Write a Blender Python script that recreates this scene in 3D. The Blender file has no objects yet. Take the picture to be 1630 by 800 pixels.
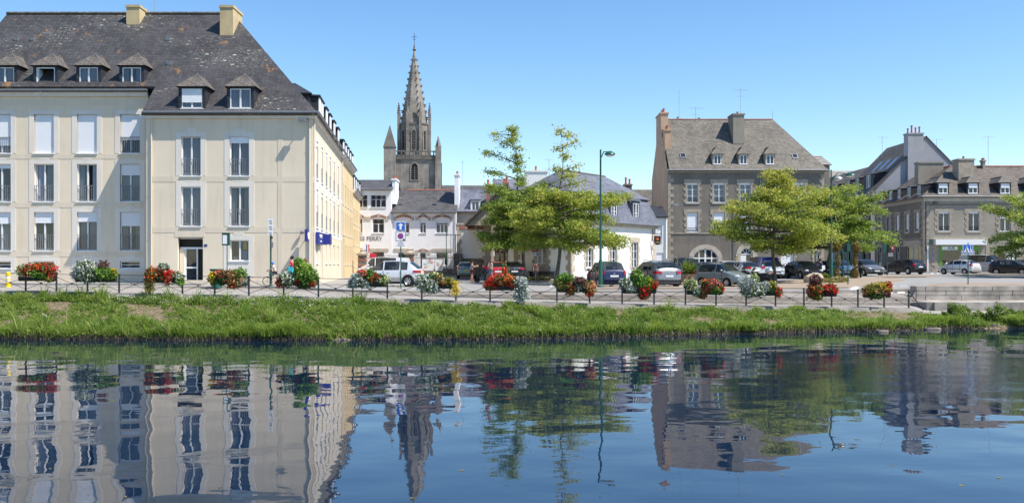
import bpy, math, random
import numpy as np
from mathutils import Matrix, Vector, noise as mnoise
random.seed(7); RNG = np.random.default_rng(7)
sc = bpy.context.scene
C = sc.collection
# ------------------------------------------------------------------ camera, sky, sun, exposure
F = 1440.0; HZ = 420.0; CAMZ = 3.2            # focal length in photo pixels, horizon row, eye height over the water
cd = bpy.data.cameras.new('camera'); cam = bpy.data.objects.new('camera', cd); C.objects.link(cam)
cam.location = (0, 0, CAMZ); cam.rotation_euler = (math.radians(90), 0, 0)
cd.sensor_width = 36; cd.lens = 36 * F / 1630; cd.shift_y = 20 / 1630
cd.clip_start = .1; cd.clip_end = 5000
sc.camera = cam
SUN = Vector((1, -.43, 1.56)).normalized()
w = bpy.data.worlds.new('World'); sc.world = w; w.use_nodes = True
nt = w.node_tree; bg = nt.nodes['Background']
sky = nt.nodes.new('ShaderNodeTexSky'); sky.sky_type = 'NISHITA'; sky.sun_disc = False
sky.sun_elevation = math.asin(SUN.z); sky.sun_rotation = math.atan2(SUN.x, SUN.y)
sky.altitude = 0; sky.air_density = 1.0; sky.dust_density = .1; sky.ozone_density = 2.2
hs_ = nt.nodes.new('ShaderNodeHueSaturation'); hs_.inputs['Saturation'].default_value = 1.2
nt.links.new(sky.outputs[0], hs_.inputs['Color']); nt.links.new(hs_.outputs[0], bg.inputs[0]); bg.inputs[1].default_value = .133
sl = bpy.data.lights.new('sun', 'SUN'); sl.energy = 5.0; sl.angle = math.radians(.5); sl.color = (1, .93, .82)
so = bpy.data.objects.new('sun', sl); C.objects.link(so); so.rotation_euler = SUN.to_track_quat('Z', 'Y').to_euler()
so.location = (30, -10, 60)
sc.view_settings.view_transform = 'Standard'; sc.view_settings.look = 'None'
sc.view_settings.exposure = 0.58; sc.view_settings.gamma = 1
sc.render.engine = 'CYCLES'
sc.cycles.max_bounces = 6; sc.cycles.transparent_max_bounces = 12

# ------------------------------------------------------------------ helpers
def P(px, py, Y):                                 # a photo pixel at distance Y -> a point of the place
    return Vector(((px - 815) * Y / F, Y, CAMZ - (py - HZ) * Y / F))
def PX(px, Y): return (px - 815) * Y / F
def PZ(py, Y): return CAMZ - (py - HZ) * Y / F
PI = math.pi

class MB:
    def __init__(s): s.v = []; s.f = []; s.m = []; s.M = None
    def add(s, pts, faces, mi=0):
        n = len(s.v)
        if s.M is not None: pts = [tuple(s.M @ Vector(p)) for p in pts]
        s.v += [tuple(p) for p in pts]
        for f in faces: s.f.append(tuple(n + i for i in f)); s.m.append(mi)
        return s
    def poly(s, *pts, mi=0): return s.add(pts, [tuple(range(len(pts)))], mi)
    def box(s, x0, x1, y0, y1, z0, z1, mi=0):
        return s.add([(x0,y0,z0),(x1,y0,z0),(x1,y1,z0),(x0,y1,z0),(x0,y0,z1),(x1,y0,z1),(x1,y1,z1),(x0,y1,z1)],
            [(0,3,2,1),(4,5,6,7),(0,1,5,4),(1,2,6,5),(2,3,7,6),(3,0,4,7)], mi)
    def hexa(s, b, t, mi=0):                      # four bottom, four top points
        return s.add(list(b)+list(t), [(0,3,2,1),(4,5,6,7),(0,1,5,4),(1,2,6,5),(2,3,7,6),(3,0,4,7)], mi)
    def prism(s, pts, y0, y1, mi=0):              # xz outline pushed along y (outline counter-clockwise seen from -y)
        n = len(pts); v = [(p[0], y0, p[1]) for p in pts] + [(p[0], y1, p[1]) for p in pts]
        f = [tuple(range(n)), tuple(range(2*n-1, n-1, -1))] + [(i, i+n, (i+1)%n+n, (i+1)%n) for i in range(n)]
        return s.add(v, f, mi)
    def slab(s, pts, z0, z1, mi=0):               # xy outline pushed along z (counter-clockwise from above)
        n = len(pts); v = [(p[0], p[1], z0) for p in pts] + [(p[0], p[1], z1) for p in pts]
        f = [tuple(range(n-1,-1,-1)), tuple(range(n, 2*n))] + [(i, (i+1)%n, (i+1)%n+n, i+n) for i in range(n)]
        return s.add(v, f, mi)
    def lathe(s, c, prof, n=12, mi=0, ax='z', cap=True):
        v = []; f = []
        for r, h in prof:
            for k in range(n):
                a = 2*PI*k/n; x, y = r*math.cos(a), r*math.sin(a)
                q = (x, y, h) if ax == 'z' else ((x, h, y) if ax == 'y' else (h, x, y))
                v.append((c[0]+q[0], c[1]+q[1], c[2]+q[2]))
        for i in range(len(prof)-1):
            for k in range(n):
                q = (i*n+k, i*n+(k+1)%n, (i+1)*n+(k+1)%n, (i+1)*n+k)
                f.append(q if ax != 'y' else q[::-1])
        e0 = tuple(range(n-1,-1,-1)); e1 = tuple(range((len(prof)-1)*n, len(prof)*n))
        if cap: f += [e0, e1] if ax != 'y' else [e0[::-1], e1[::-1]]
        return s.add(v, f, mi)
    def cyl(s, c, r, h, n=12, mi=0, ax='z', r2=None): return s.lathe(c, [(r, 0), (r if r2 is None else r2, h)], n, mi, ax)
    def tube(s, pts, r, n=6, mi=0):
        pts = [Vector(p) for p in pts]; rs = r if isinstance(r, (list, tuple)) else [r]*len(pts)
        v = []; f = []
        up = None
        for i, p in enumerate(pts):
            d = (pts[min(i+1, len(pts)-1)] - pts[max(i-1, 0)]).normalized()
            if up is None: up = Vector((0,0,1)) if abs(d.z) < .9 else Vector((1,0,0))
            a = d.cross(up)
            if a.length < 1e-4: a = d.cross(Vector((.3,.9,.1)))
            a.normalize(); b = a.cross(d).normalized(); up = b
            for k in range(n):
                t = 2*PI*k/n; v.append(tuple(p + (a*math.cos(t) + b*math.sin(t))*rs[i]))
        for i in range(len(pts)-1):
            for k in range(n): f.append((i*n+k, (i+1)*n+k, (i+1)*n+(k+1)%n, i*n+(k+1)%n))
        f += [tuple(range(n)), tuple(range(len(pts)*n-1, (len(pts)-1)*n-1, -1))]
        return s.add(v, f, mi)
    def ball(s, c, r, n=10, m=6, mi=0):
        r = r if isinstance(r, (tuple, list)) else (r, r, r)
        v = []; f = []
        for i in range(m+1):
            ph = PI*i/m
            for k in range(n):
                t = 2*PI*k/n; v.append((c[0]+r[0]*math.sin(ph)*math.cos(t), c[1]+r[1]*math.sin(ph)*math.sin(t), c[2]-r[2]*math.cos(ph)))
        for i in range(m):
            for k in range(n): f.append((i*n+k, i*n+(k+1)%n, (i+1)*n+(k+1)%n, (i+1)*n+k))
        return s.add(v, f, mi)
    def mesh(s, name, mats, smooth=None):
        me = bpy.data.meshes.new(name); me.from_pydata(s.v, [], s.f)
        for m in (mats if isinstance(mats, (list, tuple)) else [mats]): me.materials.append(m)
        me.polygons.foreach_set('material_index', s.m)
        if smooth is not None:
            me.polygons.foreach_set('use_smooth', [True]*len(s.f)); me.update()
            try: me.set_sharp_from_angle(angle=math.radians(smooth))
            except Exception: pass
        me.update(); return me
    def build(s, name, mats, parent=None, smooth=None, T=None):
        return ob(name, s.mesh(name, mats, smooth), parent, T)

def ob(name, data, parent=None, T=None):
    o = bpy.data.objects.new(name, data); C.objects.link(o)
    if parent is not None: o.parent = parent
    if T is not None: o.matrix_local = T
    return o
def tag(o, label=None, cat=None, group=None, kind=None):
    if label: o['label'] = label
    if cat: o['category'] = cat
    if group: o['group'] = group
    if kind: o['kind'] = kind
    return o
def thing(name, label, cat, loc=(0,0,0), rz=0, group=None):
    o = bpy.data.objects.new(name, None); C.objects.link(o); o.location = loc; o.rotation_euler = (0,0,rz)
    o.empty_display_size = .3
    return tag(o, label, cat, group)
KIDS = {}
def children(o):
    return [c for c in C.objects if c.parent == o]
def copy_tree(o, loc=None, rz=None, label=None, parent=None, kids=None):
    c = o.copy(); C.objects.link(c)
    if parent is not None: c.parent = parent
    for ch in (children(o)): copy_tree(ch, parent=c)
    if loc is not None: c.location = loc
    if rz is not None: c.rotation_euler = (0,0,rz)
    if label: c['label'] = label
    return c
def TR(x, y, z, rz=0): return Matrix.Translation((x,y,z)) @ Matrix.Rotation(rz, 4, 'Z')
def np_mesh(name, V, Fq, mats, attr=None, mi=None):      # V (n,3), Fq (m,k) constant face size
    me = bpy.data.meshes.new(name); k = Fq.shape[1]; m = len(Fq)
    me.vertices.add(len(V)); me.vertices.foreach_set('co', V.astype(np.float32).ravel())
    me.loops.add(m*k); me.loops.foreach_set('vertex_index', Fq.astype(np.int32).ravel())
    me.polygons.add(m); me.polygons.foreach_set('loop_start', np.arange(0, m*k, k, dtype=np.int32))
    if mi is not None: me.polygons.foreach_set('material_index', mi.astype(np.int32))
    for mt in (mats if isinstance(mats, (list, tuple)) else [mats]): me.materials.append(mt)
    if attr is not None:
        a = me.attributes.new('tone', 'FLOAT', 'FACE'); a.data.foreach_set('value', attr.astype(np.float32))
    me.update(calc_edges=True); return me

# ------------------------------------------------------------------ materials
class N:
    def __init__(s, name):
        s.m = bpy.data.materials.new(name); s.m.use_nodes = True; s.t = s.m.node_tree
        s.b = s.t.nodes['Principled BSDF']; s.out = s.t.nodes['Material Output']
    def n(s, typ, **kw):
        x = s.t.nodes.new('ShaderNode' + typ)
        for k, v in kw.items():
            if k[0] == '_': x.inputs[k[1:].replace('_', ' ')].default_value = v
            else: setattr(x, k, v)
        return x
    def l(s, a, b): s.t.links.new(a, b)
    def co(s, sx=1, sy=1, sz=1):
        tc = s.n('TexCoord'); mp = s.n('Mapping'); mp.inputs['Scale'].default_value = (sx, sy, sz)
        s.l(tc.outputs['Object'], mp.inputs['Vector']); return mp.outputs[0]
    def noise(s, scale, detail=4, vec=None, rough=.55):
        x = s.n('TexNoise', _Scale=scale, _Detail=detail, _Roughness=rough); s.l(vec or s.co(), x.inputs['Vector']); return x.outputs['Fac']
    def ramp(s, fac, stops):
        r = s.n('ValToRGB'); e = r.color_ramp.elements
        while len(e) < len(stops): e.new(.5)
        for i, (p, c) in enumerate(stops):
            e[i].position = p; e[i].color = (c[0], c[1], c[2], 1) if not isinstance(c, (int, float)) else (c, c, c, 1)
        s.l(fac, r.inputs[0]); return r.outputs[0]
    def mix(s, a, b, fac, mode='MIX'):
        x = s.n('Mix', data_type='RGBA', blend_type=mode)
        for v, i in ((fac, 0), (a, 6), (b, 7)):
            if isinstance(v, (int, float)): x.inputs[i].default_value = v
            elif isinstance(v, tuple): x.inputs[i].default_value = (v[0], v[1], v[2], 1)
            else: s.l(v, x.inputs[i])
        return x.outputs[2]
    def math(s, op, a, b=None):
        x = s.n('Math', operation=op)
        for v, i in ((a, 0), (b, 1)):
            if v is None: continue
            if isinstance(v, (int, float)): x.inputs[i].default_value = v
            else: s.l(v, x.inputs[i])
        return x.outputs[0]
    def uv(s):                                   # along-the-wall and up
        tc = s.n('TexCoord'); sp = s.n('SeparateXYZ'); s.l(tc.outputs['Object'], sp.inputs[0])
        cb = s.n('CombineXYZ'); s.l(s.math('ADD', sp.outputs[0], sp.outputs[1]), cb.inputs[0]); s.l(sp.outputs[2], cb.inputs[1]); return cb.outputs[0]
    def bump(s, h, dist, strength=1):
        x = s.n('Bump', _Strength=strength, _Distance=dist); s.l(h, x.inputs['Height']); s.l(x.outputs[0], s.b.inputs['Normal']); return x
    def fin(s, col=None, rough=.8, spec=.3, metal=0):
        if col is not None:
            if isinstance(col, tuple): s.b.inputs['Base Color'].default_value = (*col, 1)
            else: s.l(col, s.b.inputs['Base Color'])
        if isinstance(rough, (int, float)): s.b.inputs['Roughness'].default_value = rough
        else: s.l(rough, s.b.inputs['Roughness'])
        s.b.inputs['Specular IOR Level'].default_value = spec; s.b.inputs['Metallic'].default_value = metal
        return s.m
def sc3(c, k): return tuple(min(1, x*k) for x in c)
def pm(name, c, rough=.8, var=.12, scale=1.5, bump=0, bscale=25, spec=.3, metal=0, streak=0):
    n = N(name)
    f = n.noise(scale, 6, rough=.6)
    col = n.mix(sc3(c, 1-var), sc3(c, 1+var), n.ramp(f, [(.3, 0.), (.7, 1.)]))
    if streak:
        f2 = n.noise(1.0, 5, n.co(3, 3, .35)); col = n.mix(col, sc3(c, .55), n.math('MULTIPLY', n.ramp(f2, [(.52, 0.), (.75, 1.)]), streak))
    if bump: n.bump(n.noise(bscale, 4), bump)
    return n.fin(col, rough, spec, metal)
def flat(name, c, rough=.5, spec=.4, metal=0): return pm(name, c, rough, .04, 8, 0, 1, spec, metal)
M = {}
M['beige'] = pm('beige_render', (.75,.64,.495), .9, .07, .35, .004, 40, .2, 0, .24)
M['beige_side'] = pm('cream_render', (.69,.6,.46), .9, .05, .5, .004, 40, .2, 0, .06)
M['yellow_side'] = pm('ochre_render', (.67,.52,.31), .9, .06, .5, .004, 40, .2, 0, .1)
M['band'] = pm('band_render', (.71,.61,.48), .85, .06, .5, .003, 40, .2, 0, .25)
M['trim'] = pm('pale_trim', (.74,.68,.61), .85, .06, .5, .003, 40, .2, 0, .24)
M['ochre_chim'] = pm('ochre_chimney_render', (.52,.41,.24), .9, .14, 1.2, .006, 30, .2, 0, .3)
M['white'] = pm('white_paint', (.78,.78,.79), .6, .03, 2, 0, 1, .35)
M['pvc'] = pm('white_pvc', (.8,.81,.83), .4, .02, 2, 0, 1, .4)
M['shutter'] = None
M['school'] = pm('school_white_render', (.82,.82,.84), .9, .04, .6, .004, 40, .2, 0, .1)
M['white_wall'] = pm('white_limewash', (.78,.78,.74), .9, .05, .6, .005, 40, .2, 0, .12)
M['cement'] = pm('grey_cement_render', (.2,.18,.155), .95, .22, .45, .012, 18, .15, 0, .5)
M['cement2'] = pm('warm_grey_render', (.3,.27,.225), .95, .14, .5, .01, 18, .15, 0, .4)
M['granite'] = pm('granite_block', (.36,.31,.25), .9, .22, 2.2, .01, 14, .2)
M['granite_pale'] = pm('pale_granite_block', (.46,.41,.34), .9, .2, 2.4, .01, 14, .2)
M['church'] = pm('church_stone', (.235,.215,.19), .95, .42, .5, .03, 4, .15, 0, .75)
M['church_dark'] = pm('church_stone_dark', (.14,.13,.115), .95, .3, .7, .03, 4, .15)
M['rendergrey'] = pm('pale_grey_cement', (.36,.36,.38), .9, .12, .6, .004, 30, .2, 0, .35)
M['brickred'] = pm('red_brick', (.36,.155,.115), .9, .2, 6, .004, 30, .2)
M['pot'] = pm('terracotta', (.4,.15,.08), .85, .15, 5)
M['tan_gable'] = pm('tan_gable_render', (.52,.35,.24), .9, .12, .5, .01, 20, .2, 0, .35)
M['dark'] = flat('dark_interior', (.012,.012,.014), .9, .1)
M['room'] = flat('dim_room', (.05,.045,.04), .9, .1)
M['iron'] = flat('grey_iron', (.25,.26,.28), .5, .4)
M['black_iron'] = flat('black_iron', (.018,.018,.02), .45, .4)
M['zinc'] = pm('zinc', (.2,.21,.23), .45, .1, 2, 0, 1, .5, .4)
M['downpipe'] = flat('pale_pipe', (.6,.55,.46), .6)
M['green_paint'] = pm('green_paint', (.012,.085,.06), .38, .12, 3, 0, 1, .5)
M['wood_brown'] = pm('brown_wood', (.12,.055,.03), .6, .2, 5)
M['curtain'] = pm('curtain_cloth', (.4,.43,.49), .9, .12, 9)
M['rubber'] = flat('tyre_rubber', (.02,.02,.02), .85, .2)
M['alloy'] = flat('alloy', (.55,.56,.58), .3, .5, .8)
M['plastic'] = flat('black_plastic', (.02,.02,.022), .5, .4)
M['steel'] = flat('galvanised_steel', (.4,.41,.42), .45, .4, .5)
def glass(name, c=(.02,.025,.03), tr=.35, rough=.03, ior=1.5):
    n = N(name); n.fin(c, rough, .8)
    t = n.n('BsdfTransparent'); mx = n.n('MixShader', _Fac=tr); n.l(n.b.outputs[0], mx.inputs[1]); n.l(t.outputs[0], mx.inputs[2])
    n.l(mx.outputs[0], n.out.inputs[0]); n.b.inputs['IOR'].default_value = ior
    if True: n.bump(n.noise(1.3, 1), .004)
    return n.m
M['glass'] = glass('window_glass', (.03,.045,.07), .5, .03, 1.75)
M['carglass'] = glass('car_glass', (.015,.02,.022), .25, .02)
def shutter_mat():
    n = N('roller_shutter'); tc = n.n('TexCoord'); sp = n.n('SeparateXYZ'); n.l(tc.outputs['Object'], sp.inputs[0])
    wv = n.math('SINE', n.math('MULTIPLY', sp.outputs[2], 2*PI/.055)); n.bump(wv, .004)
    return n.fin((.8,.81,.84), .5, .35)
M['shutter'] = shutter_mat()
def slate(name, c, lichen=.5, orange=0, rowh=.13, dark=1.0, pale=(.42,.42,.36)):
    n = N(name); uv = n.uv()
    br = n.n('TexBrick'); n.l(uv, br.inputs['Vector'])
    for k, v in (('Scale', 1.0), ('Mortar Size', .012), ('Brick Width', .24), ('Row Height', rowh), ('Bias', 0)): br.inputs[k].default_value = v
    br.offset = .5; br.inputs['Color1'].default_value = (*sc3(c, .68), 1); br.inputs['Color2'].default_value = (*sc3(c, 1.35), 1); br.inputs['Mortar'].default_value = (*sc3(c, .35), 1)
    big = n.noise(.35, 5, rough=.65); col = n.mix(br.outputs['Color'], sc3(c, 1.6), n.math('MULTIPLY', n.ramp(big, [(.4, 0.), (.75, 1.)]), .55))
    st = n.noise(1.0, 5, n.co(1.2, 1.2, .18)); col = n.mix(col, sc3(c, .5), n.math('MULTIPLY', n.ramp(st, [(.5, 0.), (.7, 1.)]), .5))
    if lichen:
        vo = n.n('TexVoronoi', _Scale=1.15, _Randomness=1.0); mp = n.co(1.5, 1.5, 3.4); n.l(mp, vo.inputs['Vector'])
        nz = n.noise(6, 4); d = n.math('ADD', vo.outputs['Distance'], n.math('MULTIPLY', nz, .28))
        m1 = n.ramp(d, [(.30, 1.), (.36, 0.)])
        area = n.ramp(n.noise(.16, 5, n.co(1, 1, 1.4), .65), [(.49, 0.), (.6, 1.)])
        fac = n.math('MULTIPLY', n.math('MULTIPLY', m1, area), lichen); col = n.mix(col, pale, fac)
        fine = n.ramp(n.noise(9, 5), [(.56, 0.), (.66, 1.)]); col = n.mix(col, pale, n.math('MULTIPLY', n.math('MULTIPLY', fine, area), lichen*.6))
    if orange:
        om = n.ramp(n.noise(.5, 4, n.co(2.2, 2.2, .45)), [(.63, 0.), (.68, 1.)]); of = n.ramp(n.noise(7, 3), [(.45, 0.), (.55, 1.)])
        col = n.mix(col, (.4,.19,.05), n.math('MULTIPLY', n.math('MULTIPLY', om, of), orange))
    n.bump(br.outputs['Fac'], -.012)
    return n.fin(col, .62, .3)
M['slate_old'] = slate('old_slate', (.06,.058,.061), .85, .6)
M['slate_dormer'] = slate('dormer_slate', (.13,.115,.1), .25)
M['slate_cheek'] = slate('dark_slate', (.035,.038,.05), 0, 0, .11)
M['slate_blue'] = slate('blue_slate', (.14,.15,.19), .25, 0, .16)
M['slate_school'] = slate('school_slate', (.085,.082,.085), .6, 0)
M['slate_grey'] = slate('grey_weathered_slate', (.135,.122,.105), .5, .15, .15, pale=(.36,.33,.27))
M['slate_brown'] = slate('brown_weathered_slate', (.12,.1,.085), .7, .25, .15, pale=(.3,.28,.23))
M['slate_pale'] = slate('pale_dormer_slate', (.27,.25,.225), .2, 0, .15)
def asph(name, c, pale):
    n = N(name); f = n.noise(.25, 6, rough=.65); g = n.noise(60, 3)
    col = n.mix(c, pale, n.ramp(f, [(.3, 0.), (.7, 1.)])); col = n.mix(col, sc3(c, .6), n.math('MULTIPLY', n.ramp(g, [(.45, 0.), (.7, 1.)]), .5))
    n.bump(g, .004); return n.fin(col, .9, .2)
M['asphalt'] = asph('asphalt', (.255,.25,.243), (.32,.313,.305))
M['footway'] = asph('footway', (.27,.25,.235), (.35,.33,.31))
M['gravel'] = asph('sandy_gravel', (.27,.215,.165), (.35,.28,.22))
M['paint_line'] = pm('road_paint', (.62,.62,.6), .8, .15, 6)
M['kerb'] = pm('kerb_granite', (.25,.225,.2), .9, .25, 1.2, .008, 20, .2, 0, .4)
M['rock'] = pm('rough_rock', (.46,.38,.29), .95, .3, 3, .03, 6, .15)
# ------------------------------------------------------------------ the ground: heights read from the photograph by column and distance
COLS = [-4000,-400,0,240,440,540,620,800,1000,1200,1300,1450,1462,1475,2000,6000]
ROWS = {  # shore Y, bank-top, fence edge, quay back, step1 top, tread back, step2 top, tread back, kerb top  -> (Y, z)
 'shore': [(39.5,-.25),(39,-.25),(38.6,-.25),(38.0,-.25),(37.9,-.25),(38.0,-.25),(38.1,-.25),(38.4,-.25),(39.6,-.25),(41.5,-.25),(42.6,-.25),(43.4,-.25),(43.8,-.25),(44.2,-.25),(47,-.25),(60,-.25)],
 'lip':   [(40.2,.12),(39.9,.12),(39.4,.14),(38.8,.14),(38.6,.16),(38.7,.16),(38.8,.16),(39.1,.16),(40.3,.14),(42.2,.12),(43.2,.1),(44.0,.1),(44.4,.08),(45.0,.06),(47.6,.06),(60.6,.06)],
 'bank':  [(49,1.60),(48.8,1.58),(46.8,1.52),(44.8,1.45),(43.2,1.38),(42.6,1.34),(42.4,1.30),(42.8,1.16),(44.2,.98),(46.3,.8),(47.6,.7),(49.6,.54),(49.8,.5),(49.9,.45),(49.9,.42),(62,.42)],
 'edge0': [(49,1.86),(49,1.86),(47,1.81),(45,1.73),(43.4,1.65),(42.8,1.6),(42.6,1.56),(43,1.41),(44.4,1.23),(46.5,1.04),(47.8,.95),(49.8,.78),(50.0,.60),(50.1,.48),(50.1,.45),(63,.45)],
 'quay':  [(51,1.99),(51,1.98),(49.6,1.96),(48.8,1.9),(48.6,1.78),(46.8,1.66),(46.9,1.59),(46.2,1.43),(47.0,1.24),(48.6,1.05),(49.8,.94),(52.3,.8),(51.5,.75),(50.9,.60),(50.9,.55),(64,.55)],
 's1':    [(51,1.99),(51,1.98),(49.6,1.96),(48.8,1.9),(48.6,1.78),(46.8,1.66),(46.9,1.61),(46.2,1.53),(47.0,1.355),(48.6,1.17),(49.8,1.06),(52.3,.97),(51.5,1.04),(50.9,1.04),(50.9,1.04),(64,1.04)],
 't1':    [(51.2,2.0),(51.2,1.99),(49.8,1.97),(49.2,1.91),(49.0,1.8),(47.2,1.67),(47.2,1.62),(46.8,1.54),(47.6,1.365),(49.6,1.18),(51.2,1.07),(53.5,.98),(53.8,1.04),(53.9,1.05),(53.9,1.05),(66,1.05)],
 's2':    [(51.2,2.0),(51.2,1.99),(49.8,1.97),(49.2,1.91),(49.0,1.8),(47.2,1.67),(47.2,1.64),(46.8,1.60),(47.6,1.57),(49.6,1.42),(51.2,1.27),(53.5,1.2),(53.8,1.80),(53.9,1.80),(53.9,1.80),(66,1.80)],
 't2':    [(51.4,2.01),(51.4,2.0),(50,1.98),(49.5,1.93),(49.8,1.86),(48.6,1.72),(47.6,1.66),(50,1.62),(51,1.60),(52.8,1.50),(54,1.44),(56,1.44),(54.6,1.82),(54.6,1.82),(54.6,1.82),(67,1.82)],
 'kerb':  [(51.4,2.01),(51.4,2.0),(50,1.98),(49.5,1.95),(49.8,1.98),(48.6,1.83),(47.6,1.80),(50,1.69),(51,1.67),(52.8,1.62),(54,1.58),(56,1.66),(54.6,1.84),(54.6,1.84),(54.6,1.84),(67,1.84)],
}
ROWS['lip'] = [(y+.25, .13) for y, z in ROWS['shore']]
SQ_Y = [57, 64, 72, 86, 100, 150, 1500]
SQ_Z = [[2.1]*7,[2.1]*7,[2.07,2.06,2.06,2.1,2.15,2.2,2.2],[2.06,2.05,2.05,2.1,2.15,2.2,2.2],[2.04,2.02,2.03,2.08,2.12,2.2,2.2],[1.86,1.9,1.95,2.04,2.1,2.2,2.2],
 [1.79,1.84,1.9,2.0,2.1,2.2,2.2],[1.76,1.82,1.9,2.0,2.1,2.2,2.2],[1.75,1.84,1.94,2.1,2.2,2.25,2.2],[1.74,1.85,1.97,2.15,2.25,2.3,2.2],[1.74,1.87,2.0,2.17,2.28,2.3,2.2],
 [1.80,1.94,2.06,2.22,2.32,2.35,2.2],[1.9,1.99,2.08,2.22,2.32,2.35,2.2],[1.9,1.99,2.08,2.22,2.32,2.35,2.2],[1.9,1.99,2.08,2.22,2.32,2.35,2.2],[1.95,2.0,2.1,2.2,2.3,2.3,2.2]]
RN = list(ROWS)
def colrow(row, px):
    return (np.interp(px, COLS, [q[0] for q in ROWS[row]]), np.interp(px, COLS, [q[1] for q in ROWS[row]]))
def profile(px):
    pr = [colrow(r, px) for r in RN]
    for j, y in enumerate(SQ_Y):
        z = np.interp(px, COLS, [q[j] for q in SQ_Z])
        if y > pr[-1][0] + .5: pr.append((float(y), float(z)))
    return pr
def g(X, Y):
    px = X / max(Y, 1) * F + 815; pr = profile(px)
    return float(np.interp(Y, [q[0] for q in pr], [q[1] for q in pr]))
def on(px, Y, dz=0): X = PX(px, Y); return Vector((X, Y, g(X, Y) + dz))
def fine_cols(a, b, step):
    s = set(c for c in COLS if a <= c <= b); x = a
    while x <= b: s.add(x); x += step
    return sorted(s)
def strip(name, rows, mat, a=-4000, b=6000, step=60, label=None, kind='structure', dz=0):
    cols = [c for c in COLS if a <= c <= b and (c < -400 or c > 2000)] + fine_cols(max(a, -400), min(b, 2000), step); cols = sorted(set(cols))
    mb = MB(); pts = [[(PX(c, colrow(r, c)[0]), colrow(r, c)[0], colrow(r, c)[1] + dz) for r in rows] for c in cols]
    n = len(rows); v = [p for col in pts for p in col]
    f = [(i*n+j, (i+1)*n+j, (i+1)*n+j+1, i*n+j+1) for i in range(len(cols)-1) for j in range(n-1)]
    mb.add(v, f); return tag(mb.build(name, mat, smooth=35), kind=kind)
# soil of the bank with lumps
def bank_z(px, t):                               # t 0 shore .. 1 bank top
    ys, zs = colrow('shore', px); yl, zl = colrow('lip', px); yb, zb = colrow('bank', px)
    if t < .12: k = t/.12; Y = ys+(yl-ys)*k; z = zs+(zl-zs)*k
    else:
        k = (t-.12)/.88; Y = yl+(yb-yl)*k; z = zl+(zb-zl)*(k**.85)
    X = PX(px, Y)
    z += (mnoise.noise(Vector((X*.6, Y*.9, 3)))*.10 + mnoise.noise(Vector((X*2.1, Y*2.3, 7)))*.04) * min(1, 5*t*(1.04-t)); Y += (.35*mnoise.noise(Vector((X*.35,1,5)))+.15*mnoise.noise(Vector((X*1.3,1,5)))) * max(0, 1-t*4)
    if px > 1462: z -= 0.0
    return Vector((X, Y, z))
mb = MB(); cols = [-4000,-1500] + list(range(-400, 2001, 8)) + [3000, 6000]; K = 22
mb.add([tuple(bank_z(c, j/K)) for c in cols for j in range(K+1)], [(i*(K+1)+j, (i+1)*(K+1)+j, (i+1)*(K+1)+j+1, i*(K+1)+j+1) for i in range(len(cols)-1) for j in range(K)])
n = N('bank_soil'); f1 = n.noise(1.2, 6); f2 = n.noise(7, 5)
col = n.mix((.12,.09,.06), (.27,.2,.145), n.ramp(f2, [(.35,0.),(.65,1.)])); f3 = n.noise(3.2, 6, rough=.7); col = n.mix(col, (.085,.1,.035), n.math('MULTIPLY', n.ramp(f3, [(.46,0.),(.58,1.)]), .8)); n.bump(f2, .05)
M['soil'] = n.fin(col, .95, .1)
tag(mb.build('river_bank', M['soil'], smooth=60), kind='structure')
def stonewall_mat(name, c):
    n = N(name); vo = n.n('TexVoronoi', feature='DISTANCE_TO_EDGE', _Scale=2.2); n.l(n.co(1, 1, 1.8), vo.inputs['Vector'])
    f = n.noise(3, 5); col = n.mix(sc3(c,.6), sc3(c,1.35), n.ramp(f, [(.3,0.),(.7,1.)])); col = n.mix(sc3(c,.35), col, n.ramp(vo.outputs['Distance'], [(0.,0.),(.07,1.)]))
    n.bump(n.ramp(vo.outputs['Distance'], [(0.,0.),(.1,1.)]), .03); return n.fin(col, .95, .15)
M['rubble'] = stonewall_mat('rubble_stone', (.24,.21,.18))
M['old_concrete'] = pm('old_concrete', (.2,.185,.165), .95, .35, .9, .02, 9, .15, 0, .6)
strip('quay_wall', ['bank','edge0'], M['old_concrete'])
strip('quay_path', ['edge0','quay'], M['footway'])
strip('lower_step', ['quay','s1','t1'], M['kerb'])
strip('upper_step', ['t1','s2','t2'], M['kerb'])
strip('square_kerb', ['t2','kerb'], M['kerb'])
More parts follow.
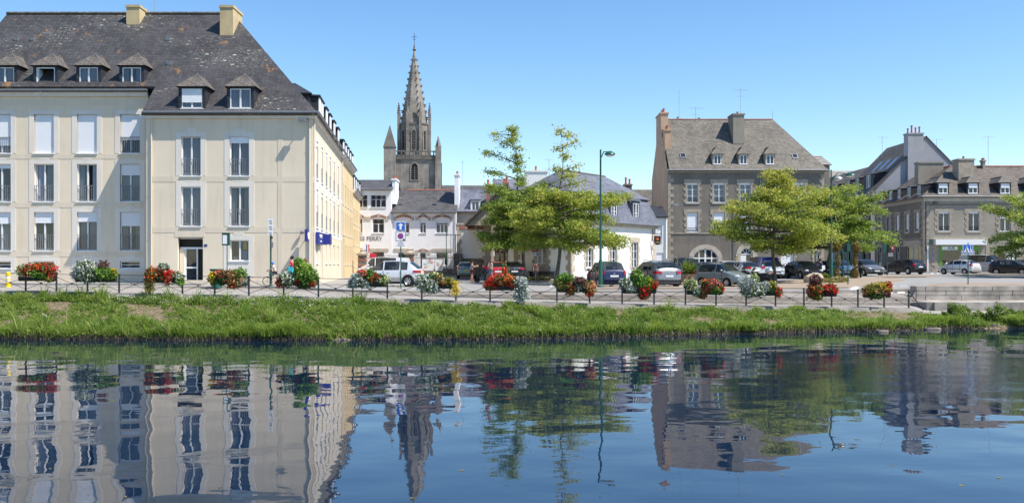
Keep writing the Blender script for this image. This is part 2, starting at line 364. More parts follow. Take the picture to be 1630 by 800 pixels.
# the square and the street: one sheet to the horizon
mb = MB(); cols = [-4000,-1500] + list(range(-400, 2001, 40)) + [1450, 1462, 1475, 3000, 6000]; cols = sorted(set(cols) | set(COLS))
def sqp(px):
    y0, z0 = colrow('kerb', px); out = [(PX(px, y0), y0, z0)]
    for j, y in enumerate(SQ_Y):
        yy = max(y, y0 + .5 + j*.3); out.append((PX(px, yy), yy, float(np.interp(px, COLS, [q[j] for q in SQ_Z]))))
    return out
n_ = len(SQ_Y)+1
mb.add([p for c in cols for p in sqp(c)], [(i*n_+j, (i+1)*n_+j, (i+1)*n_+j+1, i*n_+j+1) for i in range(len(cols)-1) for j in range(n_-1)])
tag(mb.build('square_asphalt', M['asphalt'], smooth=35), kind='structure')
def patch(name, pts, h, mat, lift=.005, kind='structure', side=None):   # a slab of pavement following the ground; pts are (px, Y)
    mb = MB(); P3 = []
    for i, a in enumerate(pts):                      # subdivide edges so that it follows the ground
        b = pts[(i+1) % len(pts)]
        for k in range(6): P3.append((a[0]+(b[0]-a[0])*k/6, a[1]+(b[1]-a[1])*k/6))
    cpx = sum(p[0] for p in pts)/len(pts); cY = sum(p[1] for p in pts)/len(pts)
    rings = []
    for s in (1, .7, .4): rings.append([on(cpx+(p[0]-cpx)*s, cY+(p[1]-cY)*s) for p in P3])
    n = len(P3); v = []
    for p in rings[0]: v.append((p.x, p.y, p.z-.05))
    for r in rings: v += [(p.x, p.y, p.z+h+lift) for p in r]
    c = on(cpx, cY); v.append((c.x, c.y, c.z+h+lift))
    f = []
    for k in range(3): f += [(k*n+i, k*n+(i+1)%n, (k+1)*n+(i+1)%n, (k+1)*n+i) for i in range(n)]
    f += [(3*n+i, 3*n+(i+1)%n, 4*n) for i in range(n)]
    me = mb.add(v, f); o = mb.build(name, [mat, side or mat])
    bm_fix(o.data); return tag(o, kind=kind)
import bmesh
def bm_fix(me):
    bm = bmesh.new(); bm.from_mesh(me); bmesh.ops.recalc_face_normals(bm, faces=bm.faces)
    if sum(f.normal.z*f.calc_area() for f in bm.faces) < 0: bmesh.ops.reverse_faces(bm, faces=bm.faces)
    bm.to_mesh(me); bm.free()
patch('footway', [(560,57.2),(470,52.6),(232,51.6),(-380,51.8),(-380,53),(200,53),(470,54),(540,71),(575,95),(592,95)], .1, M['footway'])
patch('traffic_island', [(905,52.4),(1170,54.6),(1350,56.0),(1395,60),(1440,66.5),(1400,73),(1300,70),(1200,64.5),(1160,57.8),(905,54.4)], .09, M['gravel'])
patch('tree_island', [(828,66.2),(985,66),(1000,68),(826,72)], .12, M['kerb'])
patch('far_island', [(1395,74),(1475,74),(1490,77),(1400,79)], .1, M['gravel'])
patch('shop_footway', [(1470,97.7),(1700,97.7),(1700,95),(1468,95)], .1, M['footway'])
patch('right_footway', [(1475,55.4),(1700,55.4),(1700,58.5),(1540,60.5),(1480,58)], .02, M['gravel'])
patch('raised_verge', [(1518,80),(1760,79),(1760,83),(1560,84)], .14, M['kerb'])
patch('school_footway', [(575,88),(826,84),(826,80),(700,83),(580,84)], .12, M['footway'])
def marks(name, quads):
    mb = MB()
    for q in quads:
        v = [on(a, b, .011) for a, b in q]; mb.poly(*v)
    o = mb.build(name, M['paint_line']); bm_fix(o.data); return tag(o, kind='structure')
def px_rect(x0, x1, y0, y1, skew=0): return [(x0+skew, y0), (x1+skew, y0), (x1, y1), (x0, y1)]
marks('crosswalk_marking', [[(1352+i*19,54.9+i*.12),(1364+i*19,55.0+i*.12),(1368+i*19,57.3+i*.1),(1357+i*19,57.2+i*.1)] for i in range(5)])
marks('crosswalk_marking', [[(1482+i*9,88),(1487+i*9,88),(1486+i*9,92.5),(1481.5+i*9,92.5)] for i in range(2)])
marks('lane_marking', [[(505,49.6),(560,48.9),(562,49.1),(505,49.9)],[(1270,64),(1360,75),(1363,75),(1275,64)],[(690,62),(830,60.5),(830,60.9),(690,62.4)]])
marks('lane_marking', [[(780+i*95,57.2),(784+i*95,57.2),(790+i*90,62.8),(786+i*90,62.8)] for i in range(5)])
# ------------------------------------------------------------------ river
n = N('river_water')
tc = n.n('TexCoord'); sp = n.n('SeparateXYZ'); n.l(tc.outputs['Object'], sp.inputs[0])
def wav(sx, sy, sc_, det, ro=.5):
    mp = n.n('Mapping'); mp.inputs['Scale'].default_value = (sx, sy, 1); mp.inputs['Rotation'].default_value = (0,0,.06); n.l(tc.outputs['Object'], mp.inputs['Vector'])
    return n.noise(sc_, det, mp.outputs[0], ro)
w1 = wav(.85, 1, .8, 0.0); w2 = wav(.7, 1, 2.4, 1.0); w3 = wav(.8, 1, 9, 2)
ruf = n.ramp(n.noise(.05, 3, n.co(1, 2.4, 1)), [(.45,0.),(.7,1.)])
# wind-ruffled water on the right
rx = n.n('MapRange', interpolation_type='SMOOTHSTEP'); n.l(sp.outputs[0], rx.inputs[0]); rx.inputs[1].default_value = 4; rx.inputs[2].default_value = 15
ry = n.n('MapRange', interpolation_type='SMOOTHSTEP'); n.l(sp.outputs[1], ry.inputs[0]); ry.inputs[1].default_value = 19; ry.inputs[2].default_value = 24
rz = n.n('MapRange', interpolation_type='SMOOTHSTEP'); n.l(sp.outputs[1], rz.inputs[0]); rz.inputs[1].default_value = 34; rz.inputs[2].default_value = 29
wind = n.math('MULTIPLY', n.math('MULTIPLY', rx.outputs[0], ry.outputs[0]), rz.outputs[0])
h = n.math('MULTIPLY', w1, .0165)
h = n.math('ADD', h, n.math('MULTIPLY', w2, .0022))
amp3 = n.math('ADD', n.math('MULTIPLY', ruf, .0004), n.math('ADD', .00012, n.math('MULTIPLY', wind, .004)))
h = n.math('ADD', h, n.math('MULTIPLY', w3, amp3))
n.bump(h, 1.0)
M['water'] = n.fin((.003,.013,.035), .0, .5); n.b.inputs['IOR'].default_value = 1.62
mb = MB(); mb.poly((-700,-60,0),(700,-60,0),(700,80,0),(-700,80,0)); mb.poly((-700,-60,-2.5),(-700,-60,0),(700,-60,0),(700,-60,-2.5)) if False else None
tag(mb.build('river_water', M['water']), kind='structure')
mb = MB(); mb.poly((-900,-900,1.6),(900,-900,1.6),(900,-1.6,1.6),(-900,-1.6,1.6)); mb.poly((-900,-1.6,1.6),(900,-1.6,1.6),(900,-.6,-.3),(-900,-.6,-.3))
M['near'] = pm('near_bank_turf', (.045,.07,.025), .95, .3, .8)
tag(mb.build('near_bank', M['near']), kind='structure')
# ------------------------------------------------------------------ building kit (local: x along the wall, y into the house, z up from its base)
def wall(parent, T, x0, x1, z0, z1, holes, mats, depth=.5, name='wall', gable=None):
    mb = MB(); mb.M = T
    xs = sorted({x0, x1, *[h[0] for h in holes], *[h[1] for h in holes]}); zs = sorted({z0, z1, *[h[2] for h in holes], *[h[3] for h in holes]})
    for i in range(len(xs)-1):
        for j in range(len(zs)-1):
            cx, cz = (xs[i]+xs[i+1])/2, (zs[j]+zs[j+1])/2
            if any(h[0] < cx < h[1] and h[2] < cz < h[3] for h in holes): continue
            mb.poly((xs[i],0,zs[j]), (xs[i+1],0,zs[j]), (xs[i+1],0,zs[j+1]), (xs[i],0,zs[j+1]))
    for a, b, c, d in [h[:4] for h in holes]:
        mb.poly((a,0,c), (a,0,d), (a,.2,d), (a,.2,c)); mb.poly((b,0,c), (b,.2,c), (b,.2,d), (b,0,d))
        mb.poly((a,0,c), (a,.2,c), (b,.2,c), (b,0,c)); mb.poly((a,0,d), (b,0,d), (b,.2,d), (a,.2,d))
        D = depth
        mb.poly((a,.2,c), (a,.2,d), (a,D,d), (a,D,c), mi=1); mb.poly((b,.2,c), (b,D,c), (b,D,d), (b,.2,d), mi=1)
        mb.poly((a,.2,c), (a,D,c), (b,D,c), (b,.2,c), mi=1); mb.poly((a,.2,d), (b,.2,d), (b,D,d), (a,D,d), mi=1)
        mb.poly((a,D,c), (a,D,d), (b,D,d), (b,D,c), mi=1)
    if gable: mb.poly(*[(p[0], 0, p[1]) for p in gable])
    return mb.build(name, [mats, M['dark']] if not isinstance(mats, list) else mats, parent)
WC = {}
def cached(key, fn):
    if key not in WC: WC[key] = fn()
    return WC[key]
def r3(*a): return tuple(round(x, 2) if isinstance(x, float) else x for x in a)
def window(parent, T, x, z, w, h, cols=2, rows=1, dep=.12, fw=.055, frame='pvc', shut=0, rail=0, sill=True, curt=0, box=0, flat=False, transom=0, name='window', opened=0, jit=0):
    w = round(w, 2); h = round(h, 2); T0 = (T or Matrix()) @ Matrix.Translation((x, 0, z)); fm = M[frame]
    def fr():
        mb = MB(); b = fw; y0, y1 = dep, dep+.06
        mb.box(0,b,y0,y1,0,h); mb.box(w-b,w,y0,y1,0,h); mb.box(b,w-b,y0,y1,0,b); mb.box(b,w-b,y0,y1,h-b,h)
        ih = h-2*b; top = transom
        zt = h-b-top if top else h-b
        if top: mb.box(b,w-b,y0,y1,zt-b*.6,zt)
        for i in range(1, cols): xc = b+(w-2*b)*i/cols; mb.box(xc-b*.75,xc+b*.75,y0-.012,y1-.004,b,zt-(b*.6 if top else 0))
        for j in range(1, rows): zc = b+(zt-b)*j/rows; mb.box(b,w-b,y0+.01,y1-.012,zc-.016,zc+.016)
        if sill: mb.box(-.06,w+.06,-.07,dep+.02,-.05,-.002)
        return mb.mesh(name, fm)
    o = ob(name, cached(('fr',w,h,cols,rows,dep,fw,frame,sill,transom), fr), parent, T0)
    par, TT = (parent, T0) if flat else (o, Matrix())
    def pn(i):
        mb = MB(); a = fw+(w-2*fw)*i/cols; b_ = fw+(w-2*fw)*(i+1)/cols; mb.poly((a,dep+.035,fw),(b_,dep+.035,fw),(b_,dep+.035,h-fw),(a,dep+.035,h-fw)); return mb.mesh('pane', M['glass'])
    for i in range(cols):
        if opened and i == opened-1: continue
        ob('pane', cached(('pn',w,h,cols,fw,dep,i), lambda: pn(i)), par, TT)
    if opened:                                    # a casement swung inwards
        mb = MB(); a = 0 if opened == 1 else w; s = 1 if opened == 1 else -1
        mb.box(min(a+s*.07,a+s*.1), max(a+s*.07,a+s*.1), dep+.07, dep+.07+w/cols, .06, h-.06); mb.build('casement', fm, par, T=TT)
    if curt:
        def cu():
            mb = MB(); n = 22; y = dep+.12; sp = []
            if curt == 1: sp = [(0, 1)]
            elif curt == 2: sp = [(0, .3), (.7, 1)]
            elif curt == 3: sp = [(.0, .48)]
            elif curt == 4: sp = [(.12, .42), (.58, .9)]
            for a, b_ in sp:
                pts = [(w*(a+(b_-a)*k/n), y+.02*math.sin(k*2.1), 0) for k in range(n+1)]
                mb.add([p for p in pts]+[(p[0],p[1],h) for p in pts], [(k,k+1,n+2+k,n+1+k) for k in range(n)])
            return mb.mesh('curtain', M['curtain'])
        ob('curtain', cached(('cu',w,h,dep,curt), cu), par, TT)
    if shut:
        def sh():
            mb = MB(); zb = h*(1-shut); mb.box(.03,w-.03,dep-.05,dep-.02,zb,h-.01); mb.box(.03,w-.03,dep-.055,dep-.015,zb,zb+.04); return mb.mesh('shutter', M['shutter'])
        ob('shutter', cached(('sh',w,h,dep,shut), sh), par, TT)
    if box:
        def bx():
            mb = MB(); mb.box(.01,w-.01,dep-.075,dep-.01,h-box,h); return mb.mesh('shutter_box', fm)
        ob('shutter_box', cached(('bx',w,h,dep,box), bx), par, TT)
    if rail:
        def ra():
            mb = MB(); y = .03 if rail > 0 else -.02; H = abs(rail)
            mb.box(0,w,y,y+.03,H-.03,H); mb.box(0,w,y,y+.03,.1,.13)
            k = max(6, int(w/.115))
            for i in range(k+1): xx = w*i/k; mb.box(max(0,xx-.009),min(w,xx+.009),y+.005,y+.023,.13,H-.03)
            return mb.mesh('railing', M['iron'] if rail > 0 else M['black_iron'])
        ob('railing', cached(('ra',w,rail), ra), par, TT)
    return o
def surround(parent, T, x0, x1, z0, z1, holes, mat, y=.018, name='window_surround', key=None, kz=0, th=None):
    # a flat band round an opening, proud of the wall; holes [(x0,x1,z0,z1)] one
    mb = MB(); mb.M = T; a, b, c, d = holes
    for q in ((x0,a,z0,z1),(b,x1,z0,z1),(a,b,d,z1),(a,b,z0,c)):
        if q[1]-q[0] > .005 and q[3]-q[2] > .005: mb.box(q[0],q[1],-y,.03,q[2],q[3])
    if kz: m = (x0+x1)/2; mb.box(m-.28,m+.28,-y-.004,.02,z1-.001,z1+kz)
    return mb.build(name, mat, parent)
def quoin(parent, T, x0, x1, z0, z1, mat='granite', long=.32, short=.16, h=.3, y=.03, name='stone_surround', lintel=.35, sillh=.16, key=0, seed=0):
    # toothed stone blocks round an opening; every block a box of its own with a joint
    R = random.Random(seed or int((x0*31+z0*17)*10)); mb = MB(); mb.M = T; z = z0; k = 0
    while z < z1 - .05:
        hh = min(h*R.uniform(.85,1.15), z1-z); L = long if k % 2 == 0 else short
        L *= R.uniform(.9,1.12)
        for s in (0, 1):
            yy = y+R.uniform(-.008,.008); J = .012
            if s == 0: mb.box(x0-L, x0, -yy, .06, z+J, z+hh)
            else: mb.box(x1, x1+L, -yy, .06, z+J, z+hh)
        z += hh; k += 1
    if lintel: mb.box(x0-long, x1+long, -y-.006, .06, z1+.012, z1+lintel)
    if sillh: mb.box(x0-long*.6, x1+long*.6, -y-.03, .06, z0-sillh, z0-.003)
    return tag(mb.build(name, M[mat], parent), kind='stuff')
def corner_quoins(parent, T, x, z0, z1, s=1, mat='granite', h=.36, long=.6, short=.34, seed=1, name='corner_stone', y=.03):
    R = random.Random(seed); z = z0; k = 0
    while z < z1-.1:
        hh = min(h*R.uniform(.88,1.12), z1-z); L = (long if k%2 == 0 else short)*R.uniform(.92,1.1)
        mb = MB(); mb.M = T; a, b = (x, x+s*L) if s > 0 else (x+s*L, x); mb.box(a, b, -y-R.uniform(0,.01), .08, z+.012, z+hh); mb.build(name, M[mat], parent); z += hh; k += 1
def slabpoly(mb, pts, th=.12, mi=0):              # a sloping slab: top polygon and its thickness downwards
    pts = [Vector(p) for p in pts]; n = (pts[1]-pts[0]).cross(pts[2]-pts[0]).normalized()
    if n.z < 0: pts = pts[::-1]; n = -n
    lo = [p-n*th for p in pts]; k = len(pts)
    mb.add([tuple(p) for p in pts]+[tuple(p) for p in lo], [tuple(range(k)), tuple(range(2*k-1,k-1,-1))] + [(i, i+k, (i+1)%k+k, (i+1)%k) for i in range(k)], mi)
def ridge_tiles(mb, a, b, r=.11, n=None):
    a = Vector(a); b = Vector(b); L = (b-a).length; n = n or max(2, int(L/.45))
    for i in range(n):
        p = a+(b-a)*(i/n); q = a+(b-a)*((i+.97)/n); mb.tube([p, q], [r, r*.86], 6)
def dormer(parent, T, x, y, z, w, h, k, rise=.8, hip=.75, win=None, mats=('slate_cheek','slate_dormer'), over=.16, shed=False, frame=None, ww=None):
    # front face centred at x, standing at y, z on a roof of slope k
    T0 = (T or Matrix()) @ Matrix.Translation((x, y, z)); D = h/k
    def body():
        mb = MB(); a = w/2; ww_ = ww or w-.36; wh = h-.22; b = ww_/2
        for q in ((-a,-b,-.1,h),(b,a,-.1,h),(-b,b,wh+.06,h),(-b,b,-.1,.06)): mb.box(q[0],q[1],0,.1,q[2],q[3])
        for s in (-1,1): mb.add([(s*a,.1,-.1),(s*a,.1,h),(s*a,D,h),(s*(a-.06),.1,-.1),(s*(a-.06),.1,h),(s*(a-.06),D,h)], [(0,1,2),(5,4,3),(0,3,4,1),(1,4,5,2),(0,2,5,3)])
        mb.box(-b,b,.6,.65,0,h); return mb.mesh('dormer', [M[mats[0]]])
    d = ob('dormer', cached(('db',w,h,k,mats,ww), body), parent, T0)
    def roof():
        mb = MB(); a = w/2+over; o = -over; e = .05
        if shed:
            kk = .14; o = -.1; a = w/2+.07; D2 = (h+.02-kk*o)/(k-kk)+.05
            slabpoly(mb, [(-a,o,h+.02),(a,o,h+.02),(a,D2,h+.02+kk*(D2-o)),(-a,D2,h+.02+kk*(D2-o))], .1)
        else:
            ap = (0, hip, h+rise); rb = (0, (h+rise)/k+.05, h+rise); L = (-a,o,h-e); R_ = (a,o,h-e); Db = (h-e)/k+.05
            LB = (-a,Db,h-e); RB = (a,Db,h-e)
            slabpoly(mb, [L, R_, ap], .05); slabpoly(mb, [R_, RB, rb, ap], .05); slabpoly(mb, [L, ap, rb, LB], .05)
            mb.tube([ap, rb], .05, 5)
        return mb.mesh('dormer_roof', [M[mats[1]]])
    ob('dormer_roof', cached(('dr',w,h,k,rise,hip,mats,shed,over), roof), d)
    if not shed:
        mb = MB(); a = w/2+over
        mb.tube([(a+.01,-over,h-.03),(0,hip,h+rise+.04)], .013, 5); mb.build('hip_flashing', M['zinc'] if mats[0] != 'slate_cheek' else M['steel'], d)
    kw = dict(cols=2, dep=.03, fw=.06, sill=True); kw.update(win or {}); ww_ = ww or w-.36
    window(d, Matrix(), -ww_/2, .06, ww_, h-.22, flat=True, **kw)
    return d
def chimney(parent, x0, x1, y0, y1, z0, z1, mat, cap=.08, pots=0, capmat='zinc', pot_h=.45, name='chimney', potmat='pot', ax=0, ph=None):
    mb = MB(); mb.box(x0,x1,y0,y1,z0,z1-.16); mb.box(x0-cap,x1+cap,y0-cap,y1+cap,z1-.16,z1)
    c = mb.build(name, [M[mat]], parent)
    if pots:
        R = random.Random(int(z1*100))
        for i in range(pots):
            t = (i+.5)/pots; cx = (x0+x1)/2 if ax else x0+(x1-x0)*t; cy = y0+(y1-y0)*t if ax else (y0+y1)/2; hh = pot_h*R.uniform(.7,1.15)
            m = MB(); m.lathe((cx,cy,z1), [(.14,0),(.11,hh*.3),(.1,hh*.8),(.135,hh*.84),(.135,hh),(.09,hh)], 10); m.build('chimney_pot', M[potmat], c)
    return c
def gutter(parent, T, pts, r=.07, mat='zinc', name='gutter'):
    mb = MB(); mb.M = T; mb.tube(pts, r, 8); return mb.build(name, M[mat], parent)
def pipe(parent, T, x, z0, z1, y=-.06, r=.05, mat='downpipe'):
    mb = MB(); mb.M = T; mb.tube([(x,y,z0),(x,y,z1)], r, 8)
    for k in range(int((z1-z0)/2.5)+1): mb.cyl((x,y,z0+.5+k*2.5), r*1.25, .06, 8)
    return mb.build('downpipe', M[mat], parent)
def text(parent, T, s, size, mat, ext=.01, align='CENTER', sx=1, name='lettering'):
    cu = bpy.data.curves.new(name, 'FONT'); cu.body = s; cu.size = size; cu.extrude = ext; cu.align_x = align; cu.align_y = 'CENTER'; cu.resolution_u = 3
    o = bpy.data.objects.new(name, cu); C.objects.link(o); dg = bpy.context.evaluated_depsgraph_get()
    me = bpy.data.meshes.new_from_object(o.evaluated_get(dg)); bpy.data.objects.remove(o); me.materials.clear(); me.materials.append(mat)
    me.name = name
    return ob(name, me, parent, T @ Matrix.Rotation(PI/2, 4, 'X') @ Matrix.Scale(sx, 4, (1,0,0)))
I4 = Matrix()

# ================================================================== beige apartment building
XR = PX(498, 52); Z0 = 2.0
B = thing('apartment_building', 'tall beige apartment building with dark slate roof, dormers and two ochre chimneys', 'apartment building', (XR, 52, Z0))
def bx_(px, Y=52): return PX(px, Y)-XR
def bz_(py, Y=52): return PZ(py, Y)-Z0
# right block
WR = [(bx_(288.5), bx_(319.5)), (bx_(365.5), bx_(396.5))]
rows_R = [(bz_(280), bz_(217.5)), (bz_(360), bz_(297))]
holes = [(a, b, c, d) for a, b in WR for c, d in rows_R] + [(bx_(366), bx_(396), bz_(415), bz_(382)), (bx_(283), bx_(323), .02, bz_(378))]
eR = bz_(183)
wall(B, I4, bx_(233), 0, -.3, eR, holes, [M['beige'], M['room']])
k = 0
for a, b in WR:
    for c, d in rows_R:
        surround(B, I4, a-.3, b+.3, c-.02 if False else c, d+.28, (a,b,c,d), M['trim'], kz=.07 if k%2 else .2)
        window(B, I4, a, c, b-a, d-c, rail=.98, box=(.0,.06,.38,0)[k], curt=(1,1,4,2)[k], shut=0, transom=0)
        k += 1
surround(B, I4, bx_(356), bx_(404), bz_(440), bz_(374), (bx_(366), bx_(396), bz_(415), bz_(382)), M['trim'], kz=.14)
gw = window(B, I4, bx_(366), bz_(415), bx_(396)-bx_(366), bz_(382)-bz_(415), curt=0)
mb = MB(); x = bx_(385); z = bz_(414); mb.box(x-.02,x+.24,.2,.21,z+.05,z+.55,0); mb.box(x+.02,x+.22,.2,.212,z+.62,z+1.05,1); mb.box(bx_(369),bx_(378),.2,.21,z+.12,z+.14,2); mb.box(bx_(369),bx_(379),.2,.21,z+.2,z+.22,2); mb.box(bx_(371),bx_(379),.2,.21,z+.05,z+.08,2)
mb.build('window_display', [flat('blue_poster', (.05,.35,.6)), flat('green_poster', (.5,.65,.1)), M['white']], B)
# string courses, narrow strips and keystones in pale render
mb = MB()
for py0, py1 in ((289.5,280.5),(370,361)): mb.box(bx_(243), -.25, -.012, .02, bz_(py0), bz_(py1))
for py0, py1 in ((280.5,206),(361,289.5),(448,370)): mb.box(bx_(442), bx_(450), -.014, .02, bz_(py0)+.004, bz_(py1)-.004)
for pxc in (304.5, 381, 446.5): mb.box(bx_(pxc-4), bx_(pxc+4), -.014, .02, bz_(197), bz_(190))
mb.box(bx_(278), bx_(326), -.016, .02, bz_(377), bz_(369.5)-.0)
mb.box(bx_(233), 0, -.03, .02, -.3, .28)
mb.build('string_course', M['band'], B)
# recessed entrance
D = tag(MB().box(bx_(283.5),bx_(322.5),.3,.36,bz_(396),bz_(393)).box(bx_(291),bx_(293.5),.3,.36,0,bz_(396)).box(bx_(310),bx_(312),.3,.36,0,bz_(396)).box(bx_(293.5),bx_(310),.3,.36,0,.12).box(bx_(293.5),bx_(310),.3,.36,bz_(427),bz_(424.5)).box(bx_(283.5),bx_(322.5),.3,.36,bz_(380),bz_(378.2)).build('entrance_door', M['pvc'], B))
MB().poly((bx_(293.5),.34,.1),(bx_(310),.34,.1),(bx_(310),.34,bz_(396)),(bx_(293.5),.34,bz_(396))).build('door_glass', M['glass'], D)
MB().box(bx_(283.5),bx_(291),.24,.5,.02,bz_(396)).build('entrance_reveal', M['beige'], B)
MB().box(bx_(325),bx_(330),-.02,.01,bz_(392),bz_(388.5)).build('number_plate', flat('plate_blue',(.03,.05,.2)), B)
# cornice, gutter and pipes
MB().box(bx_(231), .3, -.22, .05, eR-.03, eR+.02).box(bx_(232), .2, -.14, .05, eR-.2, eR-.03).build('cornice', M['trim'], B)
gutter(B, I4, [(bx_(230),-.36,eR+.1),(.36,-.36,eR+.1)], .075)
pipe(B, I4, bx_(241.5), -.1, eR-.1); pipe(B, I4, bx_(493), -.1, eR-.1, mat='downpipe')
mb = MB(); mb.tube([(bx_(492.5),-.02,bz_(191)),(bx_(487),-.45,bz_(189))], .03, 6); mb.box(bx_(478.5),bx_(489),-.62,-.42,bz_(195)-.02,bz_(190)); mb.build('floodlight', M['zinc'], B)
# left block, set back two metres
YL = 54; LX = -34 - XR; eL = bz_(148, 54)
ROWL = [(bz_(244,54), bz_(182,54)), (bz_(321,54), bz_(261,54)), (bz_(399,54), bz_(337.5,54)), (bz_(427,54), bz_(415.5,54))]
cx_ = [207-68.5*i for i in range(5)]
holes = []; TL = TR(0, 2, 0)
for pc in cx_:
    for r, (c, d) in enumerate(ROWL): holes.append((bx_(pc-15.8,54), bx_(pc+15.8,54), c, d))
wall(B, TL, -33.4-XR, bx_(236,54), -.3, eL, holes, [M['beige'], M['room']])
SH = [(.72,.18,.22,0),(1,0,.25,0),(1,0,.28,0),(.8,.12,.3,0),(1,0,.3,0)]
for i, pc in enumerate(cx_):
    for r, (c, d) in enumerate(ROWL):
        a, b = bx_(pc-15.8,54), bx_(pc+15.8,54); s = SH[i][r] if i != 0 else (.66,.3,.36,0)[r]
        surround(B, TL, a-.3, b+.3, c-(.25 if r == 3 else 0), d+.25, (a,b,c,d), M['trim'], kz=.1 if r else 0)
        if r < 3: window(B, TL, a, c, b-a, d-c, rail=.0 if s == 1 else .98, shut=s, box=0, curt=(0,1,2,4)[(i+r)%4], opened={(2,1):1,(1,1):2}.get((2 if i == 2 else 1 if i == 1 else 9, r), 0), jit=0)
        else: window(B, TL, a, c, b-a, d-c, cols=1, rows=2, dep=.1, sill=True)
mb = MB(); mb.M = TL
for py0, py1 in ((253,245),(330.5,322),(408.5,400)): mb.box(-33.4-XR, bx_(235,54), -.012, .02, bz_(py0,54), bz_(py1,54))
mb.box(-33.4-XR, bx_(235,54), -.03, .02, -.3, bz_(437,54)); mb.box(-33.4-XR, bx_(235,54), -.01, .02, bz_(168,54), bz_(160,54))
for pc in cx_: mb.box(bx_(pc-4,54), bx_(pc+4,54), -.016, .02, bz_(162,54), bz_(155,54)); mb.box(bx_(pc-4,54), bx_(pc+4,54), -.016, .02, bz_(175,54), bz_(171,54))
mb.build('string_course', M['band'], B)
mb = MB(); mb.M = TL; mb.box(-33.6-XR, bx_(236,54), -.22, .05, eL-.03, eL+.02); mb.box(-33.6-XR, bx_(236,54), -.14, .05, eL-.22, eL-.03); mb.build('cornice', M['trim'], B)
gutter(B, TL, [(-33.7-XR,-.36,eL+.1),(bx_(238,54),-.36,eL+.1)], .075)
# walls not facing the river
MB().poly((bx_(233),0,-.3),(bx_(233),2.5,-.3),(bx_(233),2.5,eL),(bx_(233),0,eR)).poly((-33.4-XR,2,-.3),(-33.4-XR,2,eL),(-33.4-XR,7.9,17.6),(-33.4-XR,14,eL),(-33.4-XR,14,-.3)).build('wall', M['beige'], B)
# main roof: one slope, cut back over the left block
ky = (17.75-(eR+.05))/8.35
def rz_(y): return eR+.05+(y+.35)*ky
xe = .35; xl = -33.5-XR; xj = bx_(233)-.15; hx = PX(372, 60)-XR
mb = MB()
slabpoly(mb, [(xj,-.35,rz_(-.35)), (xe,-.35,rz_(-.35)), (hx,8,17.75), (xj,8,17.75)], .15)
slabpoly(mb, [(xl,1.65,rz_(1.65)), (xj,1.65,rz_(1.65)), (xj,8,17.75), (xl,8,17.75)], .15)
slabpoly(mb, [(xe,-.35,rz_(-.35)), (xe-1.75,16.35,rz_(-.35)), (hx,8,17.75)], .15)
slabpoly(mb, [(xl,16.35,rz_(-.35)), (xe-1.75,16.35,rz_(-.35)), (hx,8,17.75), (xl,8,17.75)], .15)
mb.poly((xj,-.35,rz_(-.35)-.15),(xj,-.35,rz_(-.35)),(xj,1.65,rz_(1.65)),(xj,1.65,rz_(1.65)-.15))
Rf = mb.build('roof', M['slate_old'], B)
mb = MB(); ridge_tiles(mb, (xl,8,17.8), (hx,8,17.8), .12); mb.build('ridge_tile', [M['slate_dormer']], Rf, smooth=40)
mb = MB()
for px_, py_ in ((268,63),(270,107),(27,67),(53,59)):
    Y = 55.5 if py_ > 80 else 57.6; y = Y-52; X = bx_(px_, Y); z = rz_(y); mb.box(X-.12,X+.12,y-.15,y+.2,z-.1,z+.14)
mb.build('roof_vent', M['zinc'], Rf)
chimney(B, PX(201,59)-XR, PX(222,59)-XR, 7.0, 8.4, 15.5, PZ(8,59)-Z0, 'ochre_chim', cap=.05)
chimney(B, PX(350,58)-XR, PX(371,58)-XR, 6.0, 8.0, 14.5, PZ(8.5,58)-Z0, 'ochre_chim', cap=.05)
mb = MB(); mb.tube([(PX(246,60)-XR,8,17),(PX(246,60)-XR,8,PZ(-12,60)-Z0)], .02, 5); mb.build('aerial', M['steel'], B)
for i, pc in enumerate((305.5, 382.5)):
    dormer(B, I4, bx_(pc)+0, 0, bz_(174), 1.55, bz_(136.5)-bz_(174), ky, .85, .8, dict(shut=.72 if i == 0 else 0, curt=1, cols=2))
for i, pc in enumerate((209.5, 141, 72.5, 7.5, -61)):
    if i == 2: dormer(B, TL, bx_(pc,54), 0, bz_(140,54), 1.48, bz_(103,54)-bz_(140,54), ky, .85, .8, dict(cols=1, opened=1, fw=.07))
    else: dormer(B, TL, bx_(pc,54), 0, bz_(140,54), 1.48, bz_(103,54)-bz_(140,54), ky, .85, .8, dict(curt=1 if i else 2))
# side facade, running back from the corner
A1 = math.radians(90)+math.atan(.103); T1 = TR(0, 0, 0, A1); L1 = 19.7
sd = [(54.2-52)*1.005, (56.9-52)*1.005, (59.6-52)*1.005, (62.1-52)*1.005, (65-52)*1.005, (68.3-52)*1.005]
holes = []
for i, s in enumerate(sd):
    for c, d in rows_R: holes.append((s-.55, s+.55, c, d))
    holes.append((s-.55, s+.55, 1.25 if i != 1 else .05, 2.55))
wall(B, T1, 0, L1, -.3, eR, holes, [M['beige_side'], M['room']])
for i, s in enumerate(sd):
    for c, d in rows_R:
        surround(B, T1, s-.85, s+.85, c, d+.26, (s-.55,s+.55,c,d), M['trim'], kz=.1); window(B, T1, s-.55, c, 1.1, d-c, rail=.98, box=.25, shut=(0,.9,.5,0,.3,.7)[i] if c > 5 else (.4,0,0,.6,0,.2)[i], curt=1, dep=.1)
    window(B, T1, s-.55, 1.25 if i != 1 else .05, 1.1, 1.3 if i != 1 else 2.5, cols=2, dep=.08)
mb = MB(); mb.M = T1; mb.box(0,L1,-.22,.05,eR-.03,eR+.02); mb.box(0,L1,-.14,.05,eR-.2,eR-.03); mb.box(0.02,L1,-.012,.02,bz_(289.5),bz_(280.5)); mb.box(.02,L1,-.012,.02,bz_(370),bz_(361)); mb.build('cornice', M['trim'], B)
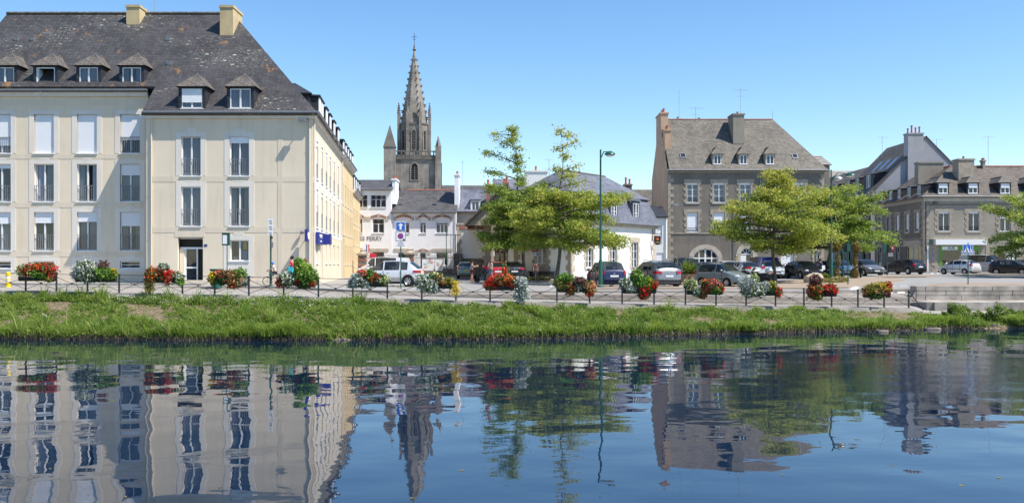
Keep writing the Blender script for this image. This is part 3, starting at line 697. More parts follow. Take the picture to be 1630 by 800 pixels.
gutter(B, T1, [(-.3,-.36,eR+.1),(L1,-.36,eR+.1)], .075)
pipe(B, T1, L1-.1, -.1, eR-.1); pipe(B, T1, .25, -.1, eR-.1)
# slate attic above the side facade with its row of dormers
def attic(parent, T, s0, s1, z, h, dorm, front=True):
    mb = MB(); mb.M = T; d1 = 4.6
    mb.hexa([(s0,.2,z),(s1,.2,z),(s1,d1,z),(s0,d1,z)], [(s0,.55,z+h),(s1,.55,z+h),(s1,d1,z+h),(s0,d1,z+h)])
    slabpoly(mb, [(s0-.2,.35,z+h+.02),(s1+.1,.35,z+h+.02),(s1-.6,1.5,z+h+.85),(s0+1.2,1.5,z+h+.85)], .1)
    slabpoly(mb, [(s0-.2,.35,z+h+.02),(s0-.2,d1,z+h+.02),(s0+1.2,d1-1.2,z+h+.85),(s0+1.2,1.5,z+h+.85)], .1)
    slabpoly(mb, [(s0+1.2,1.5,z+h+.85),(s1-.6,1.5,z+h+.85),(s1-.6,d1-1.2,z+h+.85),(s0+1.2,d1-1.2,z+h+.85)], .1)
    a = mb.build('attic', M['slate_cheek'], parent)
    for s in dorm:
        m = MB(); m.M = T; m.box(s-.62,s+.62,.0,.5,z-.02,z+h-.1); m.box(s-.75,s+.75,-.12,.7,z+h-.1,z+h-.02); m.build('dormer', M['slate_cheek'], parent)
        m = MB(); m.M = T; m.box(s-.5,s+.5,-.05,0,z+.05,z+h-.15); m.build('dormer_window', M['pvc'], parent)
attic(B, T1, 2.6, L1, eR+.1, 1.6, [3.5]+sd[1:])
# blue shop sign on the side, and the small lit sign at the corner
SB = M['sign_blue'] = flat('sign_blue', (.03,.04,.24), .4)
mb = MB(); mb.M = T1; z = bz_(379.5, 54.2); mb.box(1.1, 3.8, -.22, -.04, z-.35, z+.36); sg = mb.build('shop_sign', SB, B)
text(sg, T1 @ TR(2.2,-.235,z+.12), 'CENTURY', .3, M['white']); text(sg, T1 @ TR(2.2,-.235,z-.17), 'immobilier', .17, M['white'])
mb = MB(); mb.M = T1; mb.box(4.0, 4.3, -.32, -.04, z-.33, z+.36); mb.box(4.1,5.0,-.6,-.05,z-.3,z+.33); mb.build('shop_sign', SB, B)
mb = MB(); x = bx_(487.5,51.4); z = bz_(375,51.5); mb.box(x-.06,x+.1,-.75,-.28,z-.32,z+.36,0); mb.lathe((x+.105,-.51,z), [(.2,0),(.2,.02)], 16, 1, 'x'); mb.tube([(x,0,z+.1),(x,-.3,z+.1)], .025, 6, 0)
mb.build('hanging_sign', [SB, M['white']], B)
mb = MB(); x = bx_(482); mb.ball((x,-.18,bz_(369.5)), .11, 8, 6); mb.tube([(x,0,bz_(367)),(x,-.18,bz_(367.5))], .03, 6); mb.build('wall_lamp', M['zinc'], B)
mb = MB(); mb.M = T1; mb.box(.5,.62,-.03,.02,.7,3.6); mb.build('thin_notice', M['zinc'], B)

# neighbour on the far left with a slightly lower ridge
B2 = thing('apartment_building', 'beige block at the left edge with a slightly lower slate ridge', 'apartment building', (-44, 54, Z0))
w2_ = 44-33.45
wall(B2, I4, 0, w2_, -.3, eL, [(1.2+2.57*i,2.38+2.57*i,c,d) for i in range(3) for c, d in ROWL[:3]], [M['beige'], M['room']])
for i in range(3):
    for c, d in ROWL[:3]: window(B2, I4, 1.2+2.57*i, c, 1.18, d-c, rail=.98, shut=.4)
mb = MB(); slabpoly(mb, [(0,-.35,eL+.05),(w2_-.1,-.35,eL+.05),(w2_-.1,6,eL+5.2),(0,6,eL+5.2)], .15); slabpoly(mb, [(0,12.3,eL+.05),(w2_-.1,12.3,eL+.05),(w2_-.1,6,eL+5.2),(0,6,eL+5.2)], .15); mb.build('roof', M['slate_old'], B2)

# ochre houses farther along the side street
def yat(Y): return -11.45-.103*(Y-52)
def ochre(Ya, Yb, ztop, lab, wins, door=None):
    o = thing('town_house', lab, 'house', (yat(Ya), Ya, Z0), 0); T = TR(0,0,0,A1); L = (Yb-Ya)*1.0053; e = ztop-Z0
    hs = []
    for s in wins:
        for c, d in ((.62,.79),(.37,.55),(.12,.28)): hs.append((s-.45, s+.45, e*c, e*d))
    if door: hs = [h for h in hs if not (h[2] < e*.2 and abs(h[0]+.45-door) < 1.0)]; hs.append((door-.8, door+.8, .03, e*.36-.05))
    wall(o, T, 0, L, -.3, e, hs, [M['yellow_side'], M['room']])
    for h in hs: window(o, T, h[0], h[2], h[1]-h[0], h[3]-h[2], cols=2, dep=.14, box=.2, sill=h[3]-h[2] < 2.5, curt=1)
    mb = MB(); mb.M = T; mb.box(0,L,-.3,.05,e-.12,e+.02); mb.box(0,L,-.16,.05,e-.3,e-.12); mb.build('cornice', M['trim'], o)
    mb = MB(); mb.M = T; mb.poly((0,0,-.3),(0,0,e),(0,8,e),(0,8,-.3)); mb.poly((L,0,-.3),(L,8,-.3),(L,8,e),(L,0,e)); mb.build('wall', M['yellow_side'], o)
    gutter(o, T, [(0,-.36,e+.08),(L,-.36,e+.08)], .07); attic(o, T, .1, L, e+.1, 1.35, wins); return o
o = ochre(71.65, 83.7, 11.76, 'ochre rendered house continuing the side facade behind the beige building', (1.4,3.8,6.3,8.8,11), 1.7)
o = ochre(83.75, 94.6, 10.1, 'lower ochre house at the far end of the side street facade', (1.5,4.0,6.5,9.3))
# ================================================================== school
S = thing('school_building', 'long white school with brick-arched windows and letters across its wall', 'school', (PX(560,94), 94, 2.05))
sx = lambda p: PX(p,94)-PX(560,94); sz = lambda q: PZ(q,94)-2.05
H1 = [(571,577),(592.8,611.6)]; holes = []; tall = sz(301); low = sz(337)
for a, b in [(569,585),(589.6,614.7)]: holes.append((sx(a),sx(b),sz(330),sz(310)))
for a, b in H1: holes += [(sx(a),sx(b),sz(370.7),sz(348)), (sx(a),sx(b),sz(415) if a > 590 else sz(405),sz(400))]
holes[-1] = (sx(592.8),sx(611.6),sz(424),sz(400)); holes[-3] = (sx(571),sx(577),sz(424),sz(400))
wall(S, I4, 0, sx(622.5), -.2, tall, holes, [M['school'], M['room']])
for h in holes: window(S, I4, h[0], h[2], h[1]-h[0], h[3]-h[2], cols=max(2, min(5, int((h[1]-h[0])/.42))), transom=.45 if h[3]-h[2] > 1.4 else .4, fw=.06, dep=.12)
holes = []
for a, b in [(633,651.5),(668,678),(694,713)]: holes += [(sx(a),sx(b),sz(370.7),sz(348))]
holes += [(sx(633),sx(651.5),sz(424),sz(401)), (sx(668),sx(678),.1,sz(401)), (sx(694),sx(713),sz(422.6),sz(401))]
wall(S, TR(0,.25,0), sx(622.5), sx(727), -.2, low, holes, [M['school'], M['room']])
for h in holes: window(S, TR(0,.25,0), h[0], h[2], h[1]-h[0], h[3]-h[2], cols=3 if h[1]-h[0] > 1 else 2, transom=.5, fw=.07, dep=.12, curt=0, shut=.3 if h[2] > 3 else 0)
MB().poly((sx(622.5),0,-.2),(sx(622.5),9,-.2),(sx(622.5),9,tall),(sx(622.5),0,tall)).build('wall', M['school'], S)
def arch(parent, T, cx, w, z, rise=.17, th=.24, mat='brickred'):
    n = 9; mb = MB(); mb.M = T; W = w/2+.15
    for i in range(n):
        t0, t1 = -1+2*i/n+.02, -1+2*(i+1)/n-.02; f = lambda t: z+rise*(1-t*t)
        mb.prism([(cx+t0*W,f(t0)),(cx+t1*W,f(t1)),(cx+t1*W*1.06,f(t1)+th),(cx+t0*W*1.06,f(t0)+th)], -.05, .03)
    mb.build('brick_arch', M[mat], parent)
    m = MB(); m.M = T
    m.prism([(cx-.12,z+rise-.02),(cx+.12,z+rise-.02),(cx+.15,z+rise+th+.08),(cx-.15,z+rise+th+.08)], -.08, .03)
    for s in (-1,1): m.box(min(cx+s*(W+.02),cx+s*(W+.32)), max(cx+s*(W+.02),cx+s*(W+.32)), -.06,.03,z-.2,z+.2)
    tag(m.build('arch_stone', M['granite_pale'], parent), kind='stuff')
for a, b, T in [(571,577,I4),(592.8,611.6,I4),(633,651.5,TR(0,.25,0)),(668,678,TR(0,.25,0)),(694,713,TR(0,.25,0))]:
    arch(S, T, (sx(a)+sx(b))/2, sx(b)-sx(a), sz(348)+.02)
    if a in (571, 668): arch(S, T, (sx(a)+sx(b))/2, sx(b)-sx(a), sz(400 if a == 571 else 401)+.02, .12, .18)
    else: m = MB(); m.M = T; m.box(sx(a)-.45,sx(b)+.45,-.06,.03,sz(400)+.03,sz(400)+.3); m.build('stone_lintel', M['granite_pale'], S)
GREYL = flat('grey_letters', (.2,.2,.22), .6)
t = text(S, TR(sx(590.5),-.02,sz(379.6)), 'ES FERRY', .6, GREYL, .015); bpy.context.view_layer.update()
text(S, TR(sx(561.5),-.02,sz(379.6)), 'JUL', .6, GREYL, .015)
mb = MB(); ez = tall
slabpoly(mb, [(-1,-.35,ez),(sx(625),-.35,ez),(sx(625),4,ez+1.35),(-1,4,ez+1.35)], .12); slabpoly(mb, [(-1,9,ez),(sx(625),9,ez),(sx(625),4,ez+1.35),(-1,4,ez+1.35)], .12)
slabpoly(mb, [(sx(622),-.1,low),(sx(727),-.1,low),(sx(727),5,sz(305)*1+.55),(sx(622),5,sz(305)+.55)], .12)
slabpoly(mb, [(sx(622),10,low),(sx(727),10,low),(sx(727),5,sz(305)+.55),(sx(622),5,sz(305)+.55)], .12)
rr = mb.build('roof', M['slate_school'], S)
mb = MB(); ridge_tiles(mb, (sx(640),5,sz(305)+.58), (sx(727),5,sz(305)+.58), .1); mb.build('ridge_tile', M['brickred'], rr)
gutter(S, I4, [(-1,-.38,ez-.02),(sx(626),-.38,ez-.02)], .08); gutter(S, I4, [(sx(622),-.15,low-.02),(sx(728),-.15,low-.02)], .08)
pipe(S, TR(0,.2,0), sx(621.5)+.12, 0, low, mat='white'); pipe(S, TR(0,.2,0), sx(726), 0, low, mat='white')
chimney(S, sx(623), sx(628.5), .6, 3.2, tall-1.5, PZ(286,96)-2.05, 'school', pots=2, pot_h=.4, capmat='brickred', ax=1)
chimney(S, sx(722), sx(729), 1.5, 4.0, low, PZ(279,97)-2.05, 'school', pots=1, pot_h=.5)
mb = MB(); mb.tube([(sx(733),4,low),(sx(733),4,sz(248))], .02, 5); mb.tube([(sx(731),4,sz(253)),(sx(736),4,sz(250))], .015, 4); mb.build('aerial', M['steel'], S)
mb = MB(); mb.box(sx(639),sx(641.5),1.2,1.5,low+1.2,low+1.7); mb.box(sx(694),sx(697),1.2,1.5,low+1.25,low+1.7); mb.build('roof_vent', M['slate_pale'], rr)
# cream house right of the school
o = thing('town_house', 'cream house with slate roof and small dormer beside the school', 'house', (PX(727,95), 95, 2.05)); qx = lambda p: PX(p,95)-PX(727,95); qz = lambda q: PZ(q,95)-2.05
wall(o, I4, .02, qx(850), -.2, qz(337), [(qx(770),qx(780),qz(370),qz(348)),(qx(800),qx(812),qz(370),qz(348))], [M['beige_side'], M['room']])
for p in (770, 800): window(o, I4, qx(p), qz(370), .7, 1.4)
mb = MB(); kk = (qz(305)+.6-qz(337))/5; slabpoly(mb, [(.02,-.3,qz(337)),(qx(850),-.3,qz(337)),(qx(850),5,qz(305)+.6),(.02,5,qz(305)+.6)], .12); slabpoly(mb, [(.02,10,qz(337)),(qx(850),10,qz(337)),(qx(850),5,qz(305)+.6),(.02,5,qz(305)+.6)], .12); mb.build('roof', M['slate_blue'], o)
gutter(o, I4, [(0,-.35,qz(337)),(qx(850),-.35,qz(337))], .08)
dormer(o, I4, qx(756.5), .15, qz(335), 1.0, 1.15, kk+.001, .25, .3, dict(frame='pvc'), mats=('school','slate_blue'), shed=True, ww=.75)
# ================================================================== school railings, gate pillars, boards
fe = thing('railing_fence', 'dark iron railings on a low stone wall in front of the white school', 'fence', (PX(575,84), 84, 2.0)); fx = lambda p: PX(p,84)-PX(575,84)
mb = MB(); mb.box(0,fx(726),0,.35,0,.75); mb.build('low_wall', M['rubble'], fe)
MB().box(-.05,fx(726),-.04,.4,.75,.83).build('coping', M['granite'], fe)
for z in (.95, 1.75): MB().box(0,fx(726),.15,.18,z,z+.04).build('rail', M['black_iron'], fe)
mb = MB()
for i in range(75):
    x = fx(726)*i/74; mb.box(x-.013,x+.013,.15,.18,.83,1.95); mb.lathe((x,.165,1.95), [(.03,0),(.0,.12)], 4)
bar = mb.mesh('railing_bars', M['black_iron']); tag(ob('railing_bars', bar, fe), kind='stuff')
def pillar(px, Y, w, h, label):
    p = on(px, Y); o = thing('gate_pillar', label, 'pillar', p, 0, 'gate pillars of the school'); z = 0
    MB().box(-w/2,w/2,-w/2,w/2,0,h).build('shaft', M['rubble'], o)
    for k in range(3): MB().box(-w/2-.03,w/2+.03,-w/2-.03,w/2+.03,h*(.25+.25*k),h*(.25+.25*k)+.14).build('brick_band', M['brickred'], o)
    MB().box(-w/2-.12,w/2+.12,-w/2-.12,w/2+.12,h,h+.16).build('capital', M['granite'], o)
    MB().lathe((0,0,h+.16), [(w*.55,0),(w*.4,.12),(w*.25,.2),(w*.3,.3),(w*.15,.4)], 10).build('finial', M['granite'], o, smooth=50)
pillar(652, 83.4, .75, 2.1, 'stone and brick gate pillar with moulded cap behind the white car')
pillar(577, 83.4, .7, 2.0, 'stone and brick gate pillar close to the ochre houses')
def board(px, w, label, hdr):
    p = on(px, 82.6); o = thing('notice_board', label, 'notice board', p, 0, 'notice boards by the railings')
    MB().box(-w/2,w/2,-.05,.05,.62,1.72).build('panel', M['white'], o); R = random.Random(px)
    f = MB(); f.box(-w/2-.03,w/2+.03,-.07,-.05,1.7,1.75); f.box(-w/2-.03,w/2+.03,-.07,-.05,.59,.64); f.build('frame', M['iron'], o)
    for s in (-1,1): MB().cyl((s*w*.42,.08,0),.03,1.75,6).build('post', M['iron'], o)
    for k in range(6):
        x = -w*.4+w*.8*R.random()*.85; z = .75+.75*R.random(); MB().box(x,x+.12+.2*R.random(),-.056-.001*k,-.05,z,z+.1+.12*R.random()).build('leaflet', flat('leaflet', random.choice([(.6,.3,.3),(.4,.5,.7),(.7,.7,.5),(.4,.6,.45)])), o)
board(681, 1.05, 'wide white notice board on the school railings', 0); board(698.5, .7, 'narrower notice board with greenish sheets near the gate', 1)
fp = thing('flag', 'small red and white flag on a pole above the school railings', 'flag', on(582.5, 83.6)); MB().cyl((0,0,0),.02,3.4,6).build('pole', M['white'], fp)
for i, c in enumerate(((.05,.07,.3),(.75,.75,.75),(.6,.02,.04))):
    MB().box(.02+.1*i,.02+.1*(i+1),-.01,.01,2.3,3.0).build('flag_cloth', flat('flag_cloth', c), fp)
MB().box(.35,.95,-.03,.0,1.75,2.2).build('red_panel', flat('red_panel', (.6,.03,.05)), fp)
# green sports frame by the gate
gt = thing('gate', 'tall green metal gate leaf folded open by the school wall', 'gate', on(719, 85))
for k in range(4): MB().cyl((-.5+.42*k,.1*k,0),.035,4.2-.1*k,6).build('post', M['green_paint'] if k%2 == 0 else M['steel'], gt)
MB().box(-.5,.76,.05,.1,3.9,3.96).build('rail', M['green_paint'], gt); MB().tube([(-.1,.1,2.0),(.7,.2,.8),(.75,.3,3.8)], .02, 5).build('brace', M['green_paint'], gt)
MB().box(.15,1.0,.35,.5,0,2.2).build('panel', M['rubble'], gt)
# ================================================================== white yard wall with brick panels
yw = thing('yard_wall', 'white yard wall with stone quoins and red brick panels under its coping', 'wall', (PX(727,86), 86, 2.05)); yx = lambda p: PX(p,86)-PX(727,86); yz = lambda q: PZ(q,86)-2.05
MB().box(0,yx(783),0,.4,-.1,yz(366)).build('wall', M['white_wall'], yw); MB().box(.0,yx(783),-.05,.0,-.1,yz(411)).build('plinth', M['rubble'], yw)
MB().box(-.1,yx(785),-.12,.5,yz(357.5),yz(355)).build('coping', M['granite_pale'], yw); MB().box(-.05,yx(784),-.07,.4,yz(366),yz(357.5)).build('frieze', M['granite_pale'], yw)
for a in (731.5, 745, 760): MB().box(yx(a),yx(a+10),-.1,-.06,yz(364.3),yz(359.5)).build('brick_panel', M['brickred'], yw)
corner_quoins(yw, I4, 0, 0, yz(366), 1, 'granite_pale', .38, .5, .3, 4, y=.06); corner_quoins(yw, I4, yx(783), 0, yz(366), -1, 'granite_pale', .38, .95, .7, 5, y=.06)
# ================================================================== entrance hall behind the trees
eh = thing('entrance_hall', 'stone hall with brown glazed entrance and gabled slate roof behind the trees', 'building', (PX(782,80), 80, 2.0)); hx_ = lambda p: PX(p,80)-PX(782,80); hz_ = lambda q: PZ(q,80)-2.0
wall(eh, I4, 0, hx_(833), -.1, hz_(352), [(.25, hx_(812), .02, hz_(383))], [M['granite_pale'], M['room']], depth=1.2)
de = window(eh, I4, .25, .02, hx_(812)-.25, hz_(383)-.02, cols=3, rows=1, transom=.75, frame='wood_brown', fw=.1, sill=False, name='entrance_door')
corner_quoins(eh, I4, hx_(820.5), 0, hz_(352), -1, 'granite_pale', .4, .5, .4, 11, y=.05); corner_quoins(eh, I4, 0, 0, hz_(352), 1, 'granite_pale', .4, .22, .2, 12, y=.05)
mb = MB(); e = hz_(352); x0, x1 = -2.4, 3.2; slabpoly(mb, [(x0,-.6,e-.3),(.9,-.6,e+3.0),(.9,12,e+3.0),(x0,12,e-.3)], .14); slabpoly(mb, [(x1+1,-.6,e-.3),(.9,-.6,e+3.0),(.9,12,e+3.0),(x1+1,12,e-.3)], .14); mb.build('roof', M['slate_brown'], eh)
MB().prism([(-2.2,e-.35),(x1+.8,e-.35),(.9,e+2.85)], .0, .3).build('gable', M['granite'], eh)
MB().poly((0,0,-.1),(0,12,-.1),(0,12,e),(0,0,e)).build('wall', M['granite'], eh)
mb = MB(); mb.box(-.05,.3,-.04,0,1.9,2.3); mb.build('door_notice', M['white'], eh)
for px_, pyt in ((775,283),(803.5,283),(808,284)): pass
chimney(eh, hx_(770), hx_(776), 8, 9, e+1, PZ(293,88)-2, 'brickred', pots=1, pot_h=.6); chimney(eh, hx_(800), hx_(808), 8, 9, e+1.5, PZ(290,88)-2, 'brickred', pots=2, pot_h=.55)
bh = thing('town_house', 'white rendered chimney stack and slate house rising behind the oak crowns', 'house', (PX(830,92), 92, 2.0)); 
mb = MB(); slabpoly(mb, [(-3,-1,7.5),(8,-1,7.5),(8,4,10.2),(-3,4,10.2)], .14); slabpoly(mb, [(-3,9,7.5),(8,9,7.5),(8,4,10.2),(-3,4,10.2)], .14); mb.build('roof', M['slate_blue'], bh); MB().box(-3,8,0,8.5,0,7.6).build('wall', M['white_wall'], bh)
chimney(bh, PX(835,94)-PX(830,92), PX(872,94)-PX(830,92), 2.5, 3.6, 7.5, PZ(272,95)-2, 'white_wall', pots=1, pot_h=.5)
mb = MB(); mb.tube([(PX(874,95)-PX(830,92),3,9),(PX(874,95)-PX(830,92),3,PZ(254,95)-2)], .025, 5); mb.tube([(2.4,3,12.2),(3.4,3,12.1)], .02, 4); mb.build('aerial', M['steel'], bh)
# ================================================================== white mansard house
WA = math.atan2(11, 8.4); Wh = thing('mansard_house', 'white house with blue-grey mansard roof and stone quoins behind the parked cars', 'house', (PX(909,72), 72, 1.95), WA)
LW, DW = 13.9, 6.3; e = PZ(351.5,72)-1.95; TLf = TR(0, 5.7, 0, -PI/2)
hs = [(2.2,3.2,PZ(420,74.2)-1.95-.3,PZ(396,74.2)-1.95),(5.95,7.0,.9,e-1.5),(9.65,10.7,.9,e-1.5)]
wall(Wh, I4, 0, LW, -.2, e, hs, [M['white_wall'], M['room']])
for h in hs: window(Wh, I4, h[0], h[2], h[1]-h[0], h[3]-h[2], cols=2, rows=3 if h[2] < 1.1 else 2, fw=.07, frame='pvc'); quoin(Wh, I4, h[0], h[1], h[2], h[3], 'granite_pale', .36, .2, .36, .04, lintel=.42, sillh=.18, seed=int(h[0]*10))
corner_quoins(Wh, I4, 0, -.1, e-.15, 1, 'granite_pale', .42, .55, .34, 21, y=.04); corner_quoins(Wh, I4, LW, -.1, e-.15, -1, 'granite_pale', .42, .55, .34, 22, y=.04)
mm = [(3.55-.5, 3.55-.5+.85, PZ(419,74)-1.95, PZ(391.5,74)-1.95)]; mm = [(2.35,3.25,mm[0][2],mm[0][3])]
wall(Wh, TLf, 0, 5.7, -.2, e, mm, [M['white_wall'], M['room']]); h = mm[0]; window(Wh, TLf, h[0], h[2], .9, h[3]-h[2], cols=2, rows=2, curt=1); quoin(Wh, TLf, h[0], h[1], h[2], h[3], 'granite', .5, .28, .36, .04, lintel=.4, sillh=.2, seed=4)
MB().box(h[0]-.45,h[1]+.45,-.035,.02,-.1,h[2]-.2).build('stone_apron', M['granite'], Wh, T=TLf)
corner_quoins(Wh, TLf, 5.7, -.1, e-.15, -1, 'granite', .42, .5, .3, 23, y=.04); corner_quoins(Wh, TLf, 0, -.1, e-.15, 1, 'granite', .42, .6, .4, 24, y=.04)
wall(Wh, TR(LW,0,0,PI/2), 0, DW, -.2, e, [], [M['white_wall'], M['room']]); wall(Wh, TR(LW,DW,0,PI), 0, LW, -.2, e, [], [M['white_wall'], M['room']]); wall(Wh, TR(0,DW,0,-PI/2), 0, DW-5.7, -.2, e, [], [M['white_wall'], M['room']])
bz = e+2.45; b_ = .75
O = [(-.35,-.35,e+.1),(LW+.35,-.35,e+.1),(LW+.35,DW+.35,e+.1),(-.35,DW+.35,e+.1)]; Q = [(b_-.2,b_-.2,bz),(LW-b_+.2,b_-.2,bz),(LW-b_+.2,DW-b_+.2,bz),(b_-.2,DW-b_+.2,bz)]
mb = MB(); 
for i in range(4): slabpoly(mb, [O[i],O[(i+1)%4],Q[(i+1)%4],Q[i]], .1)
U = [(.3,.3,bz-.02),(LW-.3,.3,bz-.02),(LW-.3,DW-.3,bz-.02),(.3,DW-.3,bz-.02)]; ra, rb = (3.0,DW/2,PZ(273,77.6)-1.95), (LW-3.6,DW/2,PZ(273,77.6)-1.95)
slabpoly(mb, [U[0],U[1],rb,ra], .1); slabpoly(mb, [U[1],U[2],rb], .1); slabpoly(mb, [U[2],U[3],ra,rb], .1); slabpoly(mb, [U[3],U[0],ra], .1)
rw = mb.build('roof', M['slate_blue'], Wh); mb = MB(); ridge_tiles(mb, ra, rb, .09); mb.build('ridge_tile', M['slate_dormer'], rw)
MB().box(-.38,LW+.38,-.38,DW+.38,e-.05,e+.1).box(-.2,LW+.2,-.2,DW+.2,e-.22,e-.05).build('cornice', M['granite_pale'], Wh); gutter(Wh, I4, [(-.45,-.45,e+.08),(LW+.45,-.45,e+.08)], .07)
for s in (2.7, 6.45, 10.2):
    x = s; mb = MB(); z0 = e+.15; z1 = e+2.1; mb.box(x-.62,x-.45,-.12,.9,z0,z1); mb.box(x+.45,x+.62,-.12,.9,z0,z1); mb.box(x-.62,x+.62,-.12,.9,z1-.12,z1+.03); d = mb.build('dormer', M['slate_blue'], Wh)
    MB().prism([(x-.72,z1+.03),(x+.72,z1+.03),(x+.45,z1+.2),(x,z1+.28),(x-.45,z1+.2)], -.25, 1.3).build('dormer_roof', M['slate_blue'], d)
    window(d, TR(x-.45,-.1,z0), 0, 0, .9, z1-z0-.14, cols=2, rows=2, dep=.0, flat=True, fw=.07); MB().box(x-.44,x+.44,.3,.34,z0,z1-.1).build('dark_room_backing', M['dark'], d)  # dark sheet behind the panes, its colour standing in for the unlit attic
mb = MB(); mb.tube([(LW-.6,0,PZ(372,82)-1.95),(LW-.6,-1.0,PZ(372,82)-1.95)], .025, 5); mb.tube([(LW-.6,-.05,PZ(372,82)-1.95+.4),(LW-.6,-.05,PZ(372,82)-2.6)], .025, 5)
s_ = mb.build('hanging_sign', M['black_iron'], Wh); z = PZ(382,82)-1.95
SGN = TR(LW-.6,-.55,z,-WA); MB().prism([(-.3,-.2),(-.15,-.42),(.15,-.42),(.3,-.2),(.3,.4),(-.3,.4)], -.03, .03).build('sign_panel', M['black_iron'], s_, T=SGN)
MB().lathe((0,-.035,.15), [(.0,0),(.15,0),(.15,-.012)], 12, 0, 'y').build('sign_emblem', flat('emblem_red',(.5,.06,.03)), s_, T=SGN); MB().box(-.1,.1,-.05,-.03,.02,.1).box(-.2,.2,-.04,-.03,-.22,-.16).build('sign_emblem', flat('emblem_gold',(.6,.4,.1)), s_, T=SGN)
# low dark bench box by its left wall
bb = thing('bench_box', 'low dark box bench against the shaded wall behind the no-parking sign', 'bench', on(862, 73.0), math.atan2(-.607,.795))
MB().box(-1.0,1.0,-.3,.3,.08,.6).build('body', M['plastic'], bb); MB().box(-1.12,1.12,-.36,.36,.6,.7).build('lid', M['plastic'], bb)
# small buildings between
o = thing('town_house', 'narrow white house with drainpipe squeezed against the tall grey building', 'house', (PX(1022,89.5), 89.5, 2.1)); nx = lambda p: PX(p,89.5)-PX(1022,89.5); nz = lambda q: PZ(q,89.5)-2.1
wall(o, I4, 0, nx(1062.5), -.1, nz(345), [(nx(1046),nx(1055),nz(400),nz(355)*0+nz(366)) if False else (nx(1047),nx(1054),nz(384),nz(357)),(nx(1045),nx(1056),nz(428),nz(402))], [M['white_wall'], M['room']])
window(o, I4, nx(1047), nz(384), nx(1054)-nx(1047), nz(357)-nz(384), shut=1); window(o, I4, nx(1045), nz(428), nx(1056)-nx(1045), nz(402)-nz(428), shut=1)
mb = MB(); slabpoly(mb, [(-.1,-.3,nz(345)),(nx(1063),-.3,nz(345)),(nx(1063),3,nz(345)+1.2),(-.1,3,nz(345)+1.2)], .12); mb.build('roof', M['slate_cheek'], o)
pipe(o, I4, nx(1060), 0, nz(346), mat='white')
o = thing('town_house', 'grey slate roofed house with brick chimney seen between white and granite houses', 'house', (PX(985,102), 102, 2.1)); nx = lambda p: PX(p,102)-PX(985,102); nz = lambda q: PZ(q,102)-2.1
MB().box(0,nx(1062),0,7,0,nz(345)).build('wall', M['cement2'], o); mb = MB(); slabpoly(mb, [(-.2,-.3,nz(348)),(nx(1062),-.3,nz(348)),(nx(1062),4,nz(297)),(-.2,4,nz(297))], .12); slabpoly(mb, [(-.2,8,nz(348)),(nx(1062),8,nz(348)),(nx(1062),4,nz(297)),(-.2,4,nz(297))], .12); mb.build('roof', M['slate_grey'], o)
chimney(o, nx(998), nx(1010), 2.2, 3.2, 5, nz(290), 'cement', pots=2, pot_h=.7)
# ================================================================== church
ch = thing('church', 'gothic church tower with a tall crocketed stone spire above the roofs', 'church', (PX(659,160), 160, 2.2), math.radians(5)); cz = lambda q: PZ(q,160)-2.2; W = 4.15
st = MB(); st.box(-W,W,-W,W,0,cz(256)); tower = st.build('tower', M['church'], ch)
MB().box(-W-.25,W+.25,-W-.25,W+.25,cz(258),cz(256)+.1).build('string_course', M['church_dark'], ch)
# belfry windows
def lancet(parent, x, y, z, w, h, rz=0, T=None):
    n = 8; pts = [(-w/2,0),(w/2,0)]+[(w/2*math.cos(a*PI/n/1.0), h-w/2*1.2+w/2*1.5*math.sin(a*PI/n)) for a in range(n+1)]
    T0 = (T or I4) @ TR(x,y,z,rz)
    outer = [(-w/2-.25,-.2),(w/2+.25,-.2)]+[((w/2+.25)*math.cos(a*PI/n), h-w/2*1.2+(w/2+.25)*1.5*math.sin(a*PI/n)) for a in range(n+1)]
    o_ = MB().prism(outer, -.12, .05).build('lancet_window', M['church'], parent, T=T0)
    MB().prism(pts, -.14, .0).build('opening', M['dark'], o_)
    m = MB(); m.box(-.07,.07,-.2,-.1,0,h-w*.3)
    for k in range(5): m.box(-w/2,w/2,-.19,-.13,h*.12+k*h*.15,h*.12+k*h*.15+.08)
    m.build('louvre', M['church_dark'], o_)
lancet(ch, .2, -W, cz(289), 1.1, 2.6)
for a in (PI/2,): lancet(ch, W, 0, cz(289), 1.1, 2.6, a)
# corner buttresses with pinnacles
def pinnacle(parent, x, y, z0, z1, w, z2, mat='church'):
    b = MB().box(x-w/2,x+w/2,y-w/2,y+w/2,z0,z1).build('buttress', M[mat], parent)
    m = MB(); h = z2-z1; m.lathe((x,y,z1), [(w*.62,0),(w*.62,.12),(w*.45,.15),(0.05,h*.85),(.16,h*.88),(.16,h*.93),(.02,h)], 4)
    for k in range(4):
        zz = z1+h*(.2+.16*k); r = w*.45*(1-(.2+.16*k)); m.box(x-r-.1,x+r+.1,y-.06,y+.06,zz,zz+.12); m.box(x-.06,x+.06,y-r-.1,y+r+.1,zz,zz+.12)
    m.build('pinnacle', M[mat], b)
for sx_, sy_ in ((-1,-1),(1,-1),(1,1),(-1,1)): pinnacle(ch, sx_*(W+.1), sy_*(W+.1), 0, cz(238) if sx_ > 0 else cz(244), 1.0 if sx_ > 0 else .8, cz(222) if sx_ > 0 else cz(226))
for sx_ in (-.62,.55): MB().box(sx_*W-.3,sx_*W+.3,-W-.5,-W,0,cz(300)).build('buttress', M['church_dark'], ch)
MB().box(W,W+.75,-W+.9,-W+1.8,0,cz(262)).build('buttress', M['church_dark'], ch)
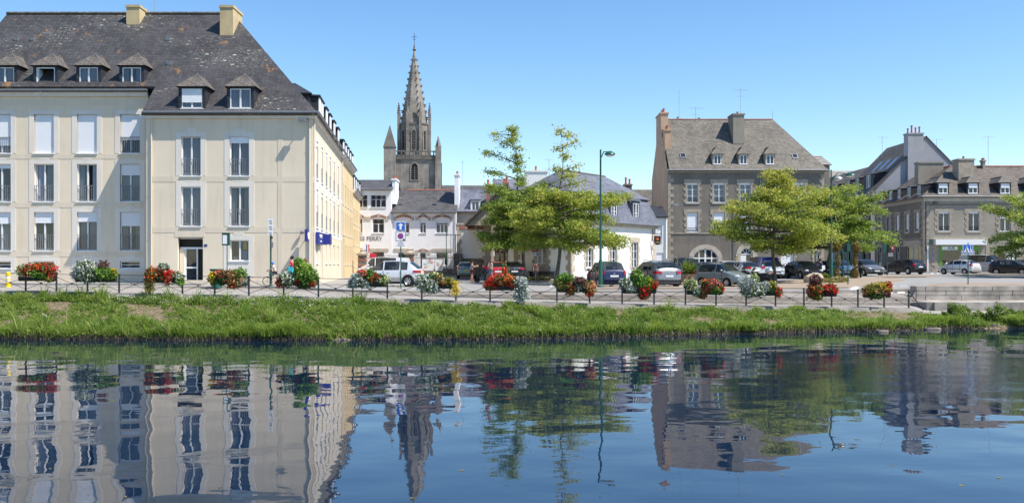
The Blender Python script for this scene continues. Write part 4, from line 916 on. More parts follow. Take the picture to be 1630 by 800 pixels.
# balustrade
mb = MB(); zb, zt = cz(253.5), cz(244.5)
for s in (-1,1):
    mb.box(-W-.1,W+.1,s*(W+.1)-.12,s*(W+.1)+.12,zt-.18,zt); mb.box(s*(W+.1)-.12,s*(W+.1)+.12,-W-.1,W+.1,zt-.18,zt)
    for k in range(13):
        t = -W+2*W*k/12; mb.box(t-.1,t+.1,s*(W+.1)-.1,s*(W+.1)+.1,zb-.1,zt-.18); mb.box(s*(W+.1)-.1,s*(W+.1)+.1,t-.1,t+.1,zb-.1,zt-.18)
    mb.box(-W-.1,W+.1,s*(W+.1)-.1,s*(W+.1)+.1,zb-.3,zb+.25); mb.box(s*(W+.1)-.1,s*(W+.1)+.1,-W-.1,W+.1,zb-.3,zb+.25)
mb.build('balustrade', M['church_dark'], ch)
# octagon stage and spire
oc = (.05, .0); ro = 2.8
def octa(r): return [(oc[0]+r*math.cos(PI/8+k*PI/4), oc[1]+r*math.sin(PI/8+k*PI/4)) for k in range(8)]
zo = cz(199); MB().slab(octa(ro), cz(256), zo).build('octagon_stage', M['church'], ch)
MB().slab(octa(ro+.12), cz(226), cz(225)).slab(octa(ro+.15), zo-.2, zo+.1).build('string_course', M['church_dark'], ch)
for k in range(8):
    a = PI/4*k-PI/2; T = TR(oc[0],oc[1],0) @ Matrix.Rotation(a+PI/2,4,'Z'); lancet(ch, 0, -ro*math.cos(PI/8), cz(240), .55, 3.2, 0, T)
for k in range(8):
    a = PI/8+k*PI/4; r = ro+.12; pinnacle(ch, oc[0]+r*math.cos(a), oc[1]+r*math.sin(a), cz(256), cz(182), .5, cz(165))
ztip = cz(80)
sp_ = MB(); o8 = octa(ro-.25); n = 16; v = []; f = []
for j in range(n+1):
    t = j/n; z = zo+(ztip-zo)*t; r = (ro-.25)*(1-t)+.1*t; v += [(x, y, z) for x, y in octa(r)]
for j in range(n):
    for k in range(8): f.append((j*8+k, j*8+(k+1)%8, (j+1)*8+(k+1)%8, (j+1)*8+k))
sp_.add(v, f); spire = sp_.build('spire', M['church'], ch)
cr = MB().ball((0,0,0),(.16,.16,.13),6,4).box(-.05,.2,-.06,.06,-.02,.1).mesh('crocket', [M['church']])
for k in range(8):
    a = PI/8+k*PI/4
    for j in range(1, 11):
        t = j/11.5; z = zo+(ztip-zo)*t; r = (ro-.25)*(1-t)+.1*t+.1; ob('crocket', cr, spire, Matrix.Translation((oc[0]+r*math.cos(a), oc[1]+r*math.sin(a), z)) @ Matrix.Rotation(a,4,'Z') @ Matrix.Scale(1.3-.5*t,4))
mb = MB(); mb.lathe((oc[0],oc[1],ztip-.2), [(.14,0),(.35,.3),(.15,.5),(.12,1.0),(.05,1.2)], 8); mb.build('finial', M['church_dark'], ch)
mb = MB(); x, y = oc; mb.tube([(x,y,ztip+.8),(x,y,cz(53))], .045, 5); mb.tube([(x-.45,y,cz(59)),(x+.45,y,cz(59))], .045, 5); mb.tube([(x-.2,y,cz(63)),(x+.2,y,cz(63))], .04, 5); mb.build('cross', M['black_iron'], ch)
# stair turret on the left
tx = -W+.1; MB().slab([(tx-1.0,-4.9),(tx+1.0,-4.9),(tx+1.0,-2.9),(tx-1.0,-2.9)], 0, cz(240)).build('stair_turret', M['church'], ch)
mb = MB(); mb.add([(tx-1.1,-5.0,cz(240)),(tx+1.1,-5.0,cz(240)),(tx+1.1,-2.8,cz(240)),(tx-1.1,-2.8,cz(240)),(tx,-3.9,cz(204))],[(0,1,4),(1,2,4),(2,3,4),(3,0,4),(3,2,1,0)]); t_ = mb.build('turret_roof', M['church_dark'], ch)
# nave roof low behind
mb = MB(); slabpoly(mb, [(-2,4,12),(24,4,12),(24,12,16),(-2,12,16)], .2); mb.build('nave_roof', M['slate_school'], ch); MB().box(-2,24,5,19,0,12).build('nave', M['church'], ch)

# ================================================================== tall grey building with granite trim
G = thing('granite_building', 'tall grey rendered building with granite window surrounds and three dormers', 'building', (PX(1063,92), 92, 2.15)); gx = lambda p: PX(p,92)-PX(1063,92); gz = lambda q: PZ(q,92)-2.15
WG = gx(1312); eg = gz(272); holes = []
cg = [(1093.6,1111),(1136,1153.6),(1178,1195.2),(1220.6,1237.5),(1263.6,1280.8)]
for a, b in cg: holes += [(gx(a),gx(b),gz(322),gz(291)), (gx(a),gx(b),gz(369),gz(338.5))]
A0 = (gx(1103),gx(1143),gz(424),gz(395.5)); A2 = (gx(1178.6),gx(1198),.05,gz(394.5)); A3 = (gx(1243),gx(1263.5),gz(420),gz(395))
A4 = (gx(1296),gx(1306),gz(420),gz(400))
wall(G, I4, 0, WG, -.2, eg, holes+[A0,A2,A3,A4], [M['cement'], M['room']])
for i, h in enumerate(holes):
    up = i % 2 == 0; c = i//2
    quoin(G, I4, *h, 'granite', .34, .17, .3, .035, lintel=.36, sillh=.17, seed=i+3)
    if up: window(G, I4, h[0], h[2], h[1]-h[0], h[3]-h[2], cols=2, rows=3, rail=-.42, box=.2, curt=1 if c != 4 else 3, opened=1 if c == 4 else 0)
    else: window(G, I4, h[0], h[2], h[1]-h[0], h[3]-h[2], cols=2, rows=3, rail=-.42, shut=(1,.55,1,.5,1)[c], curt=0)
def archwin(parent, h, R_out, mat, bars=True, fan=False):
    a, b, c, d = h; cx = (a+b)/2; r = (b-a)/2; n = 12; zs = d-r*(.75 if not fan else 1); ry = d-zs
    mb = MB(); pin = [(cx+r*math.cos(PI*k/n), zs+ry*math.sin(PI*k/n)) for k in range(n+1)]
    po = [(cx+(r+R_out)*math.cos(PI*k/n), zs+(ry+R_out)*math.sin(PI*k/n)) for k in range(n+1)]
    for k in range(n): mb.prism([pin[k], po[k], po[k+1], pin[k+1]][::-1] if False else [pin[k],po[k],po[k+1],pin[k+1]], -.05-.006*(k%2), .1)
    for s in (-1, 1):
        z = max(c, .05); k = 0
        while z < zs-.05:
            L = R_out*(1.15 if k%2 else .75); x0, x1 = (a-L, a) if s < 0 else (b, b+L); mb.box(x0,x1,-.05,.1,z+.01,min(z+.35,zs)); z += .35; k += 1
    ar = mb.build('stone_arch', M[mat], parent)
    sp2 = MB()
    for k in range(n):                             # corners of the square opening closed behind the ring
        p, q = pin[k], pin[k+1]; sp2.poly((p[0],.02,p[1]),(q[0],.02,q[1]),(q[0],.02,d+.02),(p[0],.02,d+.02))
    sp2.build('spandrel', M[mat], parent)
    fr = MB(); w = .09
    pi2 = [(cx+(r-w)*math.cos(PI*k/n), zs+(ry-w)*math.sin(PI*k/n)) for k in range(n+1)]
    for k in range(n): fr.prism([pi2[k],pin[k],pin[k+1],pi2[k+1]], .08, .14)
    if fan:
        fr.box(a,b,.08,.14,zs-.05,zs+.05); 
        for k in (3,6,9): fr.tube([(cx,.11,zs),(cx+(r-.03)*math.cos(PI*k/n),.11,zs+(ry-.03)*math.sin(PI*k/n))], .03, 4)
    else:
        for t in (-.5,0,.5): fr.box(cx+t*r*1.0-.05*(1.6 if t == 0 else 1),cx+t*r+.05*(1.6 if t == 0 else 1),.08,.14,c,zs+ry*math.sqrt(1-t*t)-.02)
        fr.box(a,b,.078,.138,zs-.08,zs+.04); fr.box(a,b,.082,.14,c,c+.1); fr.box(a,a+.1,.08,.141,c,zs); fr.box(b-.1,b,.08,.141,c,zs)
    f_ = fr.build('arched_window', M['pvc'], parent)
    MB().poly((a,.12,c),(b,.12,c),(b,.12,d),(a,.12,d)).build('pane', M['glass'], f_)
archwin(G, A0, .42, 'granite_pale'); archwin(G, A2, .42, 'granite_pale', fan=True)
MB().box(A2[0],A2[0]+.6,.1,.16,.05,gz(406)).build('door', M['pvc'], G); MB().box(A2[1]-.12,A2[1],.1,.3,.05,gz(406)).build('door', M['pvc'], G)
quoin(G, I4, *A3, 'granite', .3, .18, .33, .04, lintel=.0, sillh=0, seed=31); MB().box(A3[0],A3[1],.1,.16,A3[2],A3[3]-.05).build('shutter', M['shutter'], G); quoin(G, I4, *A4, 'granite', .25, .15, .33, .04, lintel=.3, sillh=.1, seed=32); window(G, I4, A4[0], A4[2], A4[1]-A4[0], A4[3]-A4[2])
MB().box(0,WG,-.06,.02,gz(372),gz(370)).build('string_course', M['granite'], G); MB().box(0,WG,-.1,.02,eg-.18,eg-.02).build('cornice', M['granite'], G); MB().box(A3[0]-.2,A3[1]+.2,-.05,.02,0,A3[2]-.05).build('plinth', M['rubble'], G)
corner_quoins(G, I4, 0, .1, eg-.3, 1, 'granite', .38, .55, .3, 41); corner_quoins(G, I4, WG, .1, eg-.3, -1, 'granite', .38, .55, .3, 42)
gutter(G, I4, [(-.1,-.32,eg+.06),(WG+.3,-.32,eg+.06)], .08); pipe(G, I4, gx(1209.6), gz(372), eg, mat='zinc'); pipe(G, I4, gx(1167.6), 0, gz(330), mat='zinc', r=.035)
mb = MB(); mb.tube([(gx(1064),-.02,gz(335)),(gx(1068),-.5,gz(328)),(gx(1072),-.9,gz(326.5))], .03, 5); mb.box(gx(1070),gx(1077),-1.1,-.8,gz(327.5),gz(326)); mb.build('street_light_arm', M['steel'], G)
MB().box(gx(1170.5),gx(1176),-.03,0,gz(412.5),gz(409.5)).build('brass_plate', flat('brass',(.5,.4,.12)), G)
DG = 10.5; yr = 5.2; zr = PZ(190,97.2)-2.15; hxr = PX(1230,97.2)-PX(1063,92)
wall(G, TR(0,DG,0,-PI/2), 0, DG, -.2, eg, [], [M['tan_gable'], M['room']], gable=[(0,eg),(DG,eg),(DG-yr,zr+.1)])
wall(G, TR(WG,0,0,PI/2), 0, DG, -.2, eg, [], [M['cement2'], M['room']]); wall(G, TR(WG,DG,0,PI), 0, WG, -.2, eg, [], [M['cement2'], M['room']])
kg = (zr-eg-.05)/(yr+.3); mb = MB()
slabpoly(mb, [(.12,-.3,eg+.05),(WG+.35,-.3,eg+.05),(hxr,yr,zr),(.12,yr,zr)], .14); slabpoly(mb, [(WG+.35,-.3,eg+.05),(WG+.35,DG+.3,eg+.05),(hxr,yr,zr)], .14); slabpoly(mb, [(.12,DG+.3,eg+.05),(WG+.35,DG+.3,eg+.05),(hxr,yr,zr),(.12,yr,zr)], .14)
rg = mb.build('roof', M['slate_grey'], G); mb = MB(); ridge_tiles(mb, (.1,yr,zr+.0), (hxr,yr,zr+.0), .08); mb.build('ridge_tile', M['brickred'], rg)
for pc in (1143,1184.5,1227): dormer(G, I4, gx(pc), .25, eg+.05+.55*kg, 1.03, gz(250)-gz(268), kg, .75, .55, dict(rows=1, dep=.0), mats=('granite','slate_grey'), ww=.74)
for px_, py_ in ((1087,248),(1265,249)):
    y = .0; z = 0
    for k in range(60):
        y = k*.05; z = eg+.05+(y+.3)*kg
        if 420-(z+2.15-3.2)*F/(92+y) < py_: break
    x = PX(px_,92+y)-PX(1063,92); m = MB(); m.hexa([(x-.3,y-.3,z-.3*kg-.02),(x+.3,y-.3,z-.3*kg-.02),(x+.3,y+.2,z+.2*kg-.02),(x-.3,y+.2,z+.2*kg-.02)], [(x-.3,y-.34,z-.3*kg+.08),(x+.3,y-.34,z-.3*kg+.08),(x+.3,y+.16,z+.2*kg+.08),(x-.3,y+.16,z+.2*kg+.08)]); v = m.build('roof_window', M['zinc'], rg)
    m = MB(); m.poly((x-.22,y-.27,z-.23*kg+.1),(x+.22,y-.27,z-.23*kg+.1),(x+.22,y+.1,z+.14*kg+.1),(x-.22,y+.1,z+.14*kg+.1)); m.build('pane', M['carglass'], rg)
chimney(G, gx(1174)+.15, gx(1174)+1.3, 2.4, 4.6, zr-3, PZ(182,95)-2.15, 'cement2', pots=2, ax=1, pot_h=.3)
chimney(G, -.02, .75, 4.1, 7.3, zr-2.5, PZ(181,97)-2.15, 'tan_gable', pots=3, ax=1); chimney(G, .02, .65, 1.9, 3.1, eg+1.5, PZ(206,94)-2.15, 'tan_gable', pots=2, ax=1)
chimney(G, PX(1074,99)-PX(1063,92), PX(1083,99)-PX(1063,92), 6.5, 7.2, zr-2, PZ(190,99)-2.15, 'cement', pots=1, potmat='zinc', pot_h=.3); chimney(G, PX(1107.5,99)-PX(1063,92), PX(1116.5,99)-PX(1063,92), 6.5, 7.2, zr-2, PZ(191,99)-2.15, 'cement', pots=1, potmat='zinc', pot_h=.3)
def aerial(parent, x, y, z0, z1, kind=0):
    m = MB(); m.tube([(x,y,z0),(x,y,z1)], .022, 5); h = z1-.1
    if kind:
        m.tube([(x-.7,y,h),(x+.9,y,h-.05)], .018, 4)
        for k in range(6): m.tube([(x-.6+.25*k,y-.25,h),(x-.6+.25*k,y+.25,h)], .012, 3)
        m.tube([(x-.5,y,h-.7),(x+.5,y,h-.7)], .015, 4)
    m.build('aerial', M['steel'], parent)
aerial(G, PX(1081.5,98)-PX(1063,92), 6.2, zr-1, PZ(143,98)-2.15); aerial(G, PX(1108,98)-PX(1063,92), 6.2, zr-1, PZ(170,98)-2.15, 1); aerial(G, PX(1179.5,98)-PX(1063,92), 6.2, zr-1, PZ(141,98)-2.15, 1); aerial(G, hxr, yr, zr-.2, zr+.9)
# small wing behind, right end
o = thing('town_house', 'small slate roof with red ridge peeping over the granite building end', 'house', (PX(1282,104), 104, 2.2)); e_ = PZ(262,104)-2.2; MB().box(0,2.8,0,4,0,e_).build('wall', M['cement'], o); mb = MB(); slabpoly(mb, [(-.1,-.2,e_),(3,-.2,e_),(2.6,2,e_+1.15),(-.1,2,e_+1.15)], .1); mb.build('roof', M['slate_pale'], o); mb = MB(); ridge_tiles(mb, (-.1,2,e_+1.15),(2.6,2,e_+1.15), .08); mb.build('ridge_tile', M['brickred'], o)

# ================================================================== corner building with the shop
XC = PX(1470,98); K_ = thing('corner_building', 'grey-brown corner building with stone quoins and a green-framed shop', 'building', (XC, 98, 2.3)); kx = lambda p: PX(p,98)-XC; kz_ = lambda q: PZ(q,98)-2.3
WK = kx(1760); ek = kz_(314); fr_ = [(1494,1511),(1541.5,1558.5),(1592,1609),(1640,1657),(1690,1707)]
holes = [(kx(a),kx(b),kz_(367.5),kz_(337)) for a, b in fr_]; shop = (kx(1495),kx(1558),.1,kz_(391)); gd = (kx(1587),kx(1618),.05,kz_(391))
wall(K_, I4, 0, WK, -.3, ek, holes+[shop, gd, (kx(1640),kx(1660),.05,kz_(395))], [M['cement2'], M['room']], depth=.6)
for i, h in enumerate(holes): quoin(K_, I4, *h, 'granite', .42, .22, .32, .035, lintel=.34, sillh=.2, seed=60+i); window(K_, I4, h[0], h[2], h[1]-h[0], h[3]-h[2], cols=2, rows=1, rail=-.5 if i < 2 else 0, box=.18, curt=0, shut=.35 if i == 2 else 0)
corner_quoins(K_, I4, 0, .1, ek-.4, 1, 'granite', .38, .55, .34, 61); 
GRN = flat('shop_green', (.11,.3,.03), .4)
MB().box(kx(1486),kx(1569.5),-.55,.0,kz_(389.5),kz_(381)).build('awning_box', M['white'], K_)
sf = MB().box(shop[0],shop[0]+.3,-.03,.1,.1,shop[3]).box(shop[0]+.3,shop[1],-.02,.1,kz_(398),shop[3]).box(shop[0]+.3,shop[1],-.02,.1,.1,.35).box(shop[1]-.1,shop[1],-.02,.1,.35,kz_(398)).build('shop_front', GRN, K_)
MB().box(shop[0]+.3,kx(1524),-.03,-.02,kz_(397.5),kz_(392)).build('shop_fascia', M['white'], sf)
text(sf, TR(kx(1514),-.04,kz_(394.6)), 'AX', .42, M['plastic'], .008, sx=1.4)
MB().poly((shop[0]+.3,.05,.35),(shop[1]-.1,.05,.35),(shop[1]-.1,.05,kz_(398)),(shop[0]+.3,.05,kz_(398))).build('shop_glass', M['glass'], sf)
PP = MB().box(0,.34,0,.02,0,.2).mesh('price_card', [M['white']])
for i in range(6):
    for j in range(4): ob('price_card', PP, sf, TR(kx(1530)+.42*j*.9,.02,kz_(420)+.38*i*.8))
quoin(K_, I4, shop[0]-.2, shop[1]+.75, .0, kz_(391), 'granite', .6, .35, .36, .035, lintel=0, sillh=0, seed=77)
GB = MB()
for i in range(9):
    for j in range(7):
        if i > 3 and j < 4: continue
        x = gd[0]+.05+i*.225; z = .6+j*.3; GB.box(x,x+.2,.1,.16,z,z+.26)
GB.build('glass_block', M['carglass'], K_); MB().box(kx(1602.5),kx(1615.5),.06,.12,.05,kz_(403)).build('door', M['shutter'], K_); MB().box(gd[0],gd[1],.04,.1,kz_(402),kz_(399.5)).box(kx(1599.5),kx(1602.3),.04,.2,.05,kz_(402)).build('door_frame', M['cement'], K_)
MB().box(0,WK,-.05,.02,kz_(380.5),kz_(378)).build('string_course', M['granite'], K_); MB().box(-.1,WK,-.2,.02,ek-.1,ek+.02).box(-.05,WK,-.1,.02,ek-.45,ek-.1).build('cornice', M['granite_pale'], K_)
gutter(K_, I4, [(-.3,-.34,ek+.08),(WK,-.34,ek+.08)], .07); mb = MB(); mb.tube([(kx(1475),-.06,ek-.2),(kx(1479),-.06,kz_(326)),(kx(1600),-.06,kz_(325)),(WK,-.06,kz_(325.5))], .025, 4); mb.tube([(kx(1473.5),-.07,kz_(400)),(kx(1473.5),-.07,ek-.3)], .04, 6); mb.box(kx(1484),kx(1490),-.5,-.1,kz_(323.5),kz_(322)); mb.build('cable', M['black_iron'], K_)
MB().box(kx(1475.2),kx(1477.2),-.12,-.02,0,kz_(392)).build('downpipe', M['white'], K_); MB().box(kx(1479),kx(1484),-.04,-.0,kz_(388),kz_(380.5)).build('street_name_sign', M['green_paint'], K_)
# side facing the street on the left, in shade
LK = 13.2; TK = TR(0, LK, 0, -PI/2); ys = [LK-(y-98) for y in (109.6,107,104.6,102,99.5)]; hs = [(s-.42,s+.42,kz_(367.5),kz_(337)) for s in ys]
sh2 = (LK-4.3,LK-.5,.4,kz_(391)); dd = [(ys[0]-.45,ys[0]+.45,.05,2.9),(ys[2]-.45,ys[2]+.45,.05,2.9)]
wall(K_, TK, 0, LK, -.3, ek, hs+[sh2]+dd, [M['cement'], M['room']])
for i, h in enumerate(hs): quoin(K_, TK, *h, 'granite', .36, .2, .32, .035, lintel=.34, sillh=.2, seed=80+i); window(K_, TK, h[0], h[2], .84, h[3]-h[2], shut=.85 if i > 1 else 0, curt=1)
for h in dd: quoin(K_, TK, *h, 'granite', .36, .2, .34, .035, lintel=.34, sillh=0, seed=91); window(K_, TK, h[0], h[2], h[1]-h[0], h[3]-h[2], cols=2, transom=.6)
corner_quoins(K_, TK, LK, .1, ek-.4, -1, 'granite', .38, .5, .3, 65)
mb = MB(); mb.M = TK; mb.box(sh2[0],sh2[1],-.35,0,kz_(391),kz_(381.5)); mb.build('awning_box', M['granite_pale'], K_); window(K_, TK, sh2[0], sh2[2], sh2[1]-sh2[0], sh2[3]-sh2[2], cols=3, fw=.08)
mb = MB(); mb.M = TK; mb.box(0,LK,-.05,.02,kz_(380.5),kz_(378)); mb.box(0,LK,-.2,.02,ek-.1,ek+.02); mb.box(0,LK,-.1,.02,ek-.45,ek-.1); mb.build('string_course', M['granite'], K_)
yk = 5.5; zk = PZ(265,103.5)-2.3; kk = (zk-ek-.05)/(yk+.3); xk = (zk-ek-.05)/kk-.3; mb = MB()
slabpoly(mb, [(-.3,-.3,ek+.05),(WK,-.3,ek+.05),(WK,yk,zk),(xk,yk,zk)], .14); slabpoly(mb, [(-.3,-.3,ek+.05),(xk,yk,zk),(xk,LK,zk),(-.3,LK,ek+.05)], .14); slabpoly(mb, [(xk,yk,zk),(WK,yk,zk),(WK,11.3,ek),(xk,11.3,ek)], .14); slabpoly(mb, [(xk,yk,zk),(xk,LK,zk),(2*xk+.3,LK,ek+.05),(2*xk+.3,yk+.1,ek+.05)], .14)
rk = mb.build('roof', M['slate_brown'], K_); mb = MB(); ridge_tiles(mb, (xk,yk,zk+.03),(WK,yk,zk+.03), .11); ridge_tiles(mb, (xk,yk,zk+.03),(xk,LK,zk+.03), .11); mb.build('ridge_tile', M['brickred'], rk)
for i, pc in enumerate((1502.5,1550.3,1601.5,1648,1696)): dormer(K_, I4, kx(pc), .2, ek+.05+.5*kk, 1.3, kz_(291)-kz_(310), kk, .65, .7, dict(shut=.45, rows=1, dep=.0), mats=('slate_cheek','slate_dormer'), ww=.98)
for s in ys[1:]+[ys[0]]: dormer(K_, TK, s, .2, ek+.05+.5*kk, 1.05, 1.15, kk, .6, .6, dict(dep=.0, rows=1), mats=('slate_cheek','slate_pale'), shed=True, ww=.75)
chimney(K_, kx(1536)+.6, kx(1572)-.1, 2.6, 4.0, ek+2, PZ(253,101)-2.3, 'granite', pots=1); chimney(K_, kx(1603), kx(1607), 5, 5.6, zk-1, zk+.7, 'granite', pots=2, pot_h=.3)
chimney(K_, PX(1460,104.5)-XC, PX(1500,104.5)-XC, 6.2, 7.2, ek+1, PZ(258,104.5)-2.3, 'cement2')
aerial(K_, PX(1573,104)-XC, 6, zk-.5, PZ(216,104)-2.3, 1)

# ================================================================== tall gabled house behind the corner, and the row along the street
Hh = thing('gabled_house', 'tall house with pale rendered gable, wide chimney and roof windows behind the corner building', 'house', (45.2, 114, 2.3)); L2 = 12.0; ze = 9.8; zp = 16.9; xa = 7.0
MB().prism([(0,0),(14,0),(14,ze),(xa,zp),(0,ze)], 0, .4).build('gable_wall', pm('pale_grey_render', (.33,.33,.355), .9, .1, .5, 0, 1, .2, 0, .35), Hh)
wall(Hh, TR(0,L2,0,-PI/2), 0, L2, 0, ze, [(1.5+2.6*i,2.5+2.6*i,4+0,6) for i in range(4)]+[(1.5+2.6*i,2.5+2.6*i,.5,2.6) for i in range(4)], [M['cement'], M['room']])
ksl = (zp-ze)/xa; mb = MB(); slabpoly(mb, [(-.3,-.1,ze-.3*ksl+.1),(-.3,L2,ze-.3*ksl+.1),(xa,L2,zp+.12),(xa,-.1,zp+.12)], .15); slabpoly(mb, [(14.3,-.1,ze-.3*ksl+.1),(14.3,L2,ze-.3*ksl+.1),(xa,L2,zp+.12),(xa,-.1,zp+.12)], .15); rh = mb.build('roof', M['slate_brown'], Hh)
chimney(Hh, PX(1443.5,114)-45.2, PX(1468,114)-45.2, -.35, .9, 8, PZ(212,114)-2.3, 'rendergrey', pots=4, pot_h=.9)
for i, (py_) in enumerate((2.2,4.6,7.0)):
    x0, x1 = 3.1, 4.6; m = MB(); z = lambda x: ze+x*ksl+.14
    m.hexa([(x0,py_,z(x0)),(x1,py_,z(x1)),(x1,py_+1.1,z(x1)),(x0,py_+1.1,z(x0))], [(x0,py_,z(x0)+.1),(x1,py_,z(x1)+.1),(x1,py_+1.1,z(x1)+.1),(x0,py_+1.1,z(x0)+.1)]); v = m.build('roof_window', M['zinc'], rh); m = MB(); m.poly((x0+.1,py_+.1,z(x0+.1)+.11),(x1-.1,py_+.1,z(x1-.1)+.11),(x1-.1,py_+1.0,z(x1-.1)+.11),(x0+.1,py_+1.0,z(x0+.1)+.11)); m.build('pane', pm('roof_glass', (.1,.16,.28), .05, .02, 1, 0, 1, .8), rh)
TH = TR(0, L2, 0, -PI/2); dormer(Hh, TH, L2-3.0, .9, ze+.9*ksl, 3.2, 1.8, ksl, .6, .6, dict(cols=2, dep=0.), mats=('slate_cheek','slate_pale'), shed=True, ww=1.2)
for s in (2.0, 5.2): dormer(Hh, TH, s, .9, ze+.9*ksl, 1.5, 1.7, ksl, .6, .6, dict(cols=2, dep=0.), mats=('slate_cheek','slate_pale'), shed=True, ww=1.0)
aerial(Hh, PX(1402,124)-45.2, 9.5, zp-2, PZ(218,124)-2.3, 1); aerial(Hh, PX(1494,114.5)-45.2, 1, ze+1, PZ(219,114)-2.3, 1)
R3 = thing('street_house', 'dark slate-roofed house with a row of dormers far down the side street', 'house', (45.2, 126.2, 2.3)); L3 = 22
wall(R3, TR(0,L3,0,-PI/2), 0, L3, 0, ze, [(1.5+2.6*i,2.5+2.6*i,4+0,6) for i in range(8)]+[(1.5+2.6*i,2.5+2.6*i,.5,2.6) for i in range(8)], [M['cement2'], M['room']])
for i in range(8):
    for z in (4, .5): window(R3, TR(0,L3,0,-PI/2), 1.5+2.6*i, z, 1.0, 2.0, shut=.5 if i%2 else 1)
mb = MB(); zq = 15.1; kq = (zq-ze)/7; slabpoly(mb, [(-.3,0,ze),(-.3,L3,ze),(7,L3,zq),(7,0,zq)], .15); slabpoly(mb, [(14,0,ze),(14,L3,ze),(7,L3,zq),(7,0,zq)], .15); mb.build('roof', M['slate_brown'], R3)
for i in range(7): dormer(R3, TR(0,L3,0,-PI/2), 1.6+3.0*i, .7, ze+.7*kq+.2, 1.6, 1.7, kq, .6, .6, dict(dep=0.), mats=('slate_cheek','slate_pale'), shed=True, ww=1.0)
R4 = thing('street_house', 'distant pale slate hipped roof closing the view down the side street', 'house', (PX(1310,152), 152, 2.3)); e4 = PZ(292,152)-2.3; w4 = PX(1400,152)-PX(1310,152)
MB().box(0,w4,0,9,0,e4).build('wall', M['white_wall'], R4); mb = MB(); slabpoly(mb, [(-.4,-.4,e4),(w4+.4,-.4,e4),(w4,4.5,e4+2.6),(2.2,4.5,e4+2.6)], .15); slabpoly(mb, [(-.4,-.4,e4),(-.4,9.4,e4),(2.2,4.5,e4+2.6)], .15); slabpoly(mb, [(-.4,9.4,e4),(w4+.4,9.4,e4),(w4,4.5,e4+2.6),(2.2,4.5,e4+2.6)], .15); mb.build('roof', M['slate_pale'], R4)
# ================================================================== vehicles
def paint(name, c, metal=.35):
    n = N(name); n.b.inputs['Coat Weight'].default_value = .8; n.b.inputs['Coat Roughness'].default_value = .05; return n.fin(c, .35, .5, metal)
M['lamp_red'] = flat('tail_lamp_red', (.35,.008,.01), .15, .6); M['lamp_white'] = flat('head_lamp', (.55,.57,.6), .08, .8); M['plate'] = flat('number_plate', (.7,.71,.72), .4); M['plate_yellow'] = flat('number_plate_yellow', (.6,.45,.05), .4)
def wheel_mesh(r):
    t = MB(); t.lathe((0,-.11,0), [(r*.6,.07),(r*.63,0),(r*.93,0),(r,.03),(r,.19),(r*.93,.22),(r*.62,.22)], 20, 0, 'y'); tm = t.mesh('tyre', [M['rubber']], 40)
    q = MB(); q.lathe((0,-.09,0), [(.04,0),(.1,.0),(r*.12,.03)], 10, 0, 'y')
    for k in range(7):
        a = 2*PI*k/7; c, s = math.cos(a), math.sin(a); q.add([(c*.05-s*.03,-.085,s*.05+c*.03),(c*.05+s*.03,-.085,s*.05-c*.03),(c*r*.63+s*.045,-.095,s*r*.63-c*.045),(c*r*.63-s*.045,-.095,s*r*.63+c*.045)], [(0,1,2,3)])
    q.lathe((0,-.1,0), [(r*.54,0.02),(r*.6,0),(r*.63,.01),(r*.63,.06)], 18, 0, 'y', cap=False);
    return tm, q.mesh('rim', [M['alloy'], M['plastic']])
WM = {}
